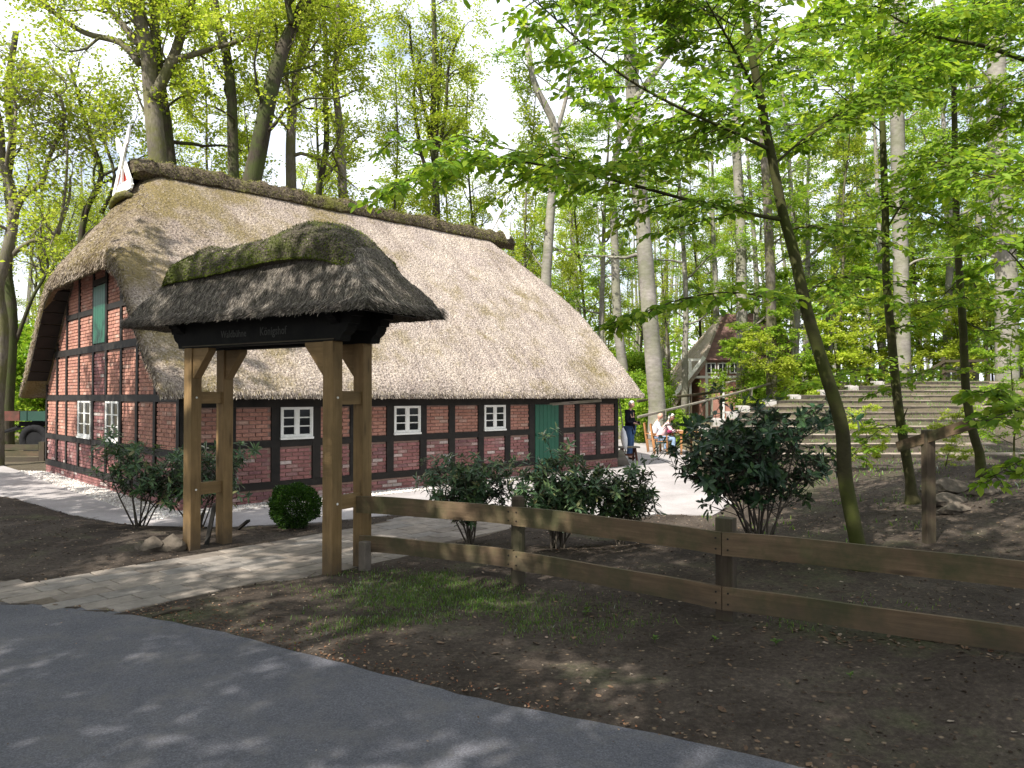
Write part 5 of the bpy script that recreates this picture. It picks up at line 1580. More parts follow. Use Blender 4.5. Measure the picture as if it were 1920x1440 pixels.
# ---- seated pair on wooden garden chairs
def garden_chair(loc, rz, label):
    t = thing('garden_chair', loc, label, 'chair', 'slatted wooden garden chairs on the patio', 0)
    c, s_ = math.cos(rz), math.sin(rz); fx = Vector((c, s_, 0)); sx_ = Vector((-s_, c, 0)); o = Vector(loc)
    q = lambda f_, d, z: o + fx * f_ + sx_ * d + UP * z
    for k in range(6):
        mb = MB(); mb.beam(q(-.2 + k * .08, -.24, .44), q(-.2 + k * .08, .24, .44), .06, .02); mb.build('seat_slat', M['chair_wood'], t)
    for k in range(5):
        mb = MB(); d = -.18 + k * .09; mb.beam(q(-.23, d, .50), q(-.33, d, .98), .05, .018, up=fx); mb.build('back_slat', M['chair_wood'], t)
    mb = MB(); mb.beam(q(-.34, -.25, .99), q(-.34, .25, .99), .03, .07); mb.build('back_rail', M['chair_wood'], t)
    for d in (-.25, .25):
        mb = MB(); mb.beam(q(.22, d, 0), q(.20, d, .64), .045, .045); mb.build('leg', M['chair_wood'], t)
        mb = MB(); mb.beam(q(-.20, d, 0), q(-.34, d, 1.0), .045, .045); mb.build('leg', M['chair_wood'], t)
        mb = MB(); mb.beam(q(-.30, d, .65), q(.26, d, .65), .055, .022); mb.build('armrest', M['chair_wood'], t)
    return t
def seated(B, Fw, top, mid, low, label, hairmat, lean=.18, vest=None, hair_long=False):
    t = thing('person', B, label, 'person'); Sd = Fw.cross(UP).normalized()
    bp = lambda s_, f_, z: B + Sd * s_ + Fw * f_ + UP * z
    j = {'pelvis': bp(0, -.05, .56), 'belly': bp(0, .00, .72), 'chest': bp(0, lean * .6, .92), 'neck': bp(0, lean, 1.09), 'skull': bp(0, lean + .03, 1.17),
         'hipR': bp(.09, 0, .53), 'kneeR': bp(.13, .42, .54), 'ankR': bp(.13, .38, .09), 'toeR': bp(.14, .54, .035),
         'hipL': bp(-.09, 0, .53), 'kneeL': bp(-.13, .42, .54), 'ankL': bp(-.13, .36, .09), 'toeL': bp(-.14, .52, .035),
         'shR': bp(.18, lean * .9, 1.03), 'elR': bp(.24, lean + .10, .78), 'wrR': bp(.14, lean + .33, .80), 'shL': bp(-.18, lean * .9, 1.03), 'elL': bp(-.24, lean + .10, .78), 'wrL': bp(-.14, lean + .33, .80)}
    body_with_hands(j, E0, r0, t, M['skin'], -UP)
    j['cufR'] = sleeve_end(j, 'elR', 'wrR', .6); j['cufL'] = sleeve_end(j, 'elL', 'wrL', .6); j['hem'] = bp(0, -.05, .58); j['col'] = j['chest'].lerp(j['neck'], .85)
    cloth(t, 'shirt', ['belly', 'hem', 'chest', 'col', 'shR', 'elR', 'cufR', 'shL', 'elL', 'cufL'], [('hem', 'belly'), ('belly', 'chest'), ('chest', 'col'), ('chest', 'shR'), ('shR', 'elR'), ('elR', 'cufR'), ('chest', 'shL'), ('shL', 'elL'), ('elL', 'cufL')],
          [.165, .17, .165, .07, .082, .06, .05, .082, .06, .05], top, j)
    cloth(t, 'trousers', ['pelvis', 'hipR', 'kneeR', 'ankR', 'hipL', 'kneeL', 'ankL'], [('pelvis', 'hipR'), ('hipR', 'kneeR'), ('kneeR', 'ankR'), ('pelvis', 'hipL'), ('hipL', 'kneeL'), ('kneeL', 'ankL')], [.155, .12, .085, .065, .12, .085, .065], low, j)
    for s_ in ('R', 'L'):
        limb_skin('shoe', [j['ank' + s_] + UP * -.02, j['ank' + s_] + UP * -.045 + Fw * .05, j['toe' + s_]], [(0, 1), (1, 2)], [.055, .05, .042], M['shoe'], t, 1)
    head(j['skull'], Fw, t, hairmat=hairmat, tilt=.45, hair_long=hair_long)
    return t, j
sa = Vector(G(1236, 846)); sb = Vector(G(1232, 838))
rzc = math.atan2(-.25, .97); Fs = Vector((math.cos(rzc), math.sin(rzc), 0))
c1 = Vector((5.02, 25.2, .016)); c2 = Vector((5.0, 26.3, .016))
garden_chair(c1, rzc, 'nearer orange-brown wooden garden chair, under the seated person with the maroon bag')
garden_chair(c2, rzc, 'farther orange-brown wooden garden chair, under the seated person in the plain white shirt')
t1, j1 = seated(c1 + Fs * .02, Fs, M['pink'], None, M['jeans_pale'], 'seated person in pale pink top and pale jeans, bent forward over the table', M['grey_hair'], .24, hair_long=True)
limb = limb_skin('shoulder_bag', [c1 + Fs * .30 + UP * .70 - Vector((0, .20, 0)), c1 + Fs * .22 + UP * .86 - Vector((0, .22, 0))], [(0, 1)], [.14, .12], M['maroon'], None, 2)
tag(limb, 'maroon shoulder bag held at the side of the seated person in pink', 'bag')
seated(c2 + Fs * .02, Fs, M['white_cloth'], None, M['jeans_pale'], 'seated person in a plain white shirt on the farther chair, seen from behind', None, .10)
tt = c1 + Fs * .95 + Vector((0, .5, 0))
table = thing('garden_table', tt, 'slatted brown wooden table before the seated people, half hidden by the big dark laurel bush', 'table')
for k in range(7):
    mb = MB(); c = tt + UP * .73 + Fs * (-.36 + k * .12); mb.beam(c - Vector((0, .8, 0)), c + Vector((0, .8, 0)), .105, .025); mb.build('plank', M['chair_wood'], table)
for a in (-.32, .32):
    for d in (-.68, .68):
        mb = MB(); mb.beam(tt + Fs * a + Vector((0, d, 0)), tt + Fs * a + Vector((0, d, .72)), .06, .06); mb.build('leg', M['chair_wood'], table)
# bench / trestle
bz = G(1178, 866); bb_ = Vector((bz.x, bz.y, .016)); top = P(1178, 838, bb_.y)
bench = thing('trestle_bench', bb_, 'small bench with a grey top on dark red trestle legs by the house corner', 'bench')
hz_ = top.z - .02; ba = Vector((.95, .25, 0)).normalized()
mb = MB(); mb.box(bb_ + UP * hz_, ba, ba.cross(UP), UP, .32, .16, .022); mb.build('seat', M['grey_wood'], bench)
for sg in (-1, 1):
    for d in (-1, 1):
        mb = MB(); o = ba.cross(UP); mb.beam(bb_ + ba * (.22 * sg) + o * (.15 * d), bb_ + ba * (.20 * sg) + o * (.05 * d) + UP * (hz_ - .02), .05, .05); mb.build('leg', M['rust'], bench)
mb = MB(); mb.beam(bb_ - ba * .2 + UP * .2, bb_ + ba * .2 + UP * .2, .03, .06); mb.build('stretcher', M['rust'], bench)
# folded parasol with foot
fo = G(1160, 872); fo = Vector((fo.x, fo.y, .016))
para = thing('folded_parasol', fo, 'closed parasol with white cloth and grey foot by the far corner of the house', 'parasol')
pa = fo + Vector((.17, 0, .10)); pb = P(1160, 742, fo.y)
pa = P(1173, 845, fo.y)
mb = MB(); mb.tube([fo + Vector((.12, 0, .15)), pa, pb], [.02, .02, .015], 8); mb.build('pole', M['grey_wood'], para)
mb = MB(); d = (pb - pa); pts = [pa + d * f_ for f_ in (.02, .12, .22, .34, .42)]; mb.tube(pts, [.04, .085, .10, .075, .02], 10); mb.build('cloth', M['white_cloth'], para, smooth=True)
mb = MB(); b4 = [Vector((x, y, 0)) + fo for x, y in ((-.30, -.22), (.30, -.22), (.30, .22), (-.30, .22))]; t4 = [Vector((x + .06, y, .42)) + fo for x, y in ((-.04, -.04), (.04, -.04), (.04, .04), (-.04, .04))]
mb.prism(b4 + t4); mb.build('foot', M['grey_wood'], para, bevel=.01)
# rake and broom leaning on the brick by the corner
for k, (x0, y0, x1, y1, nm, lab) in enumerate(((1137, 872, 1128, 757, 'broom', 'broom with a long pale handle leaning on the brick wall near the far corner'), (1149, 860, 1133, 775, 'rake', 'thin dark rake leaning on the wall beside the broom'))):
    a = G(x0, y0 + 2); b_ = P(x1, y1, G(x0, y0).y + .15)
    t = thing(nm, a, lab, nm); mb = MB(); mb.tube([a + UP * .02, b_], .014, 6); mb.build('handle', M['grey_wood'] if k == 0 else M['post'], t)
    if k == 0:
        mb = MB(); mb.tube([a + UP * .0, a + UP * .12, a + UP * .26 + (b_ - a) * .02], [.085, .06, .02], 10); mb.build('bristles', M['rail'], t)
    else:
        mb = MB(); mb.beam(a + Vector((-.15, 0, .05)), a + Vector((.15, 0, .05)), .025, .025)
        for q_ in range(8): mb.beam(a + Vector((-.14 + q_ * .04, 0, .05)), a + Vector((-.14 + q_ * .04, -.05, .0)), .008, .008)
        mb.build('rake_head', M['timber'], t)

# ================================================================ STONES AND STAKE BY THE GATE
M['rock'] = mat_plain('rough_stone', (0.15, 0.125, 0.10), (0.06, 0.05, 0.04), 5, 0.95, 0.1, 0.8, 0.03, coord='W')
def rock(name, c, r_, seed, label, sq=(1, 1, .8)):
    bm = bmesh.new(); bmesh.ops.create_icosphere(bm, subdivisions=3, radius=1)
    for v_ in bm.verts:
        n_ = noise.noise(v_.co * 1.1 + Vector((seed * 7.3, 0, 0))) * .45 + noise.noise(v_.co * 3.1 + Vector((seed, 5, 0))) * .14
        d = v_.co * (1 + n_)
        for ax_ in (Vector((.6, .5, .62)), Vector((-.7, .3, .64)), Vector((.1, -.8, .59))):
            k = d.dot(ax_); 
            if k > .62: d -= ax_ * (k - .62)
        v_.co = Vector((d.x * r_ * sq[0], d.y * r_ * sq[1], d.z * r_ * sq[2]))
    me = bpy.data.meshes.new(name); bm.to_mesh(me); bm.free(); me.materials.append(M['rock'])
    o = bpy.data.objects.new(name, me); COL.objects.link(o); o.location = (c.x, c.y, gh(c.x, c.y) + r_ * .30)
    tag(o, label, 'stone'); return o
rock('boulder', G(288, 1038), .16, 2, 'left brown angular stone lying by the front left gate post')
rock('boulder', G(324, 1036), .17, 5, 'right angular stone with a light top, touching the front left gate post')
rock('boulder', G(262, 1038), .07, 8, 'smallest dark stone left of the two beside the gate post')
a = G(386, 1028); b_ = P(403, 944, G(386, 1028).y + .35)
mb = MB(); mb.beam(a, b_, .05, .035); tag(mb.build('black_stake', M['timber'], None, origin=a), 'black wooden stake leaning between the two left gate posts', 'stake')
a = G(440, 1000); b_ = P(466, 976, G(440, 1000).y - .3); mb = MB(); mb.beam(a + UP * .02, b_, .05, .03); tag(mb.build('dark_stick', M['timber'], None, origin=a), 'short dark stick poking up behind the left gate posts', 'stick')
for (x, y, r_, s_, lab) in ((1872, 925, .26, 11, 'grey boulder on the bank at the right edge, the uppermost one'), (1815, 958, .20, 12, 'squarish boulder halfway down the bank at the right'), (1790, 985, .15, 14, 'small low stone below the other boulders on the right bank'), (1908, 952, .18, 17, 'mossy stone at the very right edge of the bank')):
    c = P(x, y, 9.8); rock('boulder', Vector((c.x, 9.8 + (985 - y) * .02, 0)), r_, s_, lab, (1.3, .9, .62))
# fallen stick on the ground near the path
a = G(285, 1160); b_ = G(352, 1146)
mb = MB(); mb.tube([a + UP * .02, a.lerp(b_, .5) + UP * .035, b_ + UP * .02], [.012, .014, .006], 6); tag(mb.build('fallen_stick', M['post'], None, origin=a), 'dark fallen stick lying on the leaf litter beside the paved path', 'stick')
# ================================================================ TREES AND SHRUBS
M['leaf_spring'] = mat_leaf('young_oak_leaves', [(0.0, (0.24, 0.34, 0.03)), (0.5, (0.38, 0.47, 0.045)), (1.0, (0.52, 0.55, 0.12))], 0.5, 0.0, tcol=(1.15, 1.15, .7))
M['leaf_green'] = mat_leaf('young_beech_leaves', [(0.0, (0.15, 0.28, 0.025)), (0.5, (0.25, 0.41, 0.035)), (1.0, (0.40, 0.50, 0.07))], 0.5, 0.02, tcol=(1.15, 1.15, .7))
M['leaf_beech'] = mat_leaf('near_beech_leaves', [(0.0, (0.09, 0.19, 0.018)), (0.5, (0.19, 0.33, 0.03)), (1.0, (0.34, 0.45, 0.06))], 0.62, 0.015, 0.5, tcol=(1.3, 1.2, .6))
M['leaf_laurel'] = mat_leaf('laurel_leaves', [(0.0, (0.012, 0.034, 0.014)), (0.6, (0.022, 0.060, 0.024)), (1.0, (0.07, 0.13, 0.04))], 0.12, 0.09, 0.42)
M['leaf_rhodo'] = mat_leaf('rhododendron_leaves', [(0.0, (0.028, 0.062, 0.026)), (0.6, (0.06, 0.115, 0.045)), (0.9, (0.10, 0.15, 0.05)), (1.0, (0.20, 0.18, 0.08))], 0.15, 0.09, 0.42)
M['leaf_box'] = mat_leaf('box_leaves', [(0.0, (0.015, 0.045, 0.008)), (0.7, (0.035, 0.085, 0.012)), (1.0, (0.07, 0.14, 0.02))], 0.25, 0.03)
M['bark_oak'] = mat_bark('oak_bark', (0.20, 0.175, 0.145), (0.075, 0.062, 0.05), (0.10, 0.105, 0.02), 0.6, (4, 4, .8), 6)
M['bark_dark'] = mat_bark('dark_mossy_bark', (0.085, 0.07, 0.052), (0.03, 0.025, 0.018), (0.05, 0.07, 0.015), 0.7, (4, 4, .8), 6)
M['bark_beech'] = mat_bark('grey_beech_bark', (0.30, 0.275, 0.245), (0.16, 0.145, 0.125), (0.13, 0.15, 0.06), 0.35, (1, 1, 2.5), 4, 0.25)
M['bark_green'] = mat_bark('green_beech_bark', (0.062, 0.055, 0.026), (0.026, 0.024, 0.012), (0.050, 0.060, 0.012), 0.8, (1.2, 1.2, 2.0), 7, 0.3)
M['twig'] = mat_bark('twig_bark', (0.12, 0.10, 0.08), (0.05, 0.042, 0.033), None, 0)

LT = np.array([(0, 0, 0), (.28, .24, .05), (.30, 0, 0), (.28, -.24, .05), (.68, .22, .04), (.70, 0, -.01), (.68, -.22, .04), (1, 0, -.06)])
LTRI = np.array([(0, 2, 1), (0, 3, 2), (1, 2, 5), (1, 5, 4), (2, 3, 6), (2, 6, 5), (4, 5, 7), (5, 6, 7)])
LONG = LT * np.array([1, .58, 1.0])
LAUR = LT * np.array([1, .85, 1.0])
D4 = np.array([(0, 0, 0), (.5, .33, .06), (1, 0, -.04), (.5, -.33, .06)]); D4F = np.array([(0, 3, 2, 1)])
def leaf_arrays(Pp, D, Nn, S, T=LT):
    D = D / (np.linalg.norm(D, axis=1)[:, None] + 1e-9)
    B = np.cross(Nn, D); B /= np.linalg.norm(B, axis=1)[:, None] + 1e-9; Nn = np.cross(D, B)
    V = Pp[:, None] + S[:, None, None] * (T[None, :, 0:1] * D[:, None] + T[None, :, 1:2] * B[:, None] + T[None, :, 2:3] * Nn[:, None])
    return V
def leaves_mesh(name, Pp, D, Nn, S, mat, parent, T=LT, FF=LTRI, **props):
    V = leaf_arrays(Pp, D, Nn, S, T); k = T.shape[0]; n = len(Pp)
    Fc = (FF[None] + k * np.arange(n)[:, None, None]).reshape(-1, FF.shape[1])
    return np_mesh(name, V.reshape(-1, 3), Fc, mat, parent, **props)
leaf_me = {}
def leaf_object_mesh(T, mat, key):
    if key not in leaf_me:
        me = bpy.data.meshes.new('leaf'); me.from_pydata([tuple(p) for p in T], [], [tuple(int(q) for q in f) for f in LTRI]); me.materials.append(mat); leaf_me[key] = me
    return leaf_me[key]
def leaf_pieces(Pp, D, Nn, S, mat, parent, T, key, count):
    """the nearest leaves in view become parts, the others one mesh of stuff"""
    px = 960 + F * Pp[:, 0] / np.maximum(Pp[:, 1], .1); py = HY - F * (Pp[:, 2] - CAMZ) / np.maximum(Pp[:, 1], .1)
    vis = (px > 0) & (px < 1920) & (py > 0) & (py < 1440) & (Pp[:, 1] > .5)
    score = np.where(vis, S / Pp[:, 1], 0); order = np.argsort(-score)
    big = order[:count]; rest = order[count:]
    Dn = D / np.linalg.norm(D, axis=1)[:, None]; B = np.cross(Nn, Dn); B /= np.linalg.norm(B, axis=1)[:, None]; N2 = np.cross(Dn, B)
    me = leaf_object_mesh(T, mat, key); base = world_loc(parent)
    for i in big:
        Mx = Matrix(((Dn[i][0] * S[i], B[i][0] * S[i], N2[i][0] * S[i], Pp[i][0] - base.x), (Dn[i][1] * S[i], B[i][1] * S[i], N2[i][1] * S[i], Pp[i][1] - base.y), (Dn[i][2] * S[i], B[i][2] * S[i], N2[i][2] * S[i], Pp[i][2] - base.z), (0, 0, 0, 1)))
        o = bpy.data.objects.new('leaf', me); COL.objects.link(o); o.parent = parent; o.matrix_local = Mx
    if len(rest):
        leaves_mesh('foliage', Pp[rest], D[rest], Nn[rest], S[rest], mat, parent, T, kind='stuff')

def fwalk(p, d, L_, n, wob, up, rg):
    pts = [p.copy()]; d = d.normalized(); st = L_ / n
    for i in range(n):
        d = (d + Vector((rg.gauss(0, wob), rg.gauss(0, wob), rg.gauss(0, wob) + up))).normalized()
        p = p + d * st; pts.append(p.copy())
    return pts
def at(pts, f):
    x = f * (len(pts) - 1); i = min(int(x), len(pts) - 2); return pts[i].lerp(pts[i + 1], x - i), (pts[i + 1] - pts[i]).normalized()
def offshoot(pts, f, ang, rg, az=None):
    p, d = at(pts, f); a = d.orthogonal().normalized(); a = Matrix.Rotation(rg.uniform(0, 2 * PI) if az is None else az, 3, d) @ a
    return p, (d * math.cos(ang) + a * math.sin(ang)).normalized()

def smooth_poly(pts, k=4):
    """Catmull-Rom through the points"""
    out = []
    n = len(pts)
    for i in range(n - 1):
        p0 = pts[max(i - 1, 0)]; p1 = pts[i]; p2 = pts[i + 1]; p3 = pts[min(i + 2, n - 1)]
        for q in range(k):
            t = q / k
            out.append(0.5 * ((2 * p1) + (p2 - p0) * t + (2 * p0 - 5 * p1 + 4 * p2 - p3) * t * t + (3 * p1 - p0 - 3 * p2 + p3) * t ** 3))
    out.append(pts[-1]); return out

def make_tree(root, stems, rg, bark, leafmat, n1=12, l1=2.6, n2=7, l2=1.2, n3=4, l3=.5, nleaf=22, lsize=.10, f0=.35, up=.05, sig=.16, droop=.0, ang=(.7, 1.2), flat=False, wob=.16, leafT=(D4, D4F), sides=10, bare=0.0, twmat=None):
    """stems: list of (points, radii). grows branches and leaves"""
    mt = MB(); mbr = MB()
    for si, (pts, rad) in enumerate(stems):
        mt.tube(pts, rad, sides if si == 0 else max(6, sides - 3))
    LP_, LD = [], []
    for pts, rad in stems:
        tot = sum((pts[i + 1] - pts[i]).length for i in range(len(pts) - 1))
        for a in range(n1):
            f = f0 + (1 - f0) * ((a + rg.random()) / n1) ** .9; f = min(f, .995)
            p, d = offshoot(pts, f, rg.uniform(*ang), rg)
            r_ = rad[min(int(f * (len(rad) - 1)), len(rad) - 1)] if hasattr(rad, '__len__') else rad
            if flat: d.z = d.z * .3 + .05; d.normalize()
            L1 = l1 * rg.uniform(.6, 1.15) * (1.15 - .6 * max(0, (f - f0) / (1 - f0)))
            b1 = fwalk(p, d, L1, 7, wob, up, rg); r1 = min(r_ * .5, .012 + .022 * L1)
            mbr.tube(b1, [max(.006, r1 * (1 - .75 * i / 7)) for i in range(8)], 6, cap=False)
            for b in range(n2):
                f2 = .22 + .78 * (b + rg.random()) / n2; p2, d2 = offshoot(b1, min(f2, .99), rg.uniform(.6, 1.1), rg)
                if flat: d2.z *= .25; d2.normalize()
                L2 = l2 * rg.uniform(.6, 1.2) * (1.15 - .5 * f2)
                b2 = fwalk(p2, d2, L2, 4, wob * 1.2, up * .6 - droop, rg); mbr.tube(b2, [.009, .008, .006, .005, .003], 4, cap=False)
                for c in range(n3):
                    f3 = .25 + .75 * (c + rg.random()) / n3; p3, d3 = offshoot(b2, min(f3, .99), rg.uniform(.5, 1.0), rg)
                    if flat: d3.z *= .25; d3.normalize()
                    b3 = fwalk(p3, d3, l3 * rg.uniform(.6, 1.2), 2, wob, -droop, rg); mbr.tube(b3, [.005, .004, .002], 3, cap=False)
                    if rg.random() < bare: continue
                    for q in range(nleaf):
                        pp, dd = at(b3, rg.uniform(.1, 1)); LP_.append(pp); LD.append(dd)
    tr = mt.build('trunk', bark, root, smooth=True); br = mbr.build('branches', twmat or bark, root, smooth=True)
    if LP_:
        rng = np.random.default_rng(rg.randrange(10 ** 6)); n = len(LP_)
        Pp = np.array(LP_) + rng.normal(0, sig, (n, 3)) * (np.array([1, 1, .45]) if flat else 1); D = np.array(LD) + rng.normal(0, .6, (n, 3)); D[:, 2] *= .6; D[:, 2] -= droop
        Nn = np.array([0, 0, 1.0]) + rng.normal(0, .35 if flat else .7, (n, 3)); S = lsize * rng.uniform(.6, 1.25, n)
        leaves_mesh('crown', Pp, D, Nn, S, leafmat, root, leafT[0], leafT[1])
    return root

def simple_stem(H, r0, rg, wob=.05, lean=(0, 0), n=10):
    p = Vector((0, 0, -.3)); d = Vector((lean[0], lean[1], 1)).normalized(); pts = [p]; st = (H + .3) / n
    for i in range(n):
        d = (d + Vector((rg.gauss(0, wob), rg.gauss(0, wob), .06))).normalized(); p = p + d * st; pts.append(p)
    rad = [max(.02, r0 * (1.25 if i == 0 else 1.0) * (1 - .82 * (i / n) ** 1.1)) for i in range(n + 1)]
    return pts, rad

# ---- prototypes for the wood (built once, then copied)
protos = {}
def proto(key, name, **kw):
    H = kw.pop('H'); r0 = kw.pop('r0'); seed = kw.pop('seed'); wob = kw.pop('swob', .05); forks = kw.pop('forks', 0)
    rg = random.Random(seed); root = bpy.data.objects.new(name, None); COL.objects.link(root)
    stems = [simple_stem(H, r0, rg, wob)]
    for k in range(forks):
        f = rg.uniform(.35, .55); p, d = offshoot(stems[0][0], f, rg.uniform(.35, .6), rg); L_ = H * rg.uniform(.35, .5)
        pts = fwalk(p, d, L_, 7, .08, .08, rg); stems.append((pts, [max(.02, r0 * .55 * (1 - .8 * i / 7)) for i in range(8)]))
    make_tree(root, stems, rg, **kw); protos[key] = [root, False]
proto('oakA', 'oak_tree', H=17, r0=.26, seed=1, forks=2, swob=.07, bark=M['bark_oak'], leafmat=M['leaf_spring'], n1=9, l1=3.4, n2=6, l2=1.4, n3=4, l3=.5, nleaf=18, lsize=.13, f0=.30, sig=.11, wob=.22)
proto('oakB', 'oak_tree', H=19, r0=.22, seed=2, forks=1, swob=.05, bark=M['bark_dark'], leafmat=M['leaf_spring'], n1=13, l1=3.0, n2=6, l2=1.3, n3=4, l3=.5, nleaf=19, lsize=.13, f0=.28, sig=.12, wob=.2)
proto('slimA', 'slender_tree', H=18, r0=.12, seed=3, swob=.04, bark=M['bark_dark'], leafmat=M['leaf_spring'], n1=22, l1=2.2, n2=5, l2=1.0, n3=4, l3=.5, nleaf=19, lsize=.13, f0=.22, sig=.11, ang=(.5, 1.0), wob=.15)
proto('slimB', 'slender_tree', H=16, r0=.10, seed=4, swob=.05, bark=M['bark_oak'], leafmat=M['leaf_spring'], n1=20, l1=1.9, n2=5, l2=.9, n3=4, l3=.5, nleaf=19, lsize=.13, f0=.25, sig=.10, ang=(.4, .9), wob=.15, bare=.2)
proto('beechA', 'beech_tree', H=20, r0=.27, seed=5, swob=.02, bark=M['bark_beech'], leafmat=M['leaf_green'], n1=15, l1=3.2, n2=7, l2=1.3, n3=5, l3=.5, nleaf=28, lsize=.125, f0=.30, sig=.13, flat=True, up=.02)
proto('beechB', 'beech_tree', H=19, r0=.20, seed=6, swob=.03, bark=M['bark_beech'], leafmat=M['leaf_green'], n1=17, l1=2.8, n2=6, l2=1.2, n3=5, l3=.5, nleaf=28, lsize=.125, f0=.24, sig=.13, flat=True, up=.02)
proto('sapling', 'beech_sapling', H=6.5, r0=.05, seed=7, swob=.06, bark=M['bark_green'], leafmat=M['leaf_green'], n1=16, l1=1.9, n2=6, l2=.8, n3=4, l3=.35, nleaf=24, lsize=.14, f0=.10, sig=.09, flat=True, up=.01)
proto('saplingY', 'beech_sapling', H=5.0, r0=.04, seed=8, swob=.07, bark=M['bark_green'], leafmat=M['leaf_spring'], n1=14, l1=1.7, n2=6, l2=.8, n3=4, l3=.35, nleaf=24, lsize=.14, f0=.06, sig=.09, flat=True, up=.01)
proto('bush', 'understorey_bush', H=2.4, r0=.03, seed=9, swob=.12, forks=3, bark=M['bark_green'], leafmat=M['leaf_green'], n1=7, l1=1.2, n2=5, l2=.6, n3=4, l3=.3, nleaf=24, lsize=.13, f0=.05, sig=.12)

proto('bareA', 'oak_tree', H=15, r0=.20, seed=21, forks=3, swob=.12, bark=M['bark_dark'], leafmat=M['leaf_spring'], n1=11, l1=3.4, n2=8, l2=1.5, n3=5, l3=.6, nleaf=7, lsize=.11, f0=.2, sig=.15, wob=.26, bare=.4)
def place(key, X, Y, label, cat='tree', group=None, sc=1.0, rz=0.0, sz=None):
    pr = protos[key]; o = pr[0] if not pr[1] else copy_tree(pr[0]); pr[1] = True
    o.location = (X, Y, gh(X, Y)); o.rotation_euler = (0, 0, rz); o.scale = (sc, sc, sz or sc)
    o['label'] = label; o['category'] = cat
    if 'group' in o.keys(): del o['group']
    if group: o['group'] = group
    return o
KW = {'oakA': 'broad forked oak', 'oakB': 'dark-trunked oak', 'slimA': 'slender dark tree', 'slimB': 'slender grey tree', 'beechA': 'stout grey beech', 'beechB': 'narrow grey beech', 'bareA': 'crooked half-bare oak', 'sapling': 'green young beech', 'saplingY': 'yellow-green young beech'}
def placepx(key, px, Y, *a, **k): return place(key, (px - 960) / F * Y, Y, *a, **k)

rg = random.Random(42)
GH = 'leafing trees standing behind the farmhouse'
GHL = 'leafing woodland tree behind the farmhouse, seen above its long thatched ridge'
for (px, Y, k, s) in ((345, 33, 'slimA', .95), (405, 30, 'slimB', 1.0), (470, 38, 'slimA', 1.0), (505, 29, 'slimB', .9), (585, 33, 'slimA', 1.1), (652, 37, 'slimB', 1.0), (700, 33, 'slimA', 1.0), (745, 41, 'oakB', .9),
                      (790, 36, 'slimB', 1.1), (835, 44, 'slimA', 1.0), (880, 38, 'slimA', .95), (925, 46, 'oakB', .85), (965, 35, 'slimB', 1.0), (1000, 50, 'slimA', 1.0), (1065, 43, 'slimB', .9), (620, 48, 'oakA', .9), (520, 52, 'oakB', 1.0), (420, 50, 'oakA', .95), (760, 56, 'beechB', .9), (880, 60, 'oakB', 1)):
    placepx(k, px + rg.uniform(-8, 8), Y, KW[k] + (' behind the near half of the farmhouse ridge' if px < 600 else ' behind the far half of the farmhouse ridge'), group=KW[k].replace('beech', 'beeche') + 's ' + GH, sc=s * rg.uniform(.92, 1.08), rz=rg.uniform(0, 6.28))
GL = 'leafing trees left of the farmhouse'
GLL = 'light leafing woodland tree beyond the yard, left of the farmhouse gable'
for (px, Y, k, s) in ((-60, 34, 'bareA', .9), (45, 40, 'bareA', .9), (95, 33, 'slimB', .7), (150, 44, 'bareA', .9), (185, 38, 'slimA', .75), (225, 52, 'bareA', 1.0), (270, 42, 'bareA', .9), (10, 55, 'oakB', .7), (70, 60, 'oakA', .7), (330, 60, 'beechB', .8), (-30, 47, 'slimA', .8)):
    placepx(k, px + rg.uniform(-8, 8), Y, KW[k] + ' in light leaf beyond the yard, left of the farmhouse', group=KW[k].replace('beech', 'beeche') + 's ' + GL, sc=s * rg.uniform(.92, 1.08), rz=rg.uniform(0, 6.28))
GR = 'beeches and oaks in the wood behind the stepped seats'
GRL = 'tall leafing tree in the wood beyond the stepped seats and the far house'
for (px, Y, k, s) in ((1105, 40, 'slimA', .95), (1125, 55, 'beechB', .9), (1170, 62, 'slimB', 1.0), (1275, 55, 'beechB', .9), (1310, 48, 'slimA', 1), (1345, 64, 'beechA', .9), (1380, 50, 'slimB', 1), (1500, 40, 'beechB', .9), (1530, 52, 'slimA', 1), (1565, 36, 'slimB', 1),
                      (1600, 46, 'beechB', .95), (1640, 56, 'beechA', .9), (1725, 44, 'slimA', 1), (1765, 36, 'beechB', .95), (1800, 52, 'beechA', 1), (1845, 42, 'slimB', 1), (1935, 46, 'beechA', 1), (1980, 34, 'beechB', 1), (2050, 42, 'beechA', 1), (1700, 62, 'beechB', 1), (1570, 68, 'beechA', 1), (1880, 64, 'beechB', 1), (1010, 66, 'slimA', 1), (1050, 58, 'slimB', 1), (1085, 70, 'beechB', 1), (1140, 44, 'slimB', .8), (1195, 58, 'slimA', 1), (1240, 68, 'beechA', 1), (1255, 46, 'slimB', .9), (1335, 56, 'slimA', .9), (1400, 60, 'slimB', 1), (1420, 68, 'beechB', 1), (1470, 56, 'slimA', 1), (1515, 62, 'slimB', 1), (1620, 64, 'slimA', 1), (1780, 62, 'slimB', 1), (1910, 56, 'slimA', 1), (1125, 37, 'beechB', .95), (1290, 40, 'beechB', 1), (1345, 45, 'beechA', .9), (1490, 37, 'beechB', .95), (1550, 42, 'beechA', 1), (1095, 47, 'beechA', .9), (1410, 42, 'beechB', 1), (1655, 39, 'beechB', 1), (1830, 38, 'beechB', 1)):
    placepx(k, px + rg.uniform(-8, 8), Y, KW[k] + (' in the wood around the far tiled house' if px < 1480 else ' in the wood beyond the stepped seats'), group=KW[k].replace('beech', 'beeche') + 's ' + GR, sc=s * rg.uniform(.92, 1.08), rz=rg.uniform(0, 6.28))
GS = 'young beeches in layered leaf around the stepped seats'
GSL = 'low young beech with layered bright leaves near the stepped seats'
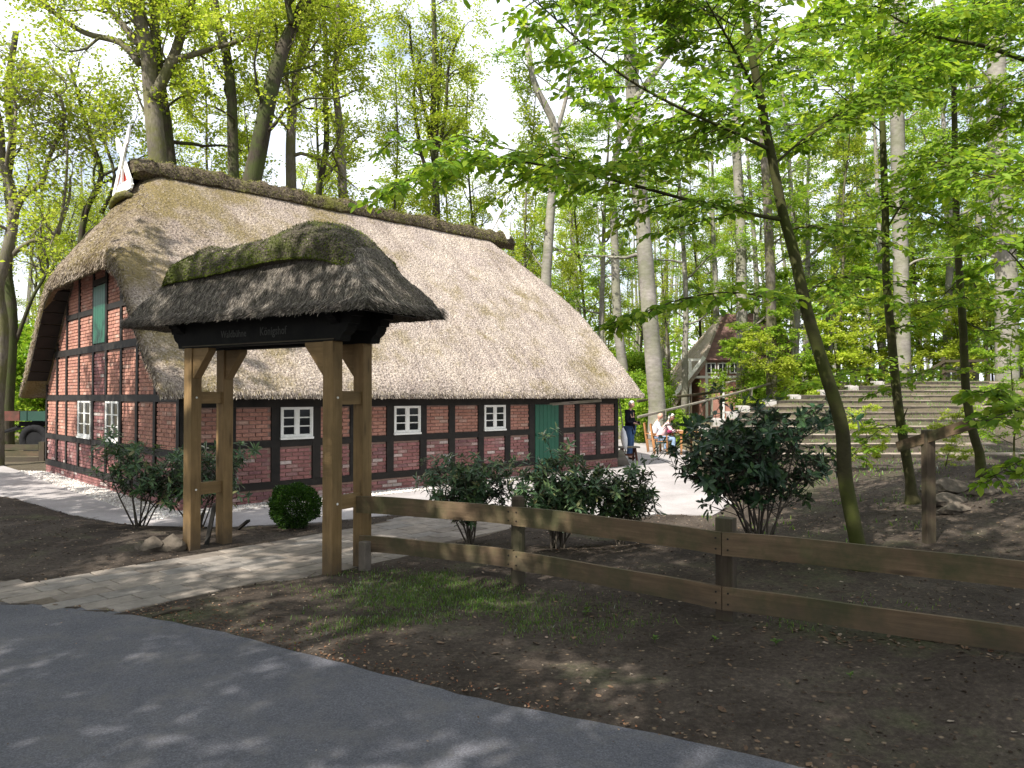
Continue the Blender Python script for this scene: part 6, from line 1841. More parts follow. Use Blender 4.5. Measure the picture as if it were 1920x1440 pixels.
for (px, Y, k, s) in ((1425, 38, 'saplingY', .8), (1470, 31, 'saplingY', .8), (1490, 33, 'sapling', .9), (1540, 35, 'saplingY', 1), (1585, 33, 'saplingY', .9), (1630, 36, 'sapling', .95), (1670, 33, 'saplingY', .8), (1725, 34, 'saplingY', .9), (1770, 37, 'sapling', 1), (1820, 34, 'saplingY', .9), (1862, 36, 'sapling', 1), (1915, 33, 'saplingY', 1), (1960, 30, 'sapling', 1),
                      (1560, 44, 'sapling', 1.2), (1650, 46, 'sapling', 1.25), (1750, 48, 'sapling', 1.25), (1850, 46, 'sapling', 1.2), (1470, 42, 'sapling', 1.2), (1425, 46, 'sapling', 1.1)):
    placepx(k, px, Y, KW[k] + (' with layered leaf left of the stepped seats' if px < 1480 else ' with layered leaf just above the stepped seats' if Y < 38 else ' with layered leaf farther back behind the stepped seats'), group=KW[k].replace('beech', 'beeche') + 's ' + GS, sc=s * rg.uniform(.9, 1.1), rz=rg.uniform(0, 6.28))
for (px, Y, k, s, lab) in ((1625, 14.5, 'saplingY', .24, 'thin low shoot with yellow-green leaves left of the second slim trunk'), (1770, 13.5, 'saplingY', .22, 'small leafy shoot between the two slim trunks on the bank'), (1900, 16.5, 'sapling', .45, 'leafy shoot at the right end of the lower seating rows')):
    placepx(k, px, Y, lab, sc=s, rz=rg.uniform(0, 6.28))
placepx('sapling', 1392, 33, 'young beech standing before the tiled roof of the far house', sc=.72, rz=1.0)
GB_ = 'green bushes behind the sloping handrails'
GBL = 'low green bush growing along the sloping handrails behind the patio'
for (px, Y, s) in ((1190, 33, 1.0), (1225, 31, .9), (1262, 30, .55), (1200, 44, 1.4), (1160, 50, 1.5), (1440, 37, .9)):
    placepx('bush', px, Y, GBL, 'bush', group=GB_, sc=s * rg.uniform(.9, 1.1), rz=rg.uniform(0, 6.28))
GB2 = 'green bushes left of the farmhouse'
for (px, Y, s) in ((-40, 30, 1.5), (20, 33, 1.7), (62, 29, 1.3), (100, 36, 1.8), (-90, 38, 2), (35, 42, 2.0), (130, 48, 2.0)):
    placepx('bush', px, Y, 'green bush behind the farm trailer, left of the farmhouse', 'bush', group=GB2, sc=s, rz=rg.uniform(0, 6.28))

# ---- trees whose own shape shows: stems traced at their own distance
def hero(name, label, Y, stems, widths, bark, leafmat, seed, cat='tree', yw=.5, base=None, **kw):
    """stems: lists of pixels, widths: list of (start px width, end px width)"""
    rg = random.Random(seed); S_ = []
    for st, (w0, w1) in zip(stems, widths):
        n = len(st); y0 = st[0][2] if len(st[0]) > 2 else Y
        pts = []
        for i, q in enumerate(st):
            yy = q[2] if len(q) > 2 else Y + yw * math.sin(i * 1.3 + seed) * (i / n)
            pts.append(P(q[0], q[1], yy))
        pts = smooth_poly(pts, 4); m_ = len(pts)
        S_.append((pts, [((w0 + (w1 - w0) * i / (m_ - 1)) / F * Y / 2) for i in range(m_)]))
    p0 = S_[0][0][0]; g0 = gh(p0.x, p0.y)
    if base is None and p0.z > g0 + .3:         # carry the trunk down to the ground
        d = (S_[0][0][0] - S_[0][0][3]).normalized(); ext = []
        k = 5
        for i in range(k, 0, -1):
            f = i / k; ext.append(Vector((p0.x + d.x * .5 * f, p0.y, p0.z + (g0 - .3 - p0.z) * f)))
        r0 = S_[0][1][0]; S_[0] = (ext + S_[0][0], [r0 * (1 + .35 * (i / k)) for i in range(k, 0, -1)] + S_[0][1])
    root = thing(name, (S_[0][0][0].x, S_[0][0][0].y, g0), label, cat)
    make_tree(root, S_, rg, bark, leafmat, **kw); return root
HK = dict(n1=9, l1=2.4, n2=6, l2=1.1, n3=5, l3=.5, nleaf=12, lsize=.13, f0=.35, sig=.10, wob=.24)
hero('oak_tree', 'grey oak forking low above the near ridge end, one limb reaching far left', 24,
     [[(300, 330), (291, 250), (284, 180), (277, 100), (262, 40), (245, -40)], [(285, 185), (305, 150), (330, 95), (345, 40), (368, -20)], [(262, 120), (225, 80), (160, 62), (110, 30), (60, -10)], [(300, 165), (322, 118), (370, 100), (420, 85), (470, 70), (500, 55)], [(262, 85), (225, 40), (180, -10)], [(278, 100), (290, 50), (282, -30)]],
     [(36, 22), (24, 14), (14, 7), (15, 4), (14, 9), (16, 10)], M['bark_oak'], M['leaf_spring'], 31, **dict(HK, n1=6, l1=2.0))
hero('oak_tree', 'mossy brown trunk standing close right of the grey forked oak', 26, [[(320, 330), (312, 250), (303, 180), (296, 120), (290, 40), (296, -30)]], [(26, 16)], M['bark_dark'], M['leaf_spring'], 32, **dict(HK, n1=9, f0=.2))
hero('oak_tree', 'dark bare trunk bending left at its top, behind the ridge', 25, [[(438, 340), (436, 250), (434, 180), (424, 100), (408, 40), (396, -30)]], [(21, 15)], M['bark_dark'], M['leaf_spring'], 33, **dict(HK, n1=8, f0=.3))
hero('oak_tree', 'dark mossy trunk leaning strongly right above the ridge', 24, [[(470, 350), (485, 280), (503, 190), (524, 110), (548, 50), (580, -10)], [(548, 45), (540, 10), (530, -40)]], [(36, 20), (14, 9)], M['bark_dark'], M['leaf_spring'], 34, **dict(HK, n1=8, f0=.35))
hero('oak_tree', 'pale slim trunk right of the dark leaning one', 27, [[(546, 350), (545, 270), (550, 190), (560, 120), (578, 60), (590, -20)], [(545, 200), (536, 140), (530, 60)]], [(20, 11), (10, 5)], M['bark_oak'], M['leaf_spring'], 35, **dict(HK, n1=8, f0=.25))
hero('slender_tree', 'thin winding dark tree in the middle above the ridge', 29, [[(598, 350), (612, 270), (610, 180), (612, 100), (606, 20), (604, -40)], [(612, 150), (635, 110), (650, 50)]], [(12, 7), (7, 3)], M['bark_dark'], M['leaf_spring'], 36, **dict(HK, n1=10, f0=.2, l1=1.7))
hero('slender_tree', 'light brown trunk with a kink, right of the winding dark tree', 28, [[(643, 370), (640, 290), (634, 210), (628, 150), (634, 70), (630, -20)]], [(17, 9)], M['bark_oak'], M['leaf_spring'], 37, **dict(HK, n1=11, f0=.2))
hero('slender_tree', 'many-stemmed dark tree rising over the middle of the ridge', 34, [[(820, 420), (815, 300), (812, 200), (815, 100), (812, -20)], [(812, 300), (800, 220), (775, 120), (768, 40)], [(815, 300), (835, 220), (842, 120), (870, 50)], [(812, 330), (790, 290), (776, 180), (790, 100)], [(815, 290), (822, 200), (830, 60)]],
     [(14, 8), (8, 4), (8, 4), (8, 4), (7, 4)], M['bark_dark'], M['leaf_spring'], 38, **dict(HK, n1=7, f0=.15, l1=1.8))
hero('beech_tree', 'slim grey beech behind the far end of the ridge', 34, [[(1024, 520), (1032, 400), (1042, 250), (1000, 150), (985, 40)], [(1040, 260), (1062, 180), (1075, 80), (1100, -10)]], [(20, 10), (9, 5)], M['bark_beech'], M['leaf_green'], 39, **dict(HK, n1=9, f0=.25, flat=True))
hero('beech_tree', 'grey beech with a broken look right of the thatched roof', 36, [[(1168, 690), (1158, 600), (1152, 450), (1150, 330), (1162, 230), (1130, 160), (1065, 128)]], [(20, 7)], M['bark_beech'], M['leaf_green'], 40, **dict(HK, n1=9, f0=.35, flat=True))
hero('beech_tree', 'thick straight grey beech trunk between the farmhouse and the far house', 29, [[(1232, 760), (1222, 640), (1208, 460), (1194, 300), (1186, 170), (1180, 60), (1176, -40)], [(1188, 190), (1225, 140), (1270, 80), (1310, 40), (1350, 10)]], [(33, 24), (13, 7)], M['bark_beech'], M['leaf_green'], 41, **dict(HK, n1=9, f0=.4, flat=True, l1=2.6))
hero('beech_tree', 'greyish mottled trunk right of the far house', 34, [[(1447, 730), (1446, 600), (1442, 450), (1436, 330), (1425, 150), (1418, 0)]], [(20, 13)], M['bark_oak'], M['leaf_green'], 42, **dict(HK, n1=14, f0=.2, flat=True))
hero('beech_tree', 'darker straight trunk left of the leaning young beech', 38, [[(1392, 700), (1390, 520), (1388, 400), (1380, 250), (1384, 60)]], [(22, 15)], M['bark_beech'], M['leaf_green'], 43, **dict(HK, n1=12, f0=.2, flat=True))
hero('beech_tree', 'smooth pale beech trunk standing just above the stepped seats', 32, [[(1693, 722), (1691, 600), (1688, 450), (1684, 300), (1682, 150), (1686, 0)]], [(30, 22)], M['bark_beech'], M['leaf_green'], 44, **dict(HK, n1=13, f0=.3, flat=True, l1=3.0))
hero('beech_tree', 'stout pale beech trunk at the right above the stepped seats', 30, [[(1888, 735), (1888, 620), (1885, 480), (1872, 330), (1868, 150), (1872, 0)]], [(41, 30)], M['bark_beech'], M['leaf_green'], 45, **dict(HK, n1=13, f0=.3, flat=True, l1=3.0))
hero('oak_tree', 'gnarled twisting oak at the left edge with crooked limbs', 21,
     [[(-6, 760), (4, 620), (-4, 540), (16, 460), (26, 380), (4, 300), (-2, 230), (-24, 150), (-14, 60)], [(20, 420), (42, 370), (70, 350), (82, 335), (90, 300), (108, 262), (120, 230), (112, 180), (80, 170)], [(6, 520), (22, 480), (60, 452), (100, 440), (128, 380), (132, 330)], [(22, 370), (12, 320), (18, 270), (30, 210), (20, 150)], [(110, 440), (122, 360), (126, 280), (118, 250), (92, 200)]],
     [(24, 12), (13, 4), (11, 4), (9, 4), (6, 3)], M['bark_oak'], M['leaf_spring'], 46, **dict(HK, n1=7, f0=.4, wob=.35, l1=1.6, nleaf=5))
hero('oak_tree', 'knotty second oak trunk behind the left edge one, mostly dark', 27, [[(14, 760), (22, 600), (12, 500), (24, 430), (14, 340), (24, 260), (14, 180), (30, 60)], [(30, 640), (60, 560), (90, 500), (70, 440)]], [(22, 10), (8, 3)], M['bark_dark'], M['leaf_spring'], 47, **dict(HK, n1=8, f0=.3, wob=.3, nleaf=5))
hero('slender_tree', 'curving bare-limbed tree just left of the crossed gable boards', 27, [[(165, 640), (150, 500), (160, 400), (190, 330), (170, 260), (150, 190), (130, 120)], [(190, 400), (215, 330), (180, 230), (165, 190)], [(190, 330), (235, 300), (205, 240)]], [(14, 5), (8, 3), (6, 3)], M['bark_dark'], M['leaf_spring'], 48, **dict(HK, n1=10, f0=.3, wob=.28, nleaf=6))

# ---- the near young beeches with big leaves
def spray(rg, main, r0, side_n, side_l, twig_n, mbw, out, lsp=.040, lsize=.105, f0=.12, dr=-.03):
    """flat beech spray: side shoots left and right along a limb, leaves in two rows on every shoot"""
    L0 = sum((main[i + 1] - main[i]).length for i in range(len(main) - 1))
    def leafrow(pts):
        L_ = sum((pts[i + 1] - pts[i]).length for i in range(len(pts) - 1)); n = max(3, int(L_ / lsp))
        for k in range(n):
            f = .12 + .88 * (k + .5 * rg.random()) / n; p, d = at(pts, min(f, .999)); sd = d.cross(Vector((0, 0, 1)))
            if sd.length < .1: sd = Vector((1, 0, 0))
            sd.normalize(); s_ = 1 if k % 2 else -1
            dd = (d * .65 + sd * s_ * .8 + Vector((0, 0, rg.uniform(-.8, .10)))).normalized()
            nn = Vector((rg.gauss(0, .55), rg.gauss(0, .55) - .35, 1)); out.append((p + Vector((0, 0, rg.gauss(0, .02))), dd, nn, lsize * rg.uniform(.65, 1.2)))
    for a in range(side_n):
        f = f0 + (1 - f0) * (a + rg.random() * .6) / side_n; p, d = at(main, min(f, .999)); sd = d.cross(Vector((0, 0, 1))).normalized() * (1 if a % 2 else -1)
        dd = (d * rg.uniform(.3, .8) + sd + Vector((0, 0, rg.uniform(-.2, .15)))).normalized(); L1 = side_l * rg.uniform(.5, 1.15) * (1.15 - .6 * f)
        b1 = fwalk(p, dd, L1, 5, .10, dr, rg); mbw.tube(b1, [max(.0025, .007 * (1 - .7 * i / 5)) for i in range(6)], 4, cap=False); leafrow(b1)
        for b in range(twig_n):
            f2 = .2 + .7 * (b + rg.random()) / twig_n; p2, d2 = at(b1, f2); s2 = d2.cross(Vector((0, 0, 1))).normalized() * (1 if b % 2 else -1)
            b2 = fwalk(p2, (d2 * .7 + s2 * .8 + Vector((0, 0, rg.uniform(-.15, .1)))).normalized(), L1 * rg.uniform(.3, .55), 3, .1, dr, rg)
            mbw.tube(b2, [.003, .0025, .002, .0015], 3, cap=False); leafrow(b2)

def near_beech(name, label, trunk, w, limbs, seed, parts, upper=None, r_end=.5, lsize=.105):
    rg = random.Random(seed)
    pts = smooth_poly([P(*q) for q in trunk], 5); m_ = len(pts); Y = trunk[0][2]
    rad = [(w[0] + (w[1] - w[0]) * i / (m_ - 1)) / F * Y / 2 for i in range(m_)]
    g0 = gh(pts[0].x, pts[0].y); root = thing(name, (pts[0].x, pts[0].y, g0), label, 'tree')
    # root flare down into the soil
    while len(pts) > 4 and pts[0].z < g0 + .22: pts.pop(0); rad.pop(0)
    dn = (pts[0] - pts[2]).normalized() * .3
    fl = [Vector((pts[0].x + dn.x, pts[0].y + dn.y, g0 - .15)), Vector((pts[0].x + dn.x * .6, pts[0].y + dn.y * .6, g0 + .02)), Vector((pts[0].x + dn.x * .3, pts[0].y + dn.y * .3, g0 + .10))]
    pts = fl + pts; rad = [rad[0] * 2.1, rad[0] * 1.55, rad[0] * 1.2] + rad
    mb = MB(); mb.tube(pts, rad, 14); mb.build('trunk', M['bark_green'], root, smooth=True)
    out = []; 
    for (lp, r0, sn, sl_, tn) in limbs:
        q = smooth_poly([P(*a) for a in lp], 4); mw = MB(); n_ = len(q)
        mw.tube(q, [max(.004, r0 * (1 - .8 * i / (n_ - 1))) for i in range(n_)], 7, cap=False)
        spray(rg, q, r0, sn, sl_, tn, mw, out, lsize=lsize); mw.build('branch', M['bark_green'], root, smooth=True)
    Pp = np.array([tuple(o[0]) for o in out]); D = np.array([tuple(o[1]) for o in out]); Nn = np.array([tuple(o[2]) for o in out]); S = np.array([o[3] for o in out])
    leaf_pieces(Pp, D, Nn, S, M['leaf_beech'], root, LT, 'beech', parts); return root
near_beech('young_beech', 'near young beech with a mossy leaning trunk, its leafy limbs reaching left over the roof',
    [(1622, 1112, 7.5), (1608, 1020, 7.5), (1585, 900, 7.5), (1578, 800, 7.5), (1545, 690, 7.5), (1512, 580, 7.5), (1490, 480, 7.5), (1468, 400, 7.5), (1448, 300, 7.5), (1425, 180, 7.5), (1402, 60, 7.5), (1392, -80, 7.5)], (30, 12),
    [([(1466, 412, 7.5), (1390, 398, 7.4), (1290, 375, 7.2), (1180, 345, 7.0), (1060, 318, 6.8), (940, 300, 6.7), (830, 310, 6.6), (740, 350, 6.5)], .022, 38, .85, 5),
     ([(1445, 282, 7.5), (1380, 250, 7.3), (1280, 205, 7.0), (1180, 150, 6.8), (1090, 80, 6.6), (1000, 0, 6.5), (900, -60, 6.4)], .020, 34, .95, 5),
     ([(1180, 345, 7.0), (1080, 300, 6.9), (980, 285, 6.8), (860, 262, 6.8), (720, 268, 6.8)], .010, 16, .6, 3),
     ([(1425, 190, 7.5), (1380, 100, 7.3), (1340, 30, 7.1), (1290, -60, 7.0)], .018, 22, 1.0, 5),
     ([(1410, 120, 7.5), (1470, 60, 7.7), (1560, 10, 7.9), (1650, -50, 8.0)], .014, 24, 1.0, 5),
     ([(1510, 575, 7.5), (1450, 560, 7.2), (1370, 548, 6.9), (1280, 560, 6.7), (1190, 592, 6.6), (1150, 605, 6.6)], .012, 20, .42, 3),
     ([(1480, 430, 7.5), (1530, 425, 7.6), (1600, 440, 7.8), (1690, 470, 8.0)], .010, 14, .5, 3),
     ([(1500, 560, 7.5), (1550, 525, 7.6), (1620, 520, 7.8), (1700, 540, 8.0)], .010, 12, .5, 3),
     ([(1450, 310, 7.5), (1520, 250, 7.7), (1600, 200, 7.9), (1700, 160, 8.1), (1790, 140, 8.2)], .014, 30, .9, 5),
     ([(1440, 240, 7.5), (1360, 215, 7.7), (1270, 250, 7.9), (1180, 300, 8.0)], .012, 24, .85, 4),
     ([(1400, 60, 7.5), (1320, 20, 7.8), (1200, -20, 8.0), (1080, -30, 8.2)], .012, 28, 1.1, 5)], 61, 300)
near_beech('young_beech', 'slim young beech with two dark forks, second trunk from the right behind the fence',
    [(1716, 950, 10.8), (1700, 860, 10.8), (1684, 760, 10.8), (1672, 640, 10.8), (1662, 520, 10.8), (1660, 400, 10.8), (1655, 250, 10.8), (1650, 100, 10.8), (1652, -60, 10.8)], (19, 9),
    [([(1690, 810, 10.8), (1694, 785, 10.7), (1702, 765, 10.6)], .022, 0, .1, 0),
     ([(1662, 430, 10.8), (1700, 370, 10.5), (1760, 300, 10.2), (1850, 240, 10.0), (1930, 200, 9.8)], .016, 30, 1.1, 5),
     ([(1664, 560, 10.8), (1620, 560, 10.6), (1560, 540, 10.4), (1500, 530, 10.2)], .010, 12, .7, 3),
     ([(1660, 385, 10.8), (1740, 400, 10.6), (1800, 425, 10.4), (1870, 420, 10.2)], .012, 16, .8, 3),
     ([(1655, 250, 10.8), (1600, 200, 10.5), (1540, 150, 10.2), (1470, 120, 10.0)], .012, 24, 1.1, 5),
     ([(1652, 180, 10.8), (1720, 120, 10.6), (1790, 60, 10.4), (1870, 20, 10.2)], .014, 28, 1.2, 5),
     ([(1676, 700, 10.8), (1630, 690, 10.6), (1570, 705, 10.4), (1500, 722, 10.2)], .009, 14, .5, 3),
     ([(1690, 800, 10.8), (1660, 800, 10.6), (1620, 830, 10.4), (1590, 865, 10.2)], .008, 10, .4, 3),
     ([(1668, 620, 10.8), (1720, 600, 10.6), (1790, 560, 10.4), (1850, 560, 10.2)], .010, 12, .7, 3)], 62, 120)
near_beech('young_beech', 'slim young beech trunk with a curved foot nearest the right edge',
    [(1862, 905, 11.6), (1830, 830, 11.6), (1812, 740, 11.6), (1806, 620, 11.6), (1798, 500, 11.6), (1792, 380, 11.6), (1790, 250, 11.6), (1788, 100, 11.6), (1786, -60, 11.6)], (17, 8),
    [([(1794, 430, 11.6), (1750, 420, 11.4), (1680, 390, 11.2), (1600, 380, 11.0)], .011, 14, .8, 3),
     ([(1790, 300, 11.6), (1850, 290, 11.4), (1920, 330, 11.2), (1990, 380, 11.0)], .014, 16, 1.0, 4),
     ([(1800, 520, 11.6), (1760, 560, 11.4), (1700, 575, 11.2), (1650, 620, 11.0)], .011, 12, .7, 3),
     ([(1788, 160, 11.6), (1730, 100, 11.4), (1660, 60, 11.2), (1590, 40, 11.0)], .012, 26, 1.1, 5),
     ([(1812, 700, 11.6), (1760, 690, 11.4), (1700, 710, 11.2), (1640, 740, 11.0)], .009, 12, .5, 3),
     ([(1806, 600, 11.6), (1860, 620, 11.3), (1930, 560, 11.0), (1990, 540, 10.8)], .012, 14, .9, 3)], 63, 60)
near_beech('overhanging_beech', 'beech outside the frame whose thick limb hangs in from the upper right',
    [(2250, 900, 9.0), (2230, 500, 9.0), (2200, 100, 9.0), (2180, -200, 9.0)], (60, 36),
    [([(2205, 180, 9.0), (2060, 160, 8.9), (1920, 112, 8.7), (1840, 85, 8.6), (1750, 68, 8.5), (1690, 40, 8.4), (1640, 10, 8.3)], .040, 34, 1.2, 5),
     ([(2220, 420, 9.0), (2050, 380, 8.5), (1930, 340, 8.0), (1850, 330, 7.7), (1760, 300, 7.5)], .018, 28, 1.0, 5),
     ([(2230, 560, 9.0), (2060, 560, 8.0), (1960, 540, 7.5), (1890, 470, 7.2), (1840, 440, 7.0)], .018, 18, .7, 3),
     ([(2180, 0, 9.0), (2050, -30, 8.8), (1920, -20, 8.6), (1800, 20, 8.4), (1700, 90, 8.2)], .022, 34, 1.2, 5),
     ([(2240, 760, 9.0), (2080, 740, 7.6), (1990, 735, 6.8), (1920, 760, 6.4), (1850, 790, 6.1)], .014, 18, .45, 3)], 64, 120)
near_beech('low_beech_shoot', 'low shrubby beech shoots with bright big leaves at the right edge of the bank',
    [(1985, 960, 6.6), (1975, 880, 6.6), (1960, 800, 6.6), (1950, 740, 6.6)], (12, 6),
    [([(1972, 870, 6.6), (1930, 860, 6.5), (1885, 880, 6.4), (1850, 905, 6.3)], .008, 10, .26, 2),
     ([(1960, 800, 6.6), (1910, 770, 6.5), (1860, 740, 6.4), (1840, 735, 6.3)], .008, 12, .32, 2)], 65, 120)

# ---- evergreen shrubs
def shrub(name, label, cat, base, H, Rx, Ry, nst, seed, mat, T, key, lsize, parts, whorl=8, levels=3, open_=.35, rise=.3, leafdrop=.25, flatten=1.0):
    """bare stems fanning out of the foot, leaf rosettes at all shoot ends"""
    rg = random.Random(seed); root = thing(name, base, label, cat); out = []; mb = MB()
    def rosette(p, d, k):
        d = d.normalized(); a = d.orthogonal().normalized()
        for i in range(k):
            an = 2 * PI * i / k * 1.0 + rg.uniform(-.35, .35) + p.x * 40; v_ = Matrix.Rotation(an, 3, d) @ a
            tl = rg.uniform(-.25, .75); dd = (v_ + d * tl + Vector((0, 0, -leafdrop * rg.random()))).normalized()
            nn = (d - v_ * tl * .6 + Vector((0, 0, .35))).normalized(); q = p - d * rg.uniform(0, lsize * .45)
            out.append((q, dd, nn, lsize * rg.uniform(.65, 1.12)))
    for s_ in range(nst):
        an = 2 * PI * s_ / nst + rg.uniform(-.4, .4); rr = rg.uniform(.15, .9)
        top = Vector(base) + Vector((math.cos(an) * Rx * rr, math.sin(an) * Ry * rr, H * rg.uniform(.55, .93) * (1 - .25 * rr * flatten)))
        b0 = Vector(base) + Vector((rg.gauss(0, .04), rg.gauss(0, .04), -.05)); mid = b0.lerp(top, .45) + Vector((rg.gauss(0, .04), rg.gauss(0, .04), .06 * H))
        pts = smooth_poly([b0, mid, top], 5); mb.tube(pts, [.014 * (1 - .65 * i / 10) for i in range(11)], 6, cap=False)
        rosette(top, Vector((0, 0, 1)), whorl)
        for a_ in range(levels * 3):
            f = rg.uniform(open_, 1); p, d = at(pts, f); az = rg.uniform(0, 2 * PI)
            dd = (Vector((math.cos(az) * Rx, math.sin(az) * Ry, rg.uniform(-.05, rise * 2) * H * .5)).normalized() + d * .3).normalized()
            b1 = fwalk(p, dd, max(Rx, Ry) * rg.uniform(.25, .62), 4, .12, .06, rg); mb.tube(b1, [.007, .006, .005, .004, .003], 4, cap=False)
            rosette(b1[-1], (b1[-1] - b1[-2]) + Vector((0, 0, .05)), whorl); rosette(b1[2], Vector((0, 0, 1)), max(3, whorl // 2))
            for c_ in range(2):
                p2, d2 = offshoot(b1, rg.uniform(.4, .9), .8, rg); b2 = fwalk(p2, d2 + Vector((0, 0, .3)), max(Rx, Ry) * rg.uniform(.12, .3), 2, .1, .05, rg)
                mb.tube(b2, [.004, .003, .003], 3, cap=False); rosette(b2[-1], b2[-1] - b2[-2], whorl)
    mb.build('stems', M['twig'], root, smooth=True)
    Pp = np.array([tuple(o[0]) for o in out]); D = np.array([tuple(o[1]) for o in out]); Nn = np.array([tuple(o[2]) for o in out]); S = np.array([o[3] for o in out])
    k = Pp[:, 2] > base[2] + .06
    leaf_pieces(Pp[k], D[k], Nn[k], S[k], mat, root, T, key, parts); return root
def gb(px, py): p = G(px, py); return (p.x, p.y, gh(p.x, p.y))
shrub('rhododendron', 'loose rhododendron with bare stems in front of the gable, left of the gateway', 'shrub', gb(262, 1000), 1.30, .72, .5, 9, 71, M['leaf_rhodo'], LONG, 'rhodo', .13, 200, 8, 2)
shrub('rhododendron', 'rhododendron standing behind the left gate posts', 'shrub', gb(372, 992), 1.26, .90, .5, 11, 72, M['leaf_rhodo'], LONG, 'rhodo', .13, 200, 8, 2)
shrub('rhododendron', 'narrow-leaved rhododendron behind the first fence panel, below the third window', 'shrub', gb(880, 1024), 1.30, .68, .5, 12, 73, M['leaf_rhodo'], LONG, 'rhodo', .12, 220, 8, 3)
shrub('rhododendron', 'wide dark rhododendron behind the round fence post, below the green door', 'shrub', gb(1045, 1040), 1.30, .70, .5, 13, 74, M['leaf_rhodo'], LONG, 'rhodo', .12, 220, 8, 3)
shrub('rhododendron', 'smaller right-hand rhododendron with drooping leaves before the bright patio', 'shrub', gb(1160, 1035), 1.16, .50, .45, 10, 76, M['leaf_rhodo'], LONG, 'rhodo', .12, 150, 8, 3)
shrub('cherry_laurel', 'big dark glossy laurel bush with bare forked stems behind the middle of the rail fence', 'shrub', gb(1424, 1070), 1.66, 1.08, .7, 17, 75, M['leaf_laurel'], LAUR, 'laurel', .125, 300, 6, 3, open_=.42, rise=.35, flatten=.5)
# clipped box ball
bc = G(551, 993); bb0 = Vector((bc.x, bc.y, gh(bc.x, bc.y)))
box_ = thing('box_ball', bb0, 'small clipped round box bush between the gate posts', 'shrub')
rng = np.random.default_rng(3); n = 17000; u = rng.normal(0, 1, (n, 3)); u /= np.linalg.norm(u, axis=1)[:, None]
rad = .35 * (1 - .34 * rng.random(n) ** 1.6) * (1 + .07 * np.sin(u[:, 0] * 7 + u[:, 1] * 5) + .05 * np.sin(u[:, 2] * 11) + .06 * np.sin(u[:, 0] * 17 + 2) * np.sin(u[:, 1] * 13 + u[:, 2] * 9))
Pp = np.array(bb0) + np.array([0, 0, .31]) + u * rad[:, None] * np.array([1.02, 1.02, .92]); Pp[:, 2] = np.maximum(Pp[:, 2], bb0.z + .02)
leaves_mesh('foliage', Pp, u + rng.normal(0, .5, (n, 3)) + np.array([0, 0, .4]), u + rng.normal(0, .6, (n, 3)), rng.uniform(.020, .038, n), M['leaf_box'], box_, D4, D4F, kind='stuff')
mb = MB()
for k in range(9):
    d = Vector((math.cos(k * .7), math.sin(k * .7), 1.1)).normalized(); mb.tube([bb0 - UP * .03, bb0 + d * .15, bb0 + d * .33], [.01, .008, .004], 5)
mb.build('stems', M['twig'], box_)
# small seedlings on the verge and low plants behind the fence
for k, (px, py, s) in enumerate(((1228, 1215, .05), (1455, 1240, .06), (1595, 1305, .04), (1340, 1222, .045), (1100, 1160, .07))):
    p = G(px, py); base = (p.x, p.y, gh(p.x, p.y)); rr = random.Random(k); t = thing('seedling', base, 'tiny bright green seedling in the bare earth of the verge', 'plant', 'tiny seedlings in the bare verge')
    o_ = []
    for i in range(9):
        a = i * 2.4; o_.append((Vector(base) + UP * s * rr.uniform(.2, .8), Vector((math.cos(a), math.sin(a), rr.uniform(.1, .9))), Vector((0, 0, 1)), s * rr.uniform(.6, 1)))
    leaves_mesh('foliage', np.array([tuple(q[0]) for q in o_]), np.array([tuple(q[1]) for q in o_]), np.array([tuple(q[2]) for q in o_]), np.array([q[3] for q in o_]), M['grass'], t)
    mb = MB(); mb.tube([base, Vector(base) + UP * s * .8], .002, 4); mb.build('stem', M['grass'], t)

# ---- trees behind and left of the photographer that cast the shade of the foreground
GC_ = 'trees behind the photographer'
proto('shadeA', 'beech_tree', H=11.5, r0=.24, seed=15, swob=.03, bark=M['bark_beech'], leafmat=M['leaf_green'], n1=16, l1=3.6, n2=8, l2=1.4, n3=4, l3=.5, nleaf=14, lsize=.20, f0=.50, sig=.17, flat=True, up=.02)
proto('shadeB', 'beech_tree', H=10.5, r0=.20, seed=16, swob=.04, bark=M['bark_beech'], leafmat=M['leaf_green'], n1=14, l1=3.4, n2=7, l2=1.4, n3=4, l3=.5, nleaf=13, lsize=.20, f0=.52, sig=.17, flat=True, up=.02)
SHADE = [(-9.5, 3.2, 'shadeA', 1), (-6.2, 1.2, 'shadeB', 1), (-3.4, -1.0, 'shadeA', 1), (-0.6, -2.2, 'shadeB', 1), (-7.5, -2.8, 'shadeA', 1), (-12.2, 0.2, 'shadeB', 1), (-3.8, -4.8, 'shadeA', 1), (2.2, -3.2, 'shadeA', 1), (-0.8, -1.0, 'shadeB', 1), (-3.0, -3.0, 'shadeA', .95), (4.6, -3.4, 'shadeB', 1), (-11.3, 5.6, 'shadeB', .95), (-16.8, 12.0, 'shadeB', .75), (-11.6, 8.8, 'shadeB', 1.15)]
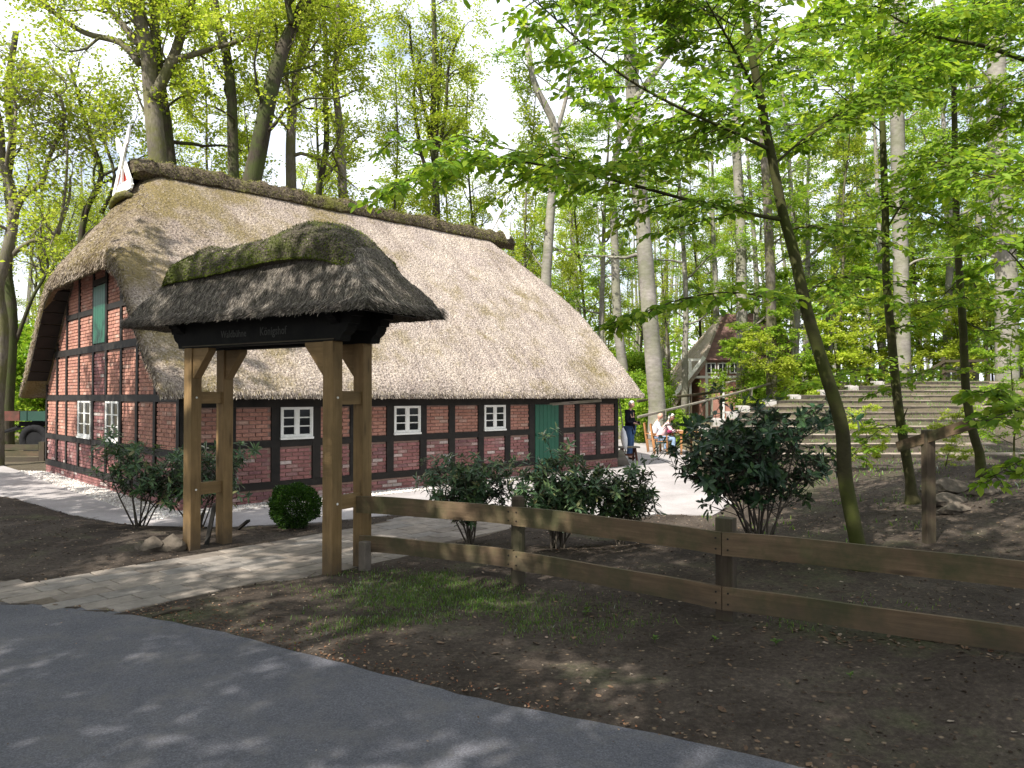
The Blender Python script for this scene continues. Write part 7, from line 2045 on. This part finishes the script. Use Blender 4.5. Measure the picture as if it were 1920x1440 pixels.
for (x, y, k, s) in SHADE:
    place(k, x, y, 'beech standing behind the photographer, whose crown shades the road', group=GC_, sc=s, rz=rg.uniform(0, 6.28))
for k_, pr in protos.items():
    if not pr[1]: place(k_, -40, -30, 'tree standing far behind the photographer', group=GC_)
# ---- the far wood, one mass
rng = np.random.default_rng(99); n = 90000
an = rng.uniform(-.86, .86, n); dd_ = rng.uniform(66, 100, n); X = np.sin(an) * dd_; Yd = np.cos(an) * dd_
Z = 1.6 + 17 * rng.random(n) ** 1.7 * (0.6 + .5 * np.sin(an * 23) * np.sin(an * 9 + 1))
hole = hnoise(an * 14, Z * .35) + .4 * hnoise(an * 50, Z * .9); kk = hole > -.2
Pp = np.stack([X, Yd, Z], 1)[kk]; n = len(Pp)
far_wood = leaves_mesh('distant_wood', Pp, rng.normal(0, 1, (n, 3)) * [1, 1, .5], rng.normal(0, .6, (n, 3)) + [0, 0, 1], rng.uniform(.3, .6, n), M['leaf_green'], None, D4, D4F, kind='stuff', label='far edge of the wood, a pale green mass of leaves behind all the trees', category='wood')
mb = MB(); rg = random.Random(5)
for k in range(150):
    a = rg.uniform(-.86, .86); d = rg.uniform(60, 98); x, y = math.sin(a) * d, math.cos(a) * d
    mb.tube([(x, y, 0), (x + rg.uniform(-.5, .5), y, 8), (x + rg.uniform(-1, 1), y, 19)], [.22, .16, .05], 5)
far_tr = mb.build('distant_trunks', M['bark_beech'], None, kind='stuff', label='thin trunks of the far wood, too many to tell apart', category='wood')

# ---- alike neighbours are told apart by their order from left to right
by = {}
for o in COL.objects:
    if o.parent is None and 'group' in o.keys() and 'label' in o.keys() and o['group'] != GC_: by.setdefault(o['label'], []).append(o)
ORD = ['leftmost', 'second', 'third', 'fourth', 'fifth', 'sixth', 'seventh', 'eighth', 'ninth', 'tenth', 'eleventh', 'twelfth']
for lab, os_ in by.items():
    if len(os_) < 2 or len(os_) > 12: continue
    os_.sort(key=lambda o: o.location.x / max(o.location.y, .1))
    for i, o in enumerate(os_):
        o['label'] = ('leftmost ' if i == 0 else 'rightmost ' if i == len(os_) - 1 else ORD[i] + ' from left, ') + lab
